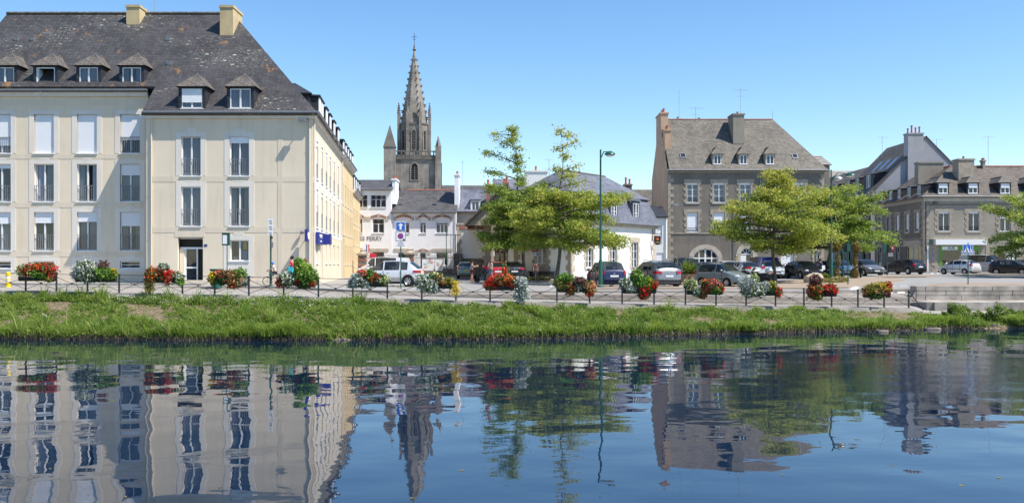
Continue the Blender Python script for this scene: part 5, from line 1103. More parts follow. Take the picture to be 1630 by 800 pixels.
def car(label, px, Y, yaw, col, L=4.0, W=1.72, H=1.48, kind='hatch', r=.31, hood=.92, belt=.95, plate='plate', name='parked_car', tail='side', dark_low=False, group='cars parked and driving on the square', X=None, rails=False):
    mat = paint('car_paint', col); p = on(px, Y) if X is None else Vector((X, Y, g(X, Y)))
    o = thing(name, label, 'van' if kind == 'van' else 'car', p, yaw, group)
    h = L/2; wf, wr_ = h-.82, -h+.75
    K = dict(hatch=(-h+.12,-h+.5,.22,h-.95), suv=(-h+.14,-h+.68,.2,h-1.0), sedan=(-h+.75,-h+1.35,.25,h-1.25), van=(-h+.05,-h+.2,.95,h-.75), mini=(-h+.15,-h+.4,.25,h-.95))[kind]
    xrw, xrr, xrf, xc = K
    if kind == 'sedan': top = [(-h,.7),(-h+.06,.93),(xrw,1.0),(xrr,H-.05),((xrr+xrf)/2,H),(xrf,H-.03),(xc,hood+.06),(h-.35,hood-.12),(h-.06,.66),(h,.45)]
    elif kind == 'van': top = [(-h,.9),(-h+.03,1.2),(xrw,H-.35),(xrr,H-.06),(0,H),(xrf,H-.06),(xc,hood+.12),(h-.22,hood-.1),(h-.04,.72),(h,.45)]
    else: top = [(-h,.62),(-h+.05,.88),(xrw,belt+.1),(xrr,H-.09),((xrr+xrf)/2-.1,H),(xrf,H-.04),(xc,hood+.06),(h-.32,hood-.13),(h-.05,.66),(h,.45)]
    wid = [(-h,W*.38),(-h+.08,W*.45),(-h+.45,W*.49),(0,W*.5),(h-.7,W*.485),(h-.25,W*.44),(h-.05,W*.36),(h,W*.3)]
    bl = [(-h,.6),(-h+.06,belt-.05),(xrw,belt+.03),(0,belt),(xc,hood),(h-.35,hood-.18),(h-.06,.62),(h,.43)]
    rw = [(-h,W*.3),(xrw,W*.4),(xrr,W*.36),(xrf,W*.37),(xc,W*.4),(h-.3,W*.36),(h,W*.26)]
    f = lambda tb, x: float(np.interp(x, [a[0] for a in tb], [a[1] for a in tb]))
    xs = set([-h,-h+.03,-h+.07,-h+.2,xrw,xrr,(xrw+xrr)/2,xrf,xc,(xrf+xc)/2,h-.5,h-.33,h-.15,h-.06,h-.02,h,0,-.5])
    gs, ge = xrr+.12, xc-.16; pil = [(.02,.1)] if kind != 'van' else [(.6,.68)]
    if kind != 'van' and L > 3.7: pil.append((xrr+.55, xrr+.63))
    for a, b in pil: xs |= {a, b}
    xs |= {gs, ge, (gs+xrr)/2}
    for xw in (wf, wr_):
        for d in (-1.13,-1.128,-.95,-.7,-.35,0,.35,.7,.95,1.128,1.13): xs.add(xw+d*r)
    xs = sorted(x for x in xs if -h <= x <= h); mb = MB(); rings = []
    for x in xs:
        zb = .2 if abs(x) < h-.1 else .28
        for xw in (wf, wr_):
            d = abs(x-xw)/r
            if d < 1.129: zb = r+math.sqrt(max(0, 1.13**2-d*d))*r
        w_, be, tp, ru = f(wid,x), f(bl,x), f(top,x), f(rw,x)
        tp = max(tp, zb+.12); be = min(max(be, zb+.05), tp-.02); z2 = max(zb+.01, .34); zm = max(z2+.02, .34+(be-.34)*.55)
        z2 = min(z2, be-.03); zm = min(zm, be-.02)
        half = [(w_*.93,zb),(w_*.985,z2),(w_,zm),(w_*.965,be),(ru,tp-.045 if tp-be > .1 else (be+tp)/2),(ru*.6,tp),(0,tp+.012)]
        rings.append([(x,0,zb)]+[(x,y,z) for y,z in half]+[(x,-y,z) for y,z in half[-2::-1]])
    n = len(rings[0]); v = [q for rr_ in rings for q in rr_]; base = len(mb.v)
    fs = {0:[],1:[],2:[]}
    for i in range(len(xs)-1):
        xm = (xs[i]+xs[i+1])/2
        for k in range(n):
            k2 = (k+1)%n; q = (i*n+k, i*n+k2, (i+1)*n+k2, (i+1)*n+k); m = 0
            side = k in (4, n-5-0) or k == n-5
            strips_side = k in (4, n-5); strips_top = k in (5,6,n-6,n-7)
            if strips_side and gs < xm < ge and not any(a < xm < b for a, b in pil): m = 1
            if kind == 'van' and strips_side and xm < .6: m = 1 if -.9 < xm < .55 else 0
            if strips_top and xrf+.02 < xm < xc-.02: m = 1
            if strips_top and xrw < xm < xrr and kind != 'van': m = 1
            if kind == 'van' and strips_top and -h+.03 < xm < xrw+.0: m = 1
            if k in (0,1,n-1,n-2) and (dark_low or abs(xm) > h-.3): m = 2
            if k in (0, n-1): m = 2
            fs[m].append(q)
    mb.add(v, fs[0], 0); 
    for m in (1, 2): mb.f += fs[m]; mb.m += [m]*len(fs[m])
    mb.add(rings[0], [tuple(range(n))], 0); mb.add(rings[-1], [tuple(range(n-1,-1,-1))], 0)
    body = mb.build('body', [mat, M['carglass'], M['plastic']], o, smooth=38); bmn(body.data)
    MB().box(-h+.25,h-.25,-W/2+.22,W/2-.22,.18,.72).build('underbody', M['plastic'], o)  # black floor pan also stands in for the shade inside the wheel wells
    MB().box(-h*.3,h*.25,-W/2+.3,W/2-.3,.6,.98).box(.1,.25,-W/2+.3,-.12,.9,1.3).box(.1,.25,.12,W/2-.3,.9,1.3).build('seats', M['plastic'], o)
    if r not in WM: WM[r] = wheel_mesh(r)
    for xw in (wf, wr_):
        for s in (-1, 1):
            wl = ob('wheel', WM[r][0], o, TR(xw, s*(W/2-.12), r, PI if s > 0 else 0)); ob('rim', WM[r][1], wl)
    gl = M['lamp_white']
    hz = hood-.26
    for s in (-1,1):
        MB().ball((h-.2,s*(W*.5-.27),hz), (.19,.17,.095), 10, 6).build('headlight', gl, o, smooth=60)
        if kind in ('suv','sedan'): MB().hexa([(-h-.012+.0,s*(W*.5-.42),.86),(-h+.38,s*(W*.5-.42),.86),(-h+.38,s*(W*.5-.0),.86),(-h+.06,s*(W*.5-.1),.86)],[(-h+.02,s*(W*.5-.42),1.0),(-h+.4,s*(W*.5-.42),1.0),(-h+.42,s*(W*.5-.012),1.02),(-h+.1,s*(W*.5-.1),1.02)]).build('tail_light', M['lamp_red'], o)
        else: MB().hexa([(-h+.01,s*(W*.5-.24),.8),(-h+.22,s*(W*.5-.24),.8),(-h+.22,s*(W*.5-.05),.8),(-h+.07,s*(W*.5-.08),.8)],[(-h+.07,s*(W*.5-.22),1.04),(-h+.25,s*(W*.5-.22),1.04),(-h+.25,s*(W*.5-.08),1.04),(-h+.12,s*(W*.5-.1),1.04)]).build('tail_light', M['lamp_red'], o)
        MB().ball((xc-.22,s*(W/2+.03),belt+.1), (.09,.11,.075), 8, 6).build('mirror', mat, o, smooth=60)
        m = MB()
        for xx in ([.06, wr_+.42*1.1, xc-.25] if L > 3.7 else [.06, xc-.25]): m.box(xx-.008,xx+.008,s*(W/2-.02)-.012,s*(W/2-.02)+.025,.36,belt-.03)
        m.box(xs[0]+.9,h-1.1,s*(W/2-.01)-.012,s*(W/2-.01)+.02,.5,.535); m.build('door_trim', M['plastic'], o)
        MB().box(-.35,-.17,s*(W/2-.02)-.01,s*(W/2-.02)+.03,belt-.13,belt-.1).box(.55,.73,s*(W/2-.02)-.01,s*(W/2-.02)+.03,belt-.13,belt-.1).build('door_handle', mat, o)
        if rails: MB().tube([(xrr+.2,s*W*.36,H-.02),(0,s*W*.37,H+.04),(xrf-.05,s*W*.36,H-.02)], .025, 6).build('roof_rail', M['steel'], o)
    MB().box(h-.06,h-.0,-W*.26,W*.26,.5,.6).box(h-.055,h+.005,-W*.3,W*.3,.27,.4).build('grille', M['plastic'], o)
    MB().box(h-.03,h+.025,-.26,.26,.4,.51).build('number_plate', M['plate'], o); MB().box(-h-.02,-h+.06,-.26,.26,.66,.77).build('number_plate', M[plate], o)
    MB().box(-h+.0,-h+.15,-W*.42,W*.42,.3,.5).build('bumper', M['plastic'] if dark_low else mat, o); MB().ball((-h+.03,0,.86),(.03,.05,.04),8,4).build('badge', M['alloy'], o)
    return o
def bmn(me):
    bm = bmesh.new(); bm.from_mesh(me); bmesh.ops.remove_doubles(bm, verts=bm.verts, dist=.0005); bmesh.ops.recalc_face_normals(bm, faces=bm.faces); bm.to_mesh(me); bm.free(); me.set_sharp_from_angle(angle=math.radians(38))
R_ = math.radians
car('white SUV driving left past the railings beside the one-way sign', 618, 57.2, R_(172), (.75,.75,.76), 4.5, 1.84, 1.63, 'suv', .35, .98, 1.02, dark_low=True)
car('white van mostly hidden behind the white SUV', 612, 74, R_(180), (.72,.73,.74), 4.3, 1.8, 1.85, 'van', .32, 1.1, 1.1)
car('grey-green hatchback with yellow plate parked by the white yard wall', 743, 79, R_(92), (.12,.17,.165), 4.0, 1.7, 1.45, plate='plate_yellow')
car('bright red hatchback parked behind the stroller group', 789, 72, R_(97), (.45,.01,.015), 3.9, 1.7, 1.5)
car('dark navy car in the shade next to the red hatchback', 812, 73, R_(100), (.015,.02,.035), 4.2, 1.74, 1.5, 'suv')
car('dark blue compact car seen from behind beside the near street lamp', 963.5, 57.0, R_(101), (.012,.015,.06), 3.85, 1.7, 1.62, r=.3, belt=.98, hood=1.0)
car('grey SUV seen from behind with dark rear window and red lamps', 1041, 57.2, R_(106), (.2,.2,.215), 4.45, 1.85, 1.66, 'suv', .35, 1.05, 1.08, dark_low=True, rails=True)
car('dark grey van-like car facing the river behind the grey SUV', 1086, 70, R_(-82), (.03,.035,.04), 4.3, 1.8, 1.82, 'van', .33, 1.05, 1.05, rails=True)
car('silver hatchback half hidden behind the wooden planter', 1113, 65, R_(186), (.42,.44,.47), 4.2, 1.74, 1.5)
car('grey-green small hatchback parked at an angle facing right', 1150, 57.4, R_(-53), (.2,.235,.235), 3.6, 1.67, 1.52, 'mini', .29, .95, .95)
car('white car roof glimpsed behind the grey-green hatchback', 1157, 77, R_(88), (.7,.7,.72), 4.1, 1.7, 1.45)
car('silver saloon seen from behind with red lamps under the grey building', 1183, 73, R_(103), (.45,.46,.48), 4.5, 1.76, 1.44, 'sedan')
car('blue people carrier parked nose-in before the arched door', 1212, 80, R_(96), (.025,.05,.26), 4.2, 1.8, 1.78, 'van')
car('white hatchback facing the river behind the front tree trunk', 1229, 75, R_(-98), (.66,.69,.72), 4.0, 1.7, 1.48)
car('black hatchback facing the river beside the white garage door', 1279, 73.5, R_(-82), (.012,.014,.02), 3.97, 1.74, 1.46)
car('dark blue car parked behind the walking person', 1317, 77, R_(-84), (.02,.03,.06), 4.0, 1.7, 1.45)
car('silver car half hidden by the tall green lamp post', 1334, 78, R_(-80), (.48,.5,.53), 4.1, 1.72, 1.47)
car('grey hatchback with pale bonnet driving out of the side street', 1377, 81.5, R_(-82), (.16,.155,.16), 4.1, 1.74, 1.5)
car('black hatchback turning into the side street past the corner building', 1437, 87, R_(113), (.012,.01,.014), 4.3, 1.76, 1.46, 'hatch', .32)
car('small white hatchback parked before the green-framed shop', 1526, 85.5, R_(119), (.74,.74,.75), 3.72, 1.6, 1.37, r=.28)
car('silver people-carrying van parked behind the small white hatchback', 1567, 92.0, R_(-60), (.42,.42,.41), 4.8, 1.85, 1.9, 'van', .33, 1.15, 1.15)
car('black small hatchback with round headlights at the right edge', 1612, 82.5, R_(-48), (.012,.013,.016), 3.75, 1.7, 1.45, 'mini', .31, 1.0, .98)
car('dark car cut off by the right edge of the view', 1650, 92, R_(-20), (.03,.03,.04), 4.1, 1.7, 1.47)
# motorbikes
def motorbike(label, px, Y, yaw, case=True):
    o = thing('motorbike', label, 'motorbike', on(px, Y), yaw, 'motorbikes and bikes parked on the square')
    for x in (-.68,.68):
        m = MB(); m.lathe((x,-.06,.3), [(.2,0),(.29,.0),(.31,.03),(.31,.09),(.29,.12),(.2,.12)], 18, 0, 'y'); m.lathe((x,-.01,.3), [(.05,0),(.2,0),(.2,.03),(.05,.03)], 14, 1, 'y'); m.build('wheel', [M['rubber'], M['alloy']], o)
    MB().hexa([(-.5,-.16,.35),(.3,-.16,.35),(.3,.16,.35),(-.5,.16,.35)],[(-.6,-.14,.75),(.38,-.14,.85),(.38,.14,.85),(-.6,.14,.75)]).ball((.28,0,.86),(.28,.17,.15),10,6).build('fairing', M['plastic'], o, smooth=40)
    MB().ball((-.3,0,.8),(.42,.15,.1),10,5).build('seat', M['plastic'], o, smooth=60)
    MB().tube([(.68,.07,.3),(.45,.07,.95)],.03,6).tube([(.68,-.07,.3),(.45,-.07,.95)],.03,6).tube([(.36,-.36,1.05),(.46,0,.98),(.36,.36,1.05)],.018,6).build('fork', M['steel'], o)
    MB().hexa([(.5,-.14,.9),(.62,-.12,.88),(.62,.12,.88),(.5,.14,.9)],[(.36,-.12,1.25),(.4,-.1,1.25),(.4,.1,1.25),(.36,.12,1.25)]).build('windscreen', M['carglass'], o)
    MB().ball((.66,0,.88),(.07,.1,.08),8,6).build('headlight', M['lamp_white'], o, smooth=60)
    if case: MB().ball((-.72,0,1.05),(.26,.26,.17),12,6).build('top_case', M['alloy'], o, smooth=60); MB().box(-.98,-.94,-.12,.12,.88,.93).build('tail_light', M['lamp_red'], o)
    return o
motorbike('dark motorbike with a silver top case behind the white flower box', 1209, 57.3, R_(128))
motorbike('dark motorbike parked just left of the silver-cased one', 1190, 60.5, R_(110), False)
motorbike('black motorbike standing by the grey hatchback at the side street', 1370, 76.5, R_(70), False)
# ================================================================== trees
def leafmat(name, stops, tr=.3):
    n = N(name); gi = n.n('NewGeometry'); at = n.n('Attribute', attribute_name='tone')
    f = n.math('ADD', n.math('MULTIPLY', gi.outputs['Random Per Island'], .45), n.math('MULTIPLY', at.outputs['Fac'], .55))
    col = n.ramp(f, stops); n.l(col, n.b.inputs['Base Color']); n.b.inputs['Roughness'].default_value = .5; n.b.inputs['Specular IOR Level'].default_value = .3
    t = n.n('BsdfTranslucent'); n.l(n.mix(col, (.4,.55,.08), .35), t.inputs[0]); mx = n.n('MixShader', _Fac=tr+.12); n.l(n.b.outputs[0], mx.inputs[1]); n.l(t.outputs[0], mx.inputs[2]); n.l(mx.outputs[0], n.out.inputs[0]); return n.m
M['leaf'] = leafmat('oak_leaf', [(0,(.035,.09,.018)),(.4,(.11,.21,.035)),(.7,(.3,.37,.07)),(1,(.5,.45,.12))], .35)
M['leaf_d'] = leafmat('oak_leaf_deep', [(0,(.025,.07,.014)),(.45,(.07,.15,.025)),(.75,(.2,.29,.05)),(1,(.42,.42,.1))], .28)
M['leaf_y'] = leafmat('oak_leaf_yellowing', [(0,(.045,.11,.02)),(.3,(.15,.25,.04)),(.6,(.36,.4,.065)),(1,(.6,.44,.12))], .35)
n = N('bark'); n.bump(n.noise(1, 5, n.co(14, 14, 3)), .03); M['bark'] = n.fin(n.mix((.07,.06,.05), (.2,.175,.15), n.ramp(n.noise(1, 5, n.co(12,12,2.5)), [(.35,0.),(.65,1.)])), .9, .15)
def cards(C_, size, up=.5, aspect=1.0, rng=RNG, elong=1.5):
    # little kinked leaves (two triangles each) about the points C_
    n = len(C_); s = size*rng.uniform(.6,1.3,n)
    nrm = rng.normal(size=(n,3)); nrm[:,2] = np.abs(nrm[:,2])+up; nrm /= np.linalg.norm(nrm,axis=1)[:,None]
    a = np.cross(nrm, rng.normal(size=(n,3))); a /= np.linalg.norm(a,axis=1)[:,None]; b = np.cross(nrm, a)
    s = s[:,None]; V = np.stack([C_-a*s*.5*elong, C_+b*s*.38-nrm*s*.1, C_+a*s*.5*elong, C_-b*s*.38+nrm*s*.05], 1).reshape(-1,3)
    Fq = np.arange(n*4).reshape(n,4); return V, Fq
def oak(label, px, Y, height, zc0, prof, leader, seed, mat='leaf', nl=30000, trunk=.17, lean=(0,0), leafsize=.17, droop=.10, group='young oaks on the square'):
    # prof: [(z, reach left, reach right)], heights above ground; leader: top of dense crown
    rng = np.random.default_rng(seed); base = on(px, Y, .0)
    o = thing('oak_tree', label, 'tree', base, 0, group)
    top = np.array([lean[0], lean[1], height])
    def axis(z): t = z/height; return np.array([lean[0]*t**1.6+.12*math.sin(z*1.1+seed), lean[1]*t+.08*math.cos(z*1.3), z])
    tb = MB(); zs = np.linspace(0, height, 22); tb.tube([axis(z) for z in zs], [max(.012, trunk*(1-(z/height)**.75)*1.0+ (.05*math.exp(-z*3))) for z in zs], 9)
    tr = tb.build('trunk', M['bark'], o, smooth=60)
    br = MB(); pts = []; tone = []; zz = zc0; k = 0
    P_ = np.array(prof)
    while zz < height-.15:
        rl, rr = np.interp(zz, P_[:,0], P_[:,1]), np.interp(zz, P_[:,0], P_[:,2]); dens = np.interp(zz, P_[:,0], P_[:,3])
        nb = 2 if dens < .5 else 5
        for j in range(nb):
            ang = k*2.399+rng.uniform(-.4,.4); k += 1; c = math.cos(ang); R0 = (rr if c > 0 else rl); R0 = R0*abs(c)+min(rl,rr,3.6)*abs(math.sin(ang)); R0 *= rng.uniform(.72,1.08)
            if R0 < .15: continue
            a0 = axis(zz); d = np.array([c, math.sin(ang), 0]); el = rng.uniform(-.08,.32) if zz < height*.6 else rng.uniform(.1,.6)
            path = []; m_ = 7
            for i in range(m_+1): t = i/m_; path.append(a0+d*R0*t+np.array([rng.normal()*.04*t*R0*.3, rng.normal()*.04*t*R0*.3, R0*(el*t-droop*t*t*1.2)]))
            br.tube(path, [max(.008,(.035+.012*R0)*(1-.85*i/m_)) for i in range(m_+1)], 5)
            # sprays along the limb
            ns = max(3, int(R0*4.6*max(dens,.55)))
            for q in range(ns):
                t = rng.uniform(.12,1)**.8; i = min(int(t*m_), m_-1); p0 = path[i]+(path[i+1]-path[i])*(t*m_-i); sd = rng.choice([-1,1]); perp = np.array([-d[1],d[0],0])*sd
                ln = R0*.30*(1.15-t)*rng.uniform(.5,1.2)+.12; tip = p0+(perp*.8+d*.6)*ln+np.array([0,0,rng.uniform(-.12,.2)*ln])
                br.tube([p0, (p0+tip)/2+np.array([0,0,.03]), tip], [.014,.01,.005], 3)
                for e in (.35,.7,1.0):
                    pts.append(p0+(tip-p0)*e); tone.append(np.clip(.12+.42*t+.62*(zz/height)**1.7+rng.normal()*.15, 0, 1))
        zz += rng.uniform(.28,.5) if dens > .5 else rng.uniform(.4,.75)
    tag(br.build('limbs', M['bark'], tr), kind='stuff')
    pts = np.array(pts); tone = np.array(tone); idx = rng.integers(0, len(pts), nl)
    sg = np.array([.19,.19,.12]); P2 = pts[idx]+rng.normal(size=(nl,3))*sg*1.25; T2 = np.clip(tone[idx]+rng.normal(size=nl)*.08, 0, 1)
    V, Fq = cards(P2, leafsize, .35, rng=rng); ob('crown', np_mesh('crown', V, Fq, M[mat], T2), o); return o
# (height above ground, reach left, reach right, density)
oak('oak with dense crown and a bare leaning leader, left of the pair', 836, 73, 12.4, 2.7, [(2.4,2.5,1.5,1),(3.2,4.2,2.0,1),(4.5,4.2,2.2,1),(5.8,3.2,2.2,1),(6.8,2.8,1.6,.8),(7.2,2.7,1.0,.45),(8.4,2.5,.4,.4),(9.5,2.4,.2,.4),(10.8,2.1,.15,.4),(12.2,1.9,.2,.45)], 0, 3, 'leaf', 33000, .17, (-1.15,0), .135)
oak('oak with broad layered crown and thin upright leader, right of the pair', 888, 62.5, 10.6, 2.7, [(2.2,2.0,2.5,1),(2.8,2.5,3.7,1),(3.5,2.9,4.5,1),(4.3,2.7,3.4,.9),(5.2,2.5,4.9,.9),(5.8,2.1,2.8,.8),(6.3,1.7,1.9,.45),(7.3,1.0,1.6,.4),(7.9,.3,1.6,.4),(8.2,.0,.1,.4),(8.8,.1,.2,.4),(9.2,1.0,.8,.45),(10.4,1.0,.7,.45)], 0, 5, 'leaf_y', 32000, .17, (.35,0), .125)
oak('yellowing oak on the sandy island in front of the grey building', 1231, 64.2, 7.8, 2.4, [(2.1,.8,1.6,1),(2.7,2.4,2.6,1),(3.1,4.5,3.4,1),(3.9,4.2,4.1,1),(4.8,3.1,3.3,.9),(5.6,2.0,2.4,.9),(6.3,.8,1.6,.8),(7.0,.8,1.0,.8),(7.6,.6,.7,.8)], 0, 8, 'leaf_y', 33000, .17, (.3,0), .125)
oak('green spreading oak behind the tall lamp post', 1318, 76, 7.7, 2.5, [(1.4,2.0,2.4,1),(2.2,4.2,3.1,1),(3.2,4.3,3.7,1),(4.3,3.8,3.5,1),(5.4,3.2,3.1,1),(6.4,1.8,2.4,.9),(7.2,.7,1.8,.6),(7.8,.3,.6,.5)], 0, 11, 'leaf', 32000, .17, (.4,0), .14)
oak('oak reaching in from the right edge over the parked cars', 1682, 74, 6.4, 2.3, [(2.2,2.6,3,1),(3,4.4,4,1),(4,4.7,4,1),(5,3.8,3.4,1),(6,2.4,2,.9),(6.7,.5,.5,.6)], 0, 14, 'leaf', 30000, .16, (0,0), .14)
# small russet climbing shrub round the posts at the island tip
def bush(name, label, px, Y, blobs, mat, n, size, cat='shrub', group=None, up=.3, X=None, dz=0):
    p = on(px, Y, dz); o = thing(name, label, cat, p, 0, group); rng = np.random.default_rng(int(px*7+Y)); P2 = []
    tot = sum(b[3]*b[4]*b[5] for b in blobs)
    for b in blobs:
        k = int(n*b[3]*b[4]*b[5]/tot)+20; q = rng.normal(size=(k,3)); q /= np.linalg.norm(q,axis=1)[:,None]; q *= rng.uniform(.35,1.05,k)[:,None]**.5; P2.append(q*np.array(b[3:6])+np.array(b[:3]))
    P2 = np.concatenate(P2); V, Fq = cards(P2, size, up, rng=rng); ob('foliage', np_mesh('foliage', V, Fq, mat, np.clip(rng.normal(.4,.2,len(Fq)),0,1)), o)
    mb = MB()
    for b in blobs[:6]: mb.tube([(b[0]*.3,b[1]*.3,-.03),(b[0]*.7,b[1]*.7,b[2]*.5),(b[0],b[1],b[2])], [.03,.02,.008], 5)
    mb.build('stems', M['bark'], o); return o
M['russet'] = leafmat('russet_leaf', [(0,(.09,.1,.03)),(.5,(.2,.12,.05)),(1,(.3,.12,.05))], .25)
M['weed'] = leafmat('weed_leaf', [(0,(.04,.09,.015)),(.5,(.11,.17,.03)),(1,(.26,.24,.08))], .25)
M['dry'] = leafmat('dry_grass', [(0,(.2,.16,.06)),(.5,(.34,.27,.12)),(1,(.45,.38,.2))], .2)
bush('climbing_shrub', 'russet climber wound round the post right of the tall lamp', 1331, 70, [(0,0,.5,.3,.25,.5),(.15,0,1.5,.2,.2,.6),(-.1,0,2.6,.5,.35,.5)], M['russet'], 1100, .12)
bush('climbing_shrub', 'dry russet climber beside the dark back of the traffic sign', 1360, 71, [(0,0,.4,.35,.3,.5),(.05,0,1.5,.18,.2,.8),(.15,0,2.5,.4,.3,.4)], M['russet'], 900, .12)
bush('weed_clump', 'low dry weeds around the foot of the tall lamp post', 1325, 62, [(-.5,0,.15,.6,.3,.25),(.5,.1,.2,.7,.3,.3),(0,-.2,.12,.9,.25,.15)], M['dry'], 1800, .12)
bush('weed_clump', 'green weeds left of the tall lamp post on the sandy island', 1313, 63, [(0,0,.3,.4,.3,.4),(.4,0,.15,.4,.3,.2)], M['weed'], 1300, .11)
bush('weed_clump', 'dry tussocks at the foot of the left oak', 848, 67, [(-.3,0,.2,.5,.3,.2),(.6,0,.22,.7,.3,.24)], M['dry'], 1500, .12)
bush('tall_reeds', 'tall green reeds rising in front of the dark navy car', 804.5, 58, [(-.15,0,.7,.04,.04,.75),(.02,0,.8,.03,.04,.85),(.2,0,.6,.04,.04,.65)], M['weed'], 260, .12)
pb = thing('wooden_planter', 'wooden box planter with a spiky green palm between two silver cars', 'planter', on(1096, 60.5)); 
for i in range(3): MB().box(-.62,.62,-.5,.5,.04+.24*i,.26+.24*i).build('plank', pm('planter_wood', (.33,.2,.13), .8, .2, 5), pb)
for s in (-1,1): MB().box(s*.6-.05,s*.6+.05,-.53,.53,.0,.8).build('post', M['wood_brown'], pb)
rng = np.random.default_rng(4); V = []; 
for k in range(260):
    a = rng.uniform(0,2*PI); el = rng.uniform(.35,1.45); L_ = rng.uniform(.7,1.25); d = np.array([math.cos(a)*math.cos(el), math.sin(a)*math.cos(el), math.sin(el)]); sdv = np.array([-math.sin(a), math.cos(a), 0])*.03; b0 = np.array([rng.normal()*.15, rng.normal()*.1, .72]); m_ = b0+d*L_*.6; e_ = b0+d*L_+np.array([0,0,-.25*L_*math.cos(el)])
    V += [b0-sdv, b0+sdv, m_+sdv, m_-sdv, m_-sdv, m_+sdv, e_+sdv*.1, e_-sdv*.1]
V = np.array(V); ob('palm_leaves', np_mesh('palm_leaves', V, np.arange(len(V)).reshape(-1,4), M['weed'], rng.uniform(.1,.7,len(V)//4)), pb)
# boulder
bm = bmesh.new(); bmesh.ops.create_icosphere(bm, subdivisions=4, radius=1)
for v in bm.verts:
    q = v.co.copy(); d = 1+.22*mnoise.noise(q*1.6)+.08*mnoise.noise(q*5); v.co = Vector((q.x*.72*d, q.y*.5*d, max(-.3, q.z*.44*d)))
me = bpy.data.meshes.new('boulder'); bm.to_mesh(me); bm.free(); me.materials.append(M['rock']); o = ob('boulder', me); o.location = on(1297, 62.5, .28); tag(o, 'large pale boulder on the sandy island left of the lamp post', 'boulder')
# ================================================================== kerbstones, quay wall blocks
def stones(rowa, rowb, rowc, a, b, step, name, seed):
    R = random.Random(seed); x = a; par = bpy.data.objects[dict(quay='lower_step', t1='upper_step', t2='square_kerb')[rowa]]
    while x < b-4:
        x2 = min(b, x+step*R.uniform(.8,1.2)); v = []
        for c in (x+.25, x2-.25):
            (ya, za), (yb, zb), (yc, zc) = colrow(rowa, c), colrow(rowb, c), colrow(rowc, c); yc = min(yc, ya+.42); v.append((c, ya, za, zb, yc))
        (c0,y0,a0,t0,b0),(c1,y1,a1,t1_,b1) = v; pr = .02+R.uniform(0,.012); up = .012+R.uniform(0,.006)
        if t0-a0 > .05 or t1_-a1 > .05:
            m = MB(); m.hexa([(PX(c0,y0),y0-pr,a0-.04),(PX(c1,y1),y1-pr,a1-.04),(PX(c1,y1),b1,a1-.04),(PX(c0,y0),b0,a0-.04)], [(PX(c0,y0),y0-pr,t0+up),(PX(c1,y1),y1-pr,t1_+up),(PX(c1,y1),b1,t1_+up),(PX(c0,y0),b0,t0+up)])
            m.build(name, M['kerb'], par)
        x = x2
stones('quay','s1','t1', 700, 1450, 34, 'kerbstone', 1); stones('t1','s2','t2', 560, 1450, 38, 'kerbstone', 2); stones('t2','kerb','kerb', 440, 545, 30, 'kerbstone', 3); stones('t2','kerb','kerb', 760, 1450, 36, 'kerbstone', 4)
def ashlar(name, c):
    n = N(name); f = n.noise(1.1, 6); col = n.mix(sc3(c,.62), sc3(c,1.3), n.ramp(f, [(.35,0.),(.65,1.)])); st = n.noise(1, 5, n.co(4,4,.5)); tc = n.n('TexCoord'); sp = n.n('SeparateXYZ'); n.l(tc.outputs['Object'], sp.inputs[0])
    hi = n.n('MapRange'); n.l(sp.outputs[2], hi.inputs[0]); hi.inputs[1].default_value = 1.3; hi.inputs[2].default_value = 1.9
    col = n.mix(col, (.1,.085,.075), n.math('MULTIPLY', n.ramp(st, [(.38,0.),(.55,1.)]), n.math('MULTIPLY', hi.outputs[0], .9))); n.bump(n.noise(12, 4), .012); return n.fin(col, .95, .15)
M['ashlar'] = ashlar('stained_ashlar', (.36,.325,.285))
qw = tag(thing('quay_parapet', 'long pale stone parapet of large blocks at the right end of the quay', 'wall', (PX(1457,53.8), 53.8, 1.0)))
R = random.Random(5); x0_ = 0; z0_ = [0, .34, .6, .9]
for j in range(3):
    x = 0
    while x < 30:
        L_ = (.55 if (x == 0 and j != 1) else R.uniform(1.5,2.3)); mm_ = MB().box(x+.018, x+L_-.018, -.12-R.uniform(0,.012), .75, z0_[j]+.016, z0_[j+1]-.014+R.uniform(0,.006)); mm_.build('block', M['ashlar'], qw); x += L_
MB().box(.05,30,-.07,.7,0,.86).build('joint', M['church_dark'], qw)
be = thing('quay_bench', 'low wide stone ledge running below the parapet', 'ledge', (PX(1487,50.8), 50.8, .42)); x = 0
while x < 30:
    L_ = R.uniform(2.0,3.2); MB().box(x+.01,x+L_-.01,-.05,3.0,0,.63+R.uniform(0,.006)).build('block', M['ashlar'], be); x += L_
MB().box(-.55,-.02,.6,3.0,.1,.5).build('dark_end_stone', M['church_dark'], be)
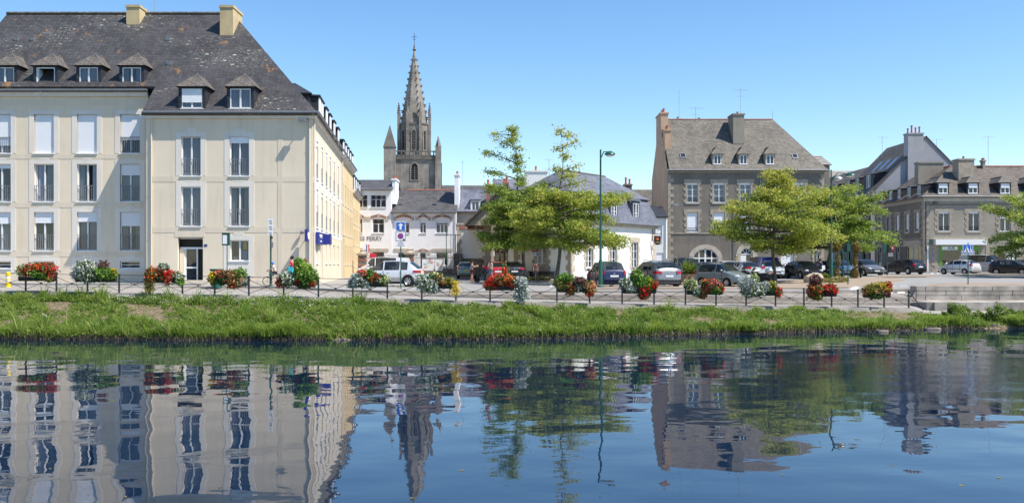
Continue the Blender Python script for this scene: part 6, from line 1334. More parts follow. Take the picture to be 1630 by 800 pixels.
# waterline slabs
M['wet_stone'] = pm('dark_bank_stone', (.2,.17,.14), .85, .35, 3, .02, 10, .3, 0, .4)
for i, (px, Y, w_, d_, z_, lab) in enumerate([(545,38.45,1.0,.7,.05,'flat stone slab at the waterline in the middle of the bank'),(1404,42.6,.62,.4,.06,'small flat stone at the waterline left of the larger slabs'),(1484,44.1,.85,.4,.07,'dark flat stone at the waterline below the ledge'),(1571,45.2,1.25,.5,.2,'thick stone slab jutting over the water near the right edge'),(1440,43.5,.4,.2,.03,'little pale stone between two flat stones at the waterline')]):
    R = random.Random(i+3); n_s = 11; ring = [((w_/2)*math.copysign(abs(math.cos(2*PI*k/n_s))**.7, math.cos(2*PI*k/n_s))*R.uniform(.88,1.06), (d_/2)*math.copysign(abs(math.sin(2*PI*k/n_s))**.7, math.sin(2*PI*k/n_s))*R.uniform(.85,1.08)) for k in range(n_s)]
    mb = MB(); mb.add([(x,y,-.25) for x,y in ring]+[(x,y,z_-.05+R.uniform(0,.02)) for x,y in ring]+[(x*.93,y*.9,z_+.02*x+R.uniform(0,.015)) for x,y in ring], [(k,(k+1)%n_s,(k+1)%n_s+n_s,k+n_s) for k in range(n_s)]+[(k+n_s,(k+1)%n_s+n_s,(k+1)%n_s+2*n_s,k+2*n_s) for k in range(n_s)]+[tuple(range(2*n_s,3*n_s))])
    o = mb.build('stone_slab', M['wet_stone'])
    o.location = (PX(px,Y), Y, .02); tag(o, lab, 'stone', 'stone slabs at the waterline')
# ================================================================== fence with planter boxes
FPX = [-10,39,88,137.5,188,237.6,289,340.6,395,450.6,506,561,616,671,725.5,780,833,886.7,939,990.7,1041.7,1091.8,1140.6,1188.6,1235.5,1280.8,1325,1367,1408.7,1448]
def fpt(px, dz=0):
    Y, z = colrow('edge0', px); return Vector((PX(px,Y), Y+.12, z+dz))
M['fence'] = pm('fence_paint', (.02,.024,.028), .4, .2, 4, 0, 1, .5)
p0 = fpt(FPX[0]); fc = thing('quay_fence', 'low black iron fence with crossed braces along the top of the river bank', 'fence', p0)
PM = MB().box(-.035,.035,-.035,.035,0,.93).box(-.055,.055,-.055,.055,.93,.96).box(-.06,.06,-.06,.06,0,.02).mesh('post', [M['fence']])
KN = MB().lathe((0,-.02,0), [(.05,0),(.05,.04)], 10, 0, 'y').mesh('knot', [M['fence']])
for i, px in enumerate(FPX):
    q = fpt(px)-p0; ob('post', PM, fc, Matrix.Translation(q))
    if i < len(FPX)-1:
        r = fpt(FPX[i+1])-p0; a, b = q, r
        MB().tube([a+Vector((0,0,.9)), b+Vector((0,0,.9))], .014, 5).build('top_rail', M['fence'], fc)
        MB().tube([a+Vector((0,-.01,.76)), b+Vector((0,-.01,.1))], .012, 4).build('brace', M['fence'], fc); MB().tube([a+Vector((0,.015,.1)), b+Vector((0,.015,.76))], .012, 4).build('brace', M['fence'], fc)
        ob('knot', KN, fc, Matrix.Translation((a+b)/2+Vector((0,0,.43))))
q = fpt(1448)-p0; MB().tube([q+Vector((0,0,.93)), q+Vector((.95,.3,-.15))], .025, 6).build('stair_rail', M['fence'], fc)
FC = dict(red=(.78,.02,.02), orange=(.8,.17,.02), white=(.75,.76,.7), peach=(.8,.36,.16), yellow=(.7,.52,.03), cream=(.6,.62,.3), silver=(.42,.47,.43), green=(.17,.31,.045), lime=(.26,.4,.06), olive=(.33,.3,.06), pink=(.66,.15,.13), purple=(.16,.06,.06), dark=(.08,.15,.04), coral=(.78,.11,.05))
PT = {}
def petal(c):
    if c not in PT:
        n = N(c+'_petals'); gi = n.n('NewGeometry'); b = FC[c]; col = n.ramp(gi.outputs['Random Per Island'], [(0,sc3(b,.6)),(.5,b),(1,sc3(b,1.3))]); n.l(col, n.b.inputs['Base Color']); n.b.inputs['Roughness'].default_value = .6
        t = n.n('BsdfTranslucent'); n.l(col, t.inputs[0]); mx = n.n('MixShader', _Fac=.3); n.l(n.b.outputs[0], mx.inputs[1]); n.l(t.outputs[0], mx.inputs[2]); n.l(mx.outputs[0], n.out.inputs[0]); PT[c] = n.m
    return PT[c]
LEAFY = ('green','lime','silver','olive','dark','purple')
def flowerbox(label, blobs, bx=None, drape=()):
    xs = [b[0] for b in blobs]; cx = sum(xs)/len(xs); Y, z = colrow('edge0', cx); Y += .02; s = F/Y; rng = np.random.default_rng(int(cx))
    o = thing('flower_box', label, 'flower box', (PX(cx,Y), Y, z), 0, 'flower boxes hung along the fence')
    x0, x1 = bx if bx else (min(b[0]-b[2]*.6 for b in blobs), max(b[0]+b[2]*.6 for b in blobs))
    zt = .74; X0, X1 = (x0-cx)/s, (x1-cx)/s
    MB().hexa([(X0+.03,-.12,zt-.2),(X1-.03,-.12,zt-.2),(X1-.03,.12,zt-.2),(X0+.03,.12,zt-.2)],[(X0,-.15,zt+.02),(X1,-.15,zt+.02),(X1,.15,zt+.02),(X0,.15,zt+.02)]).build('planter_box', M['plastic'], o)
    by = {}; 
    for b in blobs:
        px, py, rx, rz, c = b[:5]; cz = PZ(py, Y)-z; X = (px-cx)/s; RX, RZ = rx/s, rz/s; RY = min(.42, max(.2, RX*.8))
        n = int(1500*(RX*RZ+.03)*4); q = rng.normal(size=(n,3)); q /= np.linalg.norm(q,axis=1)[:,None]; lump = 1+.2*np.sin(q[:,0]*7+px)*np.cos(q[:,2]*6+py)+.16*np.sin(q[:,0]*17+q[:,1]*11+py)+rng.exponential(.07,n)
        q = q*(rng.uniform(.3,1,n)**.4*lump)[:,None]*np.array([RX,RY,RZ])+np.array([X,-.05,cz])
        leafy = c in LEAFY; out = ((q-np.array([X,-.05,cz]))/np.array([RX,RY,RZ])); rad = np.linalg.norm(out, axis=1)
        isf = (rng.random(n) < (.9 if leafy else .8)) & ((rad > .62) | leafy)
        # blossoms gather in heads
        if not leafy:
            k = np.floor(q/np.array([.11,.11,.1])).astype(int); hsh = ((k[:,0]*73856093) ^ (k[:,1]*19349663) ^ (k[:,2]*83492791)) % 100; isf &= hsh < 82
        by.setdefault(c, []).append(q[isf]); by.setdefault('dark' if c != 'silver' else 'silver', []).append(q[~isf])
    for px, py0, py1, c in drape:
        n = 420; t = rng.random(n); q = np.stack([(px-cx)/s+rng.normal(size=n)*(.09+.05*t), rng.normal(size=n)*.07-.1, (PZ(py0,Y)-z)+(PZ(py1,Y)-PZ(py0,Y))*t], 1); by.setdefault(c, []).append(q)
    for c, L_ in by.items():
        q = np.concatenate(L_); 
        if len(q) < 3: continue
        V, Fq = cards(q, .085 if c in ('green','lime','dark','olive') else .075, .1, rng=rng, elong=1.3 if c not in LEAFY else 1.9); tag(ob(c+('_leaves' if c in LEAFY else '_flowers'), np_mesh(c+'_petals', V, Fq, petal(c)), o), kind='stuff')
    return o
flowerbox('leftmost flower box, red blooms with a cream tuft at its outer end', [(36,431,9,9,'cream'),(48,430,12,10,'red'),(60,428,12,9,'orange'),(76,429,14,11,'red'),(84,438,7,8,'pink'),(66,436,16,7,'green'),(80,443,8,5,'olive')])
flowerbox('tall white blossom mound beside a green and yellow tuft before the left facade', [(136,430,15,16,'white'),(128,434,12,12,'silver'),(144,438,13,11,'white'),(166,434,14,10,'green'),(178,437,9,8,'lime'),(165,425,8,9,'purple'),(182,433,5,6,'yellow')])
flowerbox('flower box with an orange ball, white crown and red blooms near the entrance', [(245,437,11,12,'orange'),(238,440,7,12,'coral'),(261,426,9,7,'white'),(270,441,12,11,'red'),(262,434,10,9,'red'),(285,441,8,8,'white'),(288,446,5,8,'green')], drape=[(238,448,466,'olive')])
flowerbox('flower box of salmon and peach blooms before the green litter bin', [(340,442,8,9,'yellow'),(350,437,10,7,'coral'),(362,436,11,6,'pink'),(375,444,16,12,'peach'),(388,447,9,9,'white'),(372,450,12,9,'coral'),(380,436,12,8,'green'),(352,446,9,7,'dark')])
flowerbox('flower box with white mound and tall bright green plume over red blooms', [(458,444,14,12,'white'),(448,448,8,8,'red'),(483,432,14,14,'lime'),(490,440,15,13,'green'),(476,420,8,9,'lime'),(476,448,8,8,'red'),(497,450,8,6,'red'),(484,452,9,6,'dark')])
flowerbox('flower box with silver trailing leaves, orange blooms and a cream end', [(570,444,12,10,'silver'),(578,436,9,7,'coral'),(574,449,6,6,'red'),(590,437,6,9,'green'),(592,443,6,6,'orange'),(600,440,6,5,'red'),(611,446,9,8,'cream')], drape=[(562,446,458,'silver'),(583,448,458,'silver')])
flowerbox('large white mound with orange tips and a golden trailing strand', [(682,452,17,12,'white'),(675,445,14,9,'white'),(694,440,11,7,'cream'),(697,441,6,7,'orange'),(690,458,10,8,'silver'),(705,450,5,5,'orange'),(716,448,8,6,'olive')], drape=[(724,447,470,'yellow')])
flowerbox('wide flower box with bright red left, rusty middle and long silver cascade', [(784,450,10,10,'red'),(776,453,7,6,'red'),(796,446,13,9,'coral'),(808,444,13,7,'orange'),(812,451,10,6,'red'),(820,446,7,6,'white'),(829,450,10,9,'silver')], drape=[(825,455,477,'silver'),(834,455,476,'silver'),(829,452,480,'silver')])
flowerbox('flower box with olive ball, red centre and round peach ball', [(893,452,10,10,'olive'),(900,442,12,7,'green'),(908,459,9,10,'red'),(921,456,6,6,'white'),(922,447,10,7,'purple'),(938,457,10,10,'peach'),(938,464,8,8,'coral')])
flowerbox('flower box with green plume, white left and yellow and red right', [(997,452,12,9,'white'),(1003,460,9,6,'silver'),(1013,440,8,12,'green'),(1018,450,10,8,'green'),(1030,452,9,11,'lime'),(1041,453,6,7,'red'),(1025,461,10,11,'red'),(1034,449,6,6,'yellow'),(1024,470,8,6,'red')])
flowerbox('flower box with cream and white left, red middle and dusky pink right', [(1099,453,11,9,'cream'),(1108,463,8,8,'white'),(1122,461,8,9,'red'),(1118,470,5,5,'coral'),(1134,453,13,9,'pink'),(1138,461,10,7,'green'),(1147,458,5,7,'red'),(1122,450,7,5,'orange')])
flowerbox('broad white and silver mound with a yellow and rust end', [(1190,453,14,12,'silver'),(1204,462,14,9,'white'),(1200,447,7,11,'cream'),(1217,456,9,8,'silver'),(1229,454,7,6,'yellow'),(1238,465,6,8,'coral'),(1192,466,12,7,'white'),(1226,461,8,5,'dark')])
flowerbox('flower box with dusky plume, orange ball and vivid red end', [(1298,446,9,9,'purple'),(1298,459,12,9,'orange'),(1292,466,8,9,'coral'),(1301,471,7,6,'olive'),(1319,459,10,8,'red'),(1327,463,7,5,'red'),(1314,466,8,5,'purple')])
flowerbox('bushy amber and peach flower box, last before the parapet', [(1386,461,11,9,'olive'),(1396,463,13,9,'peach'),(1402,457,13,8,'yellow'),(1410,459,9,9,'coral'),(1413,453,6,5,'red'),(1394,470,12,5,'dark'),(1378,463,6,7,'peach')])
# ================================================================== lamps and signs
def lamp(label, px, Y, pytop, heads, rb=.13):
    b = on(px, Y); o = thing('street_lamp', label, 'street lamp', b, 0, 'green street lamps'); h = PZ(pytop,Y)-b.z
    MB().lathe((0,0,0), [(rb*1.5,0),(rb*1.5,.12),(rb*1.1,.2),(rb,.3),(rb*.95,1.6),(rb*.6,1.75),(rb*.55,3.0),(rb*.48,h*.6),(rb*.38,h)], 12).build('pole', M['green_paint'], o, smooth=50)
    for s, L_, dz, big, white in heads:
        MB().tube([(0,0,h-.5-dz),(s*L_*.35,-.05,h-.05-dz),(s*L_*.75,-.1,h-.08-dz)], .035, 6).build('arm', M['green_paint'], o)
        hd = MB().lathe((s*L_,-.12,h-.3-dz), [(.12*big,-.02),(.34*big,.06),(.3*big,.14),(.14*big,.24),(.03,.28)], 14).build('lamp_head', M['steel'] if white else M['green_paint'], o, smooth=50)
        MB().lathe((s*L_,-.12,h-.37-dz), [(.05,0),(.2*big,.02),(.26*big,.08)], 12).build('diffuser', M['pvc'], hd)
    MB().ball((0,0,h+.03),.06,8,6).build('finial', M['green_paint'], o); return o
lamp('tall green street lamp with one hooded head before the white house', 956, 54.4, 240, [(1,.55,0,1.0,False)])
lamp('tall green street lamp with two heads on the sandy island', 1323, 65.5, 272, [(1,1.35,.1,1.15,False),(1,.45,.35,1.0,True)])
lamp('farther green street lamp rising out of the oak crown', 1334, 84, 300, [(1,1.1,.1,1.15,False)], .11)
def signpost(name, label, px, Y, pytop, r=.035, mat='green_paint', cat='sign', group=None):
    b = on(px, Y); o = thing(name, label, cat, b, 0, group); h = PZ(pytop,Y)-b.z; MB().tube([(0,0,0),(0,0,h)], r, 8).build('pole', M[mat], o); return o, h, b.z
BLUE = flat('traffic_blue', (.02,.12,.5), .4); RED = flat('traffic_red', (.5,.01,.02), .4)
o, h, bz0 = signpost('traffic_sign', 'stacked one-way arrow, no-parking and text plates on a green pole', 638, 53.2, 352); zf = lambda py: PZ(py,53.2)-bz0
s = MB().box(-.28,.28,-.07,-.045,zf(367.3),zf(352.8)).build('sign_plate', M['white'], o); MB().box(-.25,.25,-.078,-.07,zf(366.5),zf(353.8)).build('blue_panel', BLUE, s)
MB().prism([(-.06,zf(365.3)),(.06,zf(365.3)),(.06,zf(359)),(.17,zf(359)),(0,zf(355)),(-.17,zf(359)),(-.06,zf(359))], -.085, -.078).build('arrow', M['white'], s)
s = MB().box(-.3,.3,-.07,-.045,zf(383.8),zf(368)).box(-.27,.27,-.076,-.07,zf(383.2),zf(368.7)).build('sign_plate', M['iron'], o); MB().box(-.26,.26,-.08,-.076,zf(382.8),zf(369.2)).build('white_panel', M['white'], s)
MB().lathe((0,-.088,zf(375.6)), [(.0,0),(.17,0),(.17,.008)], 20, 0, 'y').build('red_ring', RED, s); MB().lathe((0,-.094,zf(375.6)), [(0,0),(.125,0),(.125,.006)], 20, 0, 'y').build('blue_disc', BLUE, s)
MB().hexa([(-.11,-.1,zf(375.6)+.07),(-.07,-.1,zf(375.6)+.11),(-.07,-.094,zf(375.6)+.11),(-.11,-.094,zf(375.6)+.07)],[(.07,-.1,zf(375.6)-.11),(.11,-.1,zf(375.6)-.07),(.11,-.094,zf(375.6)-.07),(.07,-.094,zf(375.6)-.11)]).build('red_bar', RED, s); MB().box(.13,.24,-.086,-.08,zf(382.5),zf(380)).build('symbol', M['plastic'], s)
s = MB().box(-.27,.27,-.07,-.045,zf(392.5),zf(384.6)).build('sign_plate', M['white'], o)
for k in range(3): MB().box(-.2+.03*k,.2-.02*k,-.076,-.07,zf(391.3-2.4*k),zf(390.4-2.4*k)).build('text_line', M['iron'], s)
o, h, bz0 = signpost('traffic_sign', 'round red and blue no-stopping sign with a small plate under the oaks', 852.5, 65, 386, .03, 'zinc'); zf = lambda py: PZ(py,65)-bz0; zc = zf(394)
s = MB().lathe((0,-.06,zc), [(0,0),(.33,0),(.33,.02)], 24, 0, 'y').build('red_ring', RED, o); MB().lathe((0,-.068,zc), [(0,0),(.25,0),(.25,.008)], 24, 0, 'y').build('blue_disc', BLUE, s)
for sg in (-1,1): MB().hexa([(-.2,-.076,zc+sg*.16),(-.16,-.076,zc+sg*.2),(-.16,-.068,zc+sg*.2),(-.2,-.068,zc+sg*.16)],[(.16,-.076,zc-sg*.2),(.2,-.076,zc-sg*.16),(.2,-.068,zc-sg*.16),(.16,-.068,zc-sg*.2)]).build('red_bar', RED, s)
s = MB().box(-.28,.28,-.06,-.045,zf(406.5),zf(402)).build('sign_plate', M['white'], o); MB().box(.06,.26,-.066,-.06,zf(406),zf(402.5)).build('blue_panel', BLUE, s); MB().box(-.24,.0,-.066,-.06,zf(404.8),zf(403.8)).build('text_line', M['plastic'], s)
o, h, bz0 = signpost('traffic_sign', 'blue pedestrian crossing sign on a green pole in front of the parapet', 1541, 57, 386); zf = lambda py: PZ(py,57)-bz0
for dx, dy, w_ in ((-.11,-.05,.5),(.14,.06,.4)):
    s = MB().box(dx-w_/2,dx+w_/2,dy-.015,dy,zf(403.5),zf(388.5)).build('sign_plate', M['white'], o); MB().box(dx-w_/2+.03,dx+w_/2-.03,dy-.02,dy-.015,zf(402.8),zf(389.2)).build('blue_panel', BLUE, s)
    MB().prism([(dx-.19*w_/.5,zf(401.5)),(dx+.19*w_/.5,zf(401.5)),(dx,zf(391))], dy-.026, dy-.02).build('white_triangle', M['white'], s); MB().tube([(dx-.02,dy-.03,zf(395)),(dx,dy-.03,zf(397.5)),(dx-.07,dy-.03,zf(400.5))],.018,4).tube([(dx,dy-.03,zf(397.5)),(dx+.07,dy-.03,zf(400.5))],.018,4).ball((dx,dy-.03,zf(394)),.03,6,4).build('pedestrian_symbol', M['plastic'], s)
o, h, bz0 = signpost('traffic_signal', 'dark back of a traffic signal panel on a grey-green pole', 1349.8, 58, 382, .035, 'green_paint', 'traffic signal', 'traffic signals'); zf = lambda py: PZ(py,58)-bz0
MB().box(-.26,.22,-.02,.05,zf(401),zf(387)).build('back_board', M['plastic'], o); MB().box(-.1,.1,-.12,-.02,zf(400),zf(388)).build('lamp_housing', M['green_paint'], o)
o, h, bz0 = signpost('traffic_signal', 'green traffic pole standing left of the parked grey hatchback', 1342, 72, 396, .06, 'green_paint', 'traffic signal', 'traffic signals'); zf = lambda py: PZ(py,72)-bz0; MB().box(-.12,.12,-.15,.0,zf(404),zf(397)).build('lamp_housing', M['green_paint'], o)
o, h, bz0 = signpost('traffic_signal', 'green pole with angled signal boards left of the turning black car', 1412.5, 78.5, 386, .05, 'green_paint', 'traffic signal', 'traffic signals'); zf = lambda py: PZ(py,78.5)-bz0
MB().hexa([(-.35,-.02,zf(402)),(0,-.02,zf(402)),(0,.03,zf(402)),(-.35,.03,zf(402))],[(-.35,-.02,zf(391)),(.02,-.02,zf(388)),(.02,.03,zf(388)),(-.35,.03,zf(391))]).build('back_board', M['green_paint'], o); MB().box(.04,.34,-.1,.05,zf(402),zf(389)).build('lamp_housing', M['plastic'], o)
s = MB().lathe((.42,.3,zf(394.5)), [(0,0),(.3,0),(.3,.02)], 18, 0, 'y').build('red_disc', RED, o); MB().box(.22,.62,.28,.3,zf(395.4),zf(393.6)).build('white_bar', M['white'], s); MB().box(.2,.62,.29,.32,zf(408),zf(402)).build('sign_plate', M['iron'], o)
o, h, bz0 = signpost('bus_stop_flag', 'green framed bus stop box on a thin pole beside the litter bin', 361.5, 49.2, 371, .025, 'green_paint', 'bus stop'); zf = lambda py: PZ(py,49.2)-bz0
f = MB().box(-.24,.17,-.12,-.02,zf(390.5),zf(371.5)).build('timetable_box', M['green_paint'], o); MB().box(-.2,.03,-.13,-.12,zf(388),zf(374)).build('timetable', M['white'], f); MB().box(-.26,.19,-.14,0,zf(371.5),zf(370.5)).build('box_cap', M['green_paint'], o)
o, h, bz0 = signpost('direction_sign', 'green pole carrying three small white direction blades near the building corner', 431, 50.3, 347, .05, 'green_paint'); zf = lambda py: PZ(py,50.3)-bz0
for k in range(3): b_ = MB().box(-.14,.14,-.09,-.06,zf(355+9.3*k),zf(347.4+9.3*k)).build('direction_blade', M['white'], o); MB().box(-.09,.09,-.094,-.09,zf(352+9.3*k),zf(350.8+9.3*k)).box(-.07,.09,-.094,-.09,zf(354+9.3*k),zf(353.2+9.3*k)).build('text_line', M['iron'], b_)
MB().box(.03,.13,-.1,.02,zf(394),zf(385)).build('control_box', M['zinc'], o); MB().ball((.07,-.06,zf(378)),.07,8,6).build('signal_lamp', M['plastic'], o); MB().lathe((0,0,0),[(.1,0),(.1,.05),(.07,.1),(.07,.9),(.05,.95)],12).build('pole_base', M['green_paint'], o)
o = thing('bollard', 'short yellow bollard with white reflective bands by the left edge', 'bollard', on(13,49.3)); yl = flat('bollard_yellow',(.75,.52,.01),.4)
MB().lathe((0,0,0),[(.15,0),(.13,.04),(.13,.27)],14).build('body', yl, o); MB().lathe((0,0,.3),[(.11,0),(.11,.3)],14).build('reflective_band', M['white'], o); MB().lathe((0,0,.38),[(.115,0),(.115,.08)],14).build('yellow_band', yl, o); MB().lathe((0,0,.6),[(.12,0),(.13,.06),(.12,.17),(.07,.23),(0.01,.25)],14).build('cap', yl, o, smooth=50)
o = thing('litter_bin', 'green flared litter bin beside the bus stop pole', 'litter bin', on(345,49)); MB().lathe((0,0,.05),[(.27,0),(.27,.55),(.29,.57),(.29,.62)],16).build('body', M['green_paint'], o); MB().lathe((0,0,.85),[(.26,0),(.3,.08),(.38,.2),(.38,.24)],16).build('rim', M['green_paint'], o)
for k in range(12): a = 2*PI*k/12; MB().tube([(.27*math.cos(a),.27*math.sin(a),.6),(.28*math.cos(a),.28*math.sin(a),.9)],.018,4).build('slat', M['green_paint'], o)
MB().cyl((0,0,.0),.06,.1,8).build('foot', M['plastic'], o)
o = thing('low_railing', 'small turquoise railing between the dark blue car and the grey SUV', 'railing', on(996,60)); TQ = flat('turquoise_paint',(.02,.3,.33),.4)
for x in (-.2,.0,.2): MB().tube([(x,0,0),(x,0,.85)],.025,6).build('post', TQ, o)
MB().tube([(-.2,0,.85),(.2,0,.85)],.025,6).build('rail', TQ, o)
# ================================================================== people
def skin_mesh(name, vs, es, mat, sub=1):
    me = bpy.data.meshes.new(name); me.from_pydata([v[:3] for v in vs], es, []); o = bpy.data.objects.new(name, me); C.objects.link(o)
    o.modifiers.new('skin','SKIN'); s_ = o.modifiers.new('sub','SUBSURF'); s_.levels = s_.render_levels = sub
    sv = me.skin_vertices[0].data
    for i, v in enumerate(vs): sv[i].radius = (v[3], v[4] if len(v) > 4 else v[3])
    sv[0].use_root = True; dg = bpy.context.evaluated_depsgraph_get(); m2 = bpy.data.meshes.new_from_object(o.evaluated_get(dg)); bpy.data.objects.remove(o); m2.name = name
    m2.materials.clear(); m2.materials.append(mat); m2.polygons.foreach_set('use_smooth', [True]*len(m2.polygons)); return m2
SK = flat('skin', (.42,.24,.16), .6, .3)
def person(label, px, Y, yaw, H=1.7, shirt=(.4,.4,.4), legs=(.05,.05,.06), hair=(.03,.02,.015), lean=0, step=.15, arms=((.1,-.05),(.1,-.05)), short=False, longhair=False, sit=False, helmet=None, dz=0, sleeve=False, bag=None, head_t=0, kneeb=0):
    b = on(px, Y, dz) if not isinstance(px, Vector) else px; o = thing('person', label, 'person', b, yaw, None); k = H/1.75
    def up(x, y, z):                               # upper body leans forward about the hips
        z0 = .93; dx, dzz = x, z-z0; c, s_ = math.cos(lean), math.sin(lean); return (dx*c+dzz*s_, y, z0-dx*s_+dzz*c)
    J = {}; J['pel'] = (0,0,.95); J['sp'] = up(.0,0,1.15); J['ch'] = up(0,0,1.37); J['nk'] = up(.0,0,1.50); J['hd'] = up(.02,0,1.60); J['top'] = up(.02,0,1.70)
    for s_, nm in ((1,'L'),(-1,'R')):
        J['sh'+nm] = up(-.01,.17*s_,1.42); a, bnd = arms[0 if s_ > 0 else 1]
        el = up(-.01+.27*math.sin(a), .22*s_, 1.42-.27*math.cos(a)); a2 = a-bnd*1.0; dirx, dirz = math.sin(a2), -math.cos(a2)
        J['el'+nm] = el; wx = up(-.01+.27*math.sin(a)+.24*dirx, .21*s_, 1.42-.27*math.cos(a)+.24*dirz); J['wr'+nm] = wx; J['dir'+nm] = Vector(up(dirx, 0, .93+dirz))-Vector(up(0,0,.93))
        st = step*s_; J['hp'+nm] = (0,.09*s_,.9)
        if sit: J['kn'+nm] = (.36,.12*s_,.78-.16*s_); J['an'+nm] = (.24,.12*s_,.40-.16*s_); J['to'+nm] = (.38,.12*s_,.34-.16*s_)
        else: J['kn'+nm] = (st*.6+.03+kneeb,.1*s_,.5); J['an'+nm] = (st-.02-.04*abs(st),.1*s_,.09+(.05 if st < -.1 else 0)); J['to'+nm] = (st+.14,.115*s_,.045)
    S = lambda p, r, r2=None: (p[0]*k, p[1]*k, p[2]*k, r*k, (r2 or r)*k)
    vs = [S(J['pel'],.12,.11),S(J['sp'],.11,.1),S(J['ch'],.125,.105),S(J['nk'],.05),S(J['hd'],.085,.095),S(J['top'],.065,.075)]; es = [(0,1),(1,2),(2,3),(3,4),(4,5)]
    for nm in 'LR':
        i = len(vs); vs += [S(J['sh'+nm],.06),S(J['el'+nm],.042),S(J['wr'+nm],.027)]; es += [(2,i),(i,i+1),(i+1,i+2)]
        d = J['dir'+nm].normalized(); w_ = Vector(J['wr'+nm]); side = Vector((0,1,0)); fwd = d.cross(side).normalized(); pm_ = w_+d*.07; vs.append(S(pm_,.024,.03)); es.append((i+2,i+3))
        for f_ in range(4): p1 = pm_+d*.035+fwd*(f_-1.5)*.019; p2 = p1+d*(.045+.008*(1-abs(f_-1.5)))+side*(.012 if nm == 'R' else -.012); j = len(vs); vs += [S(p1,.009),S(p2,.007)]; es += [(i+3,j),(j,j+1)]
        p1 = w_+d*.03+fwd*.035; p2 = p1+d*.035+fwd*.02; j = len(vs); vs += [S(p1,.01),S(p2,.008)]; es += [(i+3,j),(j,j+1)]
        i = len(vs); vs += [S(J['hp'+nm],.085),S(J['kn'+nm],.055),S(J['an'+nm],.036),S(J['to'+nm],.032)]; es += [(0,i),(i,i+1),(i+1,i+2),(i+2,i+3)]
    ob('body', skin_mesh('body', vs, es, SK), o)
    cs = flat('shirt_cloth', shirt, .85, .2); cl = flat('leg_cloth', legs, .85, .2)
    vs = [S((0,0,.93),.135,.125),S(J['sp'],.128,.115),S(J['ch'],.143,.122),S(tuple(Vector(J['ch'])*.35+Vector(J['nk'])*.65),.075)]; es = [(0,1),(1,2),(2,3)]
    for nm in 'LR':
        i = len(vs); e = Vector(J['sh'+nm])*.4+Vector(J['el'+nm])*.6; vs += [S(J['sh'+nm],.072),S(e if not sleeve else J['el'+nm],.058)]; es += [(2,i),(i,i+1)]
        if sleeve: vs.append(S(J['wr'+nm],.04)); es.append((i+1,i+2))
    ob('shirt', skin_mesh('shirt', vs, es, cs), o)
    vs = [S((0,0,.97),.132,.122)]; es = []
    for nm in 'LR':
        i = len(vs); kn, an = Vector(J['kn'+nm]), Vector(J['an'+nm]); vs += [S(J['hp'+nm],.1)]; es.append((0,i))
        if short: vs.append(S(Vector(J['hp'+nm])*.25+kn*.75,.085)); es.append((i,i+1))
        else: vs += [S(kn,.068),S(kn*.12+an*.88,.05)]; es += [(i,i+1),(i+1,i+2)]
    ob('shorts' if short else 'trousers', skin_mesh('trousers', vs, es, cl), o)
    hm = flat('hair', hair, .8, .2); hd, tp = Vector(J['hd'])*k, Vector(J['top'])*k; up_ = (tp-hd).normalized()
    c = hd+up_*.045*k-Vector((.022*k,0,0)); R_h = .105*k
    mb = MB(); mb.ball(tuple(c), (R_h,R_h*.95,R_h*.98), 12, 8); mb.v = [v for v in mb.v]
    if longhair: mb.ball(tuple(c-Vector((.05*k,0,.1*k))), (.07*k,.09*k,.14*k), 10, 6)
    mb.build('hair' if not helmet else 'helmet', hm if not helmet else flat('helmet_blue', helmet, .3), o, smooth=60)
    fx = hd+Vector((.085*k,0,.01*k)); m = MB(); m.ball(tuple(fx+Vector((.005,.03*k,.02*k))), .012*k, 6, 4); m.ball(tuple(fx+Vector((.005,-.03*k,.02*k))), .012*k, 6, 4); m.box(fx.x-.005,fx.x+.012*k,-.025*k,.025*k,fx.z-.052*k,fx.z-.044*k); m.build('face', M['plastic'], o); MB().ball(tuple(fx+Vector((.015*k,0,-.012*k))), (.016*k,.012*k,.022*k), 6, 5).build('nose', SK, o)
    for nm in 'LR': t = Vector(J['to'+nm])*k; a_ = Vector(J['an'+nm])*k; MB().ball(((t.x+a_.x)/2+.02*k, t.y, (t.z+a_.z)/2-.022*k), (.14*k,.05*k,.05*k), 10, 6).build('shoe', M['plastic'], o, smooth=60)
    if bag:
        bc, bp = bag; MB().hexa([(bp[0]-.13,bp[1]-.05,bp[2]-.2),(bp[0]+.13,bp[1]-.05,bp[2]-.2),(bp[0]+.13,bp[1]+.05,bp[2]-.2),(bp[0]-.13,bp[1]+.05,bp[2]-.2)],[(bp[0]-.14,bp[1]-.04,bp[2]+.15),(bp[0]+.14,bp[1]-.04,bp[2]+.15),(bp[0]+.14,bp[1]+.04,bp[2]+.15),(bp[0]-.14,bp[1]+.04,bp[2]+.15)]).build('bag_held', flat('bag_cloth', bc, .7), o)
    return o
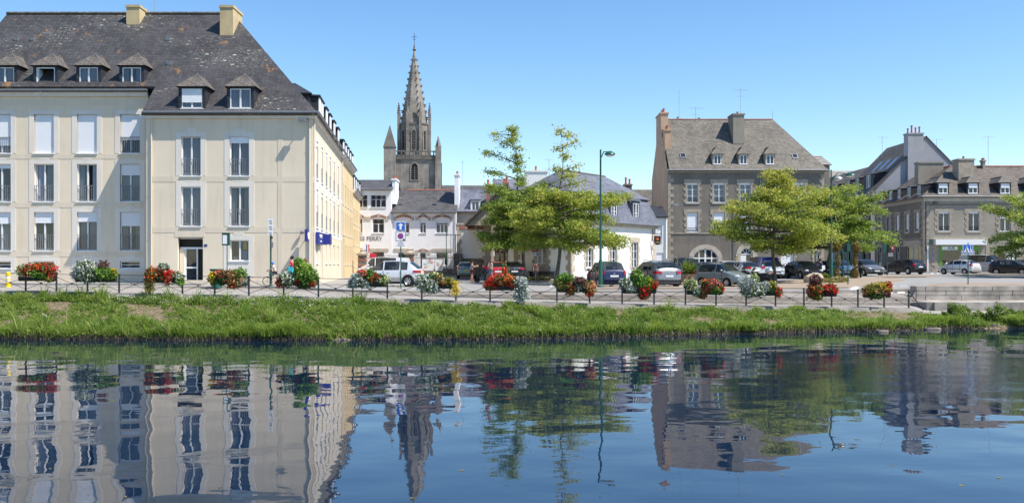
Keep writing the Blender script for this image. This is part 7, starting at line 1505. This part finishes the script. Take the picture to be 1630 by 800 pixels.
# cyclist child and bicycle
def bicycle(label, px, Y, yaw, s=1.0):
    o = thing('bicycle', label, 'bicycle', on(px, Y), yaw, None)
    for x in (-.42*s,.42*s):
        m = MB(); 
        for k in range(20): a, a2 = 2*PI*k/20, 2*PI*(k+1)/20; m.tube([(x+.26*s*math.cos(a),0,.28*s+.26*s*math.sin(a)),(x+.26*s*math.cos(a2),0,.28*s+.26*s*math.sin(a2))],.02,5)
        for k in range(8): a = 2*PI*k/8; m.tube([(x,0,.28*s),(x+.25*s*math.cos(a),0,.28*s+.25*s*math.sin(a))],.004,3)
        m.build('wheel', M['rubber'], o)
    q = lambda *a: [tuple(c*s for c in p) for p in a]
    MB().tube(q((-.42,0,.28),(-.05,0,.26),(-.15,0,.62),(-.42,0,.28)),.016,5).tube(q((-.05,0,.26),(.3,0,.62)),.016,5).tube(q((-.14,0,.58),(.3,0,.64),(.42,0,.28)),.016,5).build('frame', flat('bike_frame',(.3,.3,.32),.3), o); MB().tube(q((.3,0,.64),(.28,0,.8)),.014,5).tube(q((.3,-.22,.82),(.27,0,.8),(.3,.22,.82)),.014,5).build('handlebar', M['plastic'], o); MB().ball((-.17*s,0,.68*s),(.12*s,.06*s,.03*s),8,5).build('saddle', M['plastic'], o); return o
bicycle('small bicycle ridden by the child in the blue helmet', 437, 50.4, R_(205), .95)
person('child in white shirt and blue helmet riding a small bicycle', 438, 50.4, R_(205), 1.28, (.75,.75,.78), (.05,.05,.06), sit=True, lean=.25, arms=((1.0,-.2),(1.0,-.2)), helmet=(.02,.2,.65), dz=.08)
person('man in red top with a turquoise bag walking by the facade', 465, 50.6, R_(170), 1.72, (.6,.04,.07), (.03,.03,.04), arms=((.3,-.4),(-.2,-.3)), step=.2, bag=((.05,.5,.6),(-.02,.24,.95)))
person('woman in pale pink top half hidden by the green plume', 486, 49.4, R_(165), 1.62, (.65,.42,.36), (.08,.06,.06), hair=(.16,.08,.04), longhair=True, arms=((.5,-.6),(.1,-.2)), step=.12)
person('woman in grey top and dark red shorts standing in the road', 751, 67.5, R_(10), 1.62, (.3,.28,.27), (.14,.02,.035), hair=(.02,.015,.012), longhair=True, short=True, arms=((.9,-1.0),(.7,-1.0)), step=.08)
person('man in red shirt and grey shorts bending over the stroller', 780, 66.0, R_(180), 1.72, (.5,.015,.03), (.42,.44,.5), lean=1.05, short=True, arms=((.9,-.2),(.8,-.2)), step=.12)
person('grey-haired person standing behind the bending man', 782.5, 68.5, R_(200), 1.66, (.36,.34,.34), (.2,.2,.22), hair=(.22,.2,.19), arms=((.4,-.5),(.4,-.5)))
person('person in dark clothes leaning by the dark bench box', 852, 69, R_(-60), 1.55, (.12,.05,.05), (.02,.02,.03), arms=((.1,-.2),(.05,-.15)), lean=.1)
person('person in blue jacket carrying a white bag past parked cars', 1306, 73, R_(15), 1.62, (.05,.08,.2), (.03,.04,.08), hair=(.02,.015,.012), sleeve=True, arms=((.3,-.5),(.2,-.3)), step=.12, bag=((.7,.7,.7),(.08,-.26,.92)))
st = thing('stroller', 'dark pushchair with large wheels in front of the bending man', 'stroller', on(768,65.7), R_(180))
for x, y, r in ((-.35,.28,.13),(-.35,-.28,.13),(.38,.27,.2),(.38,-.27,.2)):
    MB().lathe((x,y-.02,r),[(r*.7,0),(r,0),(r,.04),(r*.7,.04)],14,0,'y').build('wheel', M['rubber'], st)
MB().tube([(.38,.25,.2),(-.1,.25,.55),(-.45,.22,1.0),(-.45,-.22,1.0),(-.1,-.25,.55),(.38,-.25,.2)],.02,6).tube([(-.35,.26,.15),(.1,.26,.6)],.018,5).tube([(-.35,-.26,.15),(.1,-.26,.6)],.018,5).build('frame', M['zinc'], st)
MB().hexa([(-.25,-.2,.4),(.35,-.2,.38),(.35,.2,.38),(-.25,.2,.4)],[(-.3,-.22,.72),(.38,-.2,.5),(.38,.2,.5),(-.3,.22,.72)]).build('seat', M['plastic'], st); MB().ball((-.15,0,.82),(.28,.23,.24),10,6).build('hood', flat('hood_cloth',(.03,.03,.04),.8), st, smooth=60)
# little splash on the river
o = thing('water_splash', 'small white splash jumping out of the river', 'splash', (PX(1067,28.8),28.8,0)); rng = np.random.default_rng(2); m = MB()
for k in range(46): t = rng.random(); m.ball((rng.normal()*.03*(1+t), rng.normal()*.03, .02+.34*t),(.012+.012*rng.random()),5,4)
tag(m.build('droplets', M['pvc'], o), kind='stuff')
# ================================================================== bank vegetation
M['grass'] = leafmat('bank_grass', [(0,(.05,.10,.018)),(.35,(.15,.25,.035)),(.7,(.32,.4,.08)),(1,(.5,.44,.22))], .35)
M['weedy'] = leafmat('bank_weeds', [(0,(.035,.075,.015)),(.5,(.13,.21,.035)),(1,(.3,.34,.09))], .3)
def dens(px, t):
    d = .5+.9*mnoise.noise(Vector((px*.022, t*3.2, 1.7)))+.5*mnoise.noise(Vector((px*.09, t*8, 4.1)))
    if px < 620: d -= .2*max(0, min(1, (t-.42)/.2))*(1 if px < 350 else .4) - (.9 if t > .86 else 0)
    if px > 1420: d -= .4*max(0, min(1, (t-.35)/.2))
    if px > 1340: d -= .3
    if t < .3: d += .35
    if t > .985: d -= .6
    return d+.05-.25*max(0,mnoise.noise(Vector((px*.012,t*2,11.))))
rng = np.random.default_rng(21); base = []; size = []; tone = []; wl = []; wt = []; wf = []
NP = 52000
pxs = rng.uniform(-60, 1690, NP); ts = rng.random(NP)**.8*1.0
for px, t in zip(pxs, ts):
    d = dens(px, t)
    if t < .1: continue
    if rng.random() > d: continue
    p = bank_z(px, t); hgt = .12+.26*max(0, d-.2)*rng.random()+(.12 if t < .12 else 0); tuft = mnoise.noise(Vector((px*.05, t*4, 9)))
    if tuft > .3: hgt *= 2.4
    if mnoise.noise(Vector((px*.14, t*11, 3))) < -.22: hgt *= .4
    if rng.random() < .55: base.append(p); size.append(hgt); tone.append(.4+.75*mnoise.noise(Vector((px*.03, t*5, 2)))+.8*mnoise.noise(Vector((px*.16, t*14, 6)))+.15*rng.normal())
    else: wl.append(p+Vector((0,0,hgt*.35))); wt.append(.34+.8*mnoise.noise(Vector((px*.05, t*6, 5)))+.15*rng.normal())
    if t > .8 and ((170 < px < 560 and rng.random() < .45) or (1385 < px < 1440 and rng.random() < .7) or rng.random() < .05): wf.append(p+Vector((0,0,hgt*1.05)))
    elif rng.random() < .018: wf.append(p+Vector((0,0,hgt)))
base = np.array(base); size = np.array(size); tone = np.array(tone)
def blades(base, size, tone, per, spread, w, rng):
    n = len(base)*per; B_ = np.repeat(base, per, 0)+rng.normal(size=(n,3))*np.array([spread,spread,0]); h = np.repeat(size, per)*rng.uniform(.6,1.25,n); T = np.clip(np.repeat(tone, per)+rng.normal(size=n)*.1, 0, 1)
    a = rng.uniform(0,2*PI,n); s = np.stack([np.cos(a),np.sin(a),np.zeros(n)],1); ld = np.stack([rng.normal(size=n),rng.normal(size=n)-.25,np.zeros(n)],1)*.45*h[:,None]; u = np.array([0,0,1])
    mid = B_+u*h[:,None]*.6+ld*.4; tip = B_+u*h[:,None]*.95+ld; B_ = B_-u*.03; w = w*rng.uniform(.7,1.3,n)[:,None]
    V = np.stack([B_-s*w*.5, B_+s*w*.5, mid+s*w*.4, mid-s*w*.4, mid-s*w*.4, mid+s*w*.4, tip+s*w*.08, tip-s*w*.08], 1).reshape(-1,3); return V, np.arange(n*8).reshape(-1,4), np.repeat(T,2)
V, Fq, T = blades(base, size, tone, 7, .07, .03, rng); tag(ob('bank_grass', np_mesh('bank_grass', V, Fq, M['grass'], T)), kind='stuff')
wl = np.array(wl); wt = np.array(wt); q = np.repeat(wl, 9, 0)+rng.normal(size=(len(wl)*9,3))*np.array([.09,.09,.05]); V, Fq = cards(q, .085, .6, rng=rng); tag(ob('bank_weeds', np_mesh('bank_weeds', V, Fq, M['weedy'], np.clip(np.repeat(wt,9)+rng.normal(size=len(q))*.1,0,1))), kind='stuff')
wf = np.array(wf); q = np.repeat(wf, 3, 0)+rng.normal(size=(len(wf)*3,3))*np.array([.05,.05,.03]); V, Fq = cards(q, .038, .8, rng=rng); tag(ob('wild_flowers', np_mesh('wild_flowers', V, Fq, petal('white'))), kind='stuff')
# long overhanging grass and dead roots along the waterline
b2 = []; s2 = []; t2 = []; r2 = []
for k in range(9000):
    px = rng.uniform(-60, 1560); n_ = mnoise.noise(Vector((px*.03,0,0)))+.5*mnoise.noise(Vector((px*.11,3,0)))
    if 520 < px < 566 or 1545 < px < 1590: continue
    p = bank_z(px, rng.uniform(.11,.19)); 
    if n_ > -.05: b2.append(p); s2.append(.16+.3*max(0,n_)+.12*rng.random()); t2.append(.35+.4*n_+.2*rng.normal())
    if rng.random() < .3+.5*max(0,n_): r2.append(bank_z(px, rng.uniform(.06,.12))+Vector((0,-.03,.1)))
V, Fq, T = blades(np.array(b2), np.array(s2), np.array(t2), 5, .06, .034, rng); tag(ob('waterside_grass', np_mesh('waterside_grass', V, Fq, M['grass'], T)), kind='stuff')
r2 = np.array(r2); n = len(r2)*3; R2 = np.repeat(r2,3,0)+rng.normal(size=(n,3))*np.array([.08,.05,.04]); a = rng.uniform(-.4,.4,n); s = np.stack([np.cos(a),np.sin(a),0*a],1)*.016; L_ = rng.uniform(.06,.22,n)[:,None]; tip = R2+np.array([0,-.25,-1])*L_+rng.normal(size=(n,3))*.03
V = np.stack([R2-s,R2+s,tip+s*.4,tip-s*.4],1).reshape(-1,3); M['roots'] = leafmat('dead_roots', [(0,(.03,.025,.015)),(.7,(.09,.075,.045)),(1,(.24,.2,.12))], .1); tag(ob('hanging_roots', np_mesh('hanging_roots', V, np.arange(n*4).reshape(-1,4), M['roots'], rng.random(n))), kind='stuff')
def clump(px, t, w_, h_, label, n=2600, tall=False, dx=0):
    p = bank_z(px, t); rr = np.random.default_rng(int(px)); o = thing('waterside_shrub', label, 'shrub', p, 0, 'green clumps on the bank')
    q = rr.normal(size=(n,3)); q /= np.linalg.norm(q,axis=1)[:,None]; q[:,2] = np.abs(q[:,2]); q = q*(rr.uniform(.3,1,n)**.4*(1+.28*np.sin(q[:,0]*5+px)+.15*np.sin(q[:,0]*13+q[:,2]*9+px)))[:,None]*np.array([w_/2,.45,h_])
    if tall: V, Fq, T = blades(q*np.array([1,1,.3]), np.full(n,h_*.75), np.full(n,.5), 2, .05, .03, rr); ob('foliage', np_mesh('foliage', V, Fq, M['grass'], T), o)
    else: V, Fq = cards(q, .085, .5, rng=rr); ob('foliage', np_mesh('foliage', V, Fq, M['weedy'], np.clip(rr.normal(.55,.15,n),0,1)), o)
clump(1522, .35, 2.9, .85, 'round green shrub on the bank left of the thick stone slab', 5200); clump(1500, .2, 1.6, .45, 'dark grassy tuft hanging over the water by the round shrub', 900, True); clump(1562, .5, 1.0, .4, 'small green shrub above the thick stone slab', 1100)
clump(1606, .35, 2.7, .85, 'green shrub at the waterline close to the right edge', 3200); clump(1625, .15, 1.3, .5, 'tufty grass clump at the far right waterline', 1000, True)
clump(1270, .95, .8, .35, 'bright tuft of tall grass under the fence right of the middle', 500, True); clump(460, .18, 1.6, .5, 'tall arching grass tuft at the waterline below the green plume', 1100, True); clump(430, .15, 1.2, .45, 'tall grass tuft left of the arching one', 800, True); clump(1180, .15, 1.3, .4, 'grass tuft overhanging the water under the yellowing oak', 800, True)

rng = np.random.default_rng(8); q = np.array([[PX(x, 4608/(y-420)), 4608/(y-420), .006] for x, y in ((350,775),(735,748),(1245,755),(1530,772),(1238,690),(655,792),(300,700),(905,640),(1110,700),(560,720),(200,790),(1420,740),(980,690),(440,660),(1590,760),(80,745))])
V, Fq = cards(q, .07, 3, rng=rng); V[:,2] = np.maximum(V[:,2]*.3+.004, .003); tag(ob('floating_leaves', np_mesh('floating_leaves', V, Fq, M['dry'])), kind='stuff')
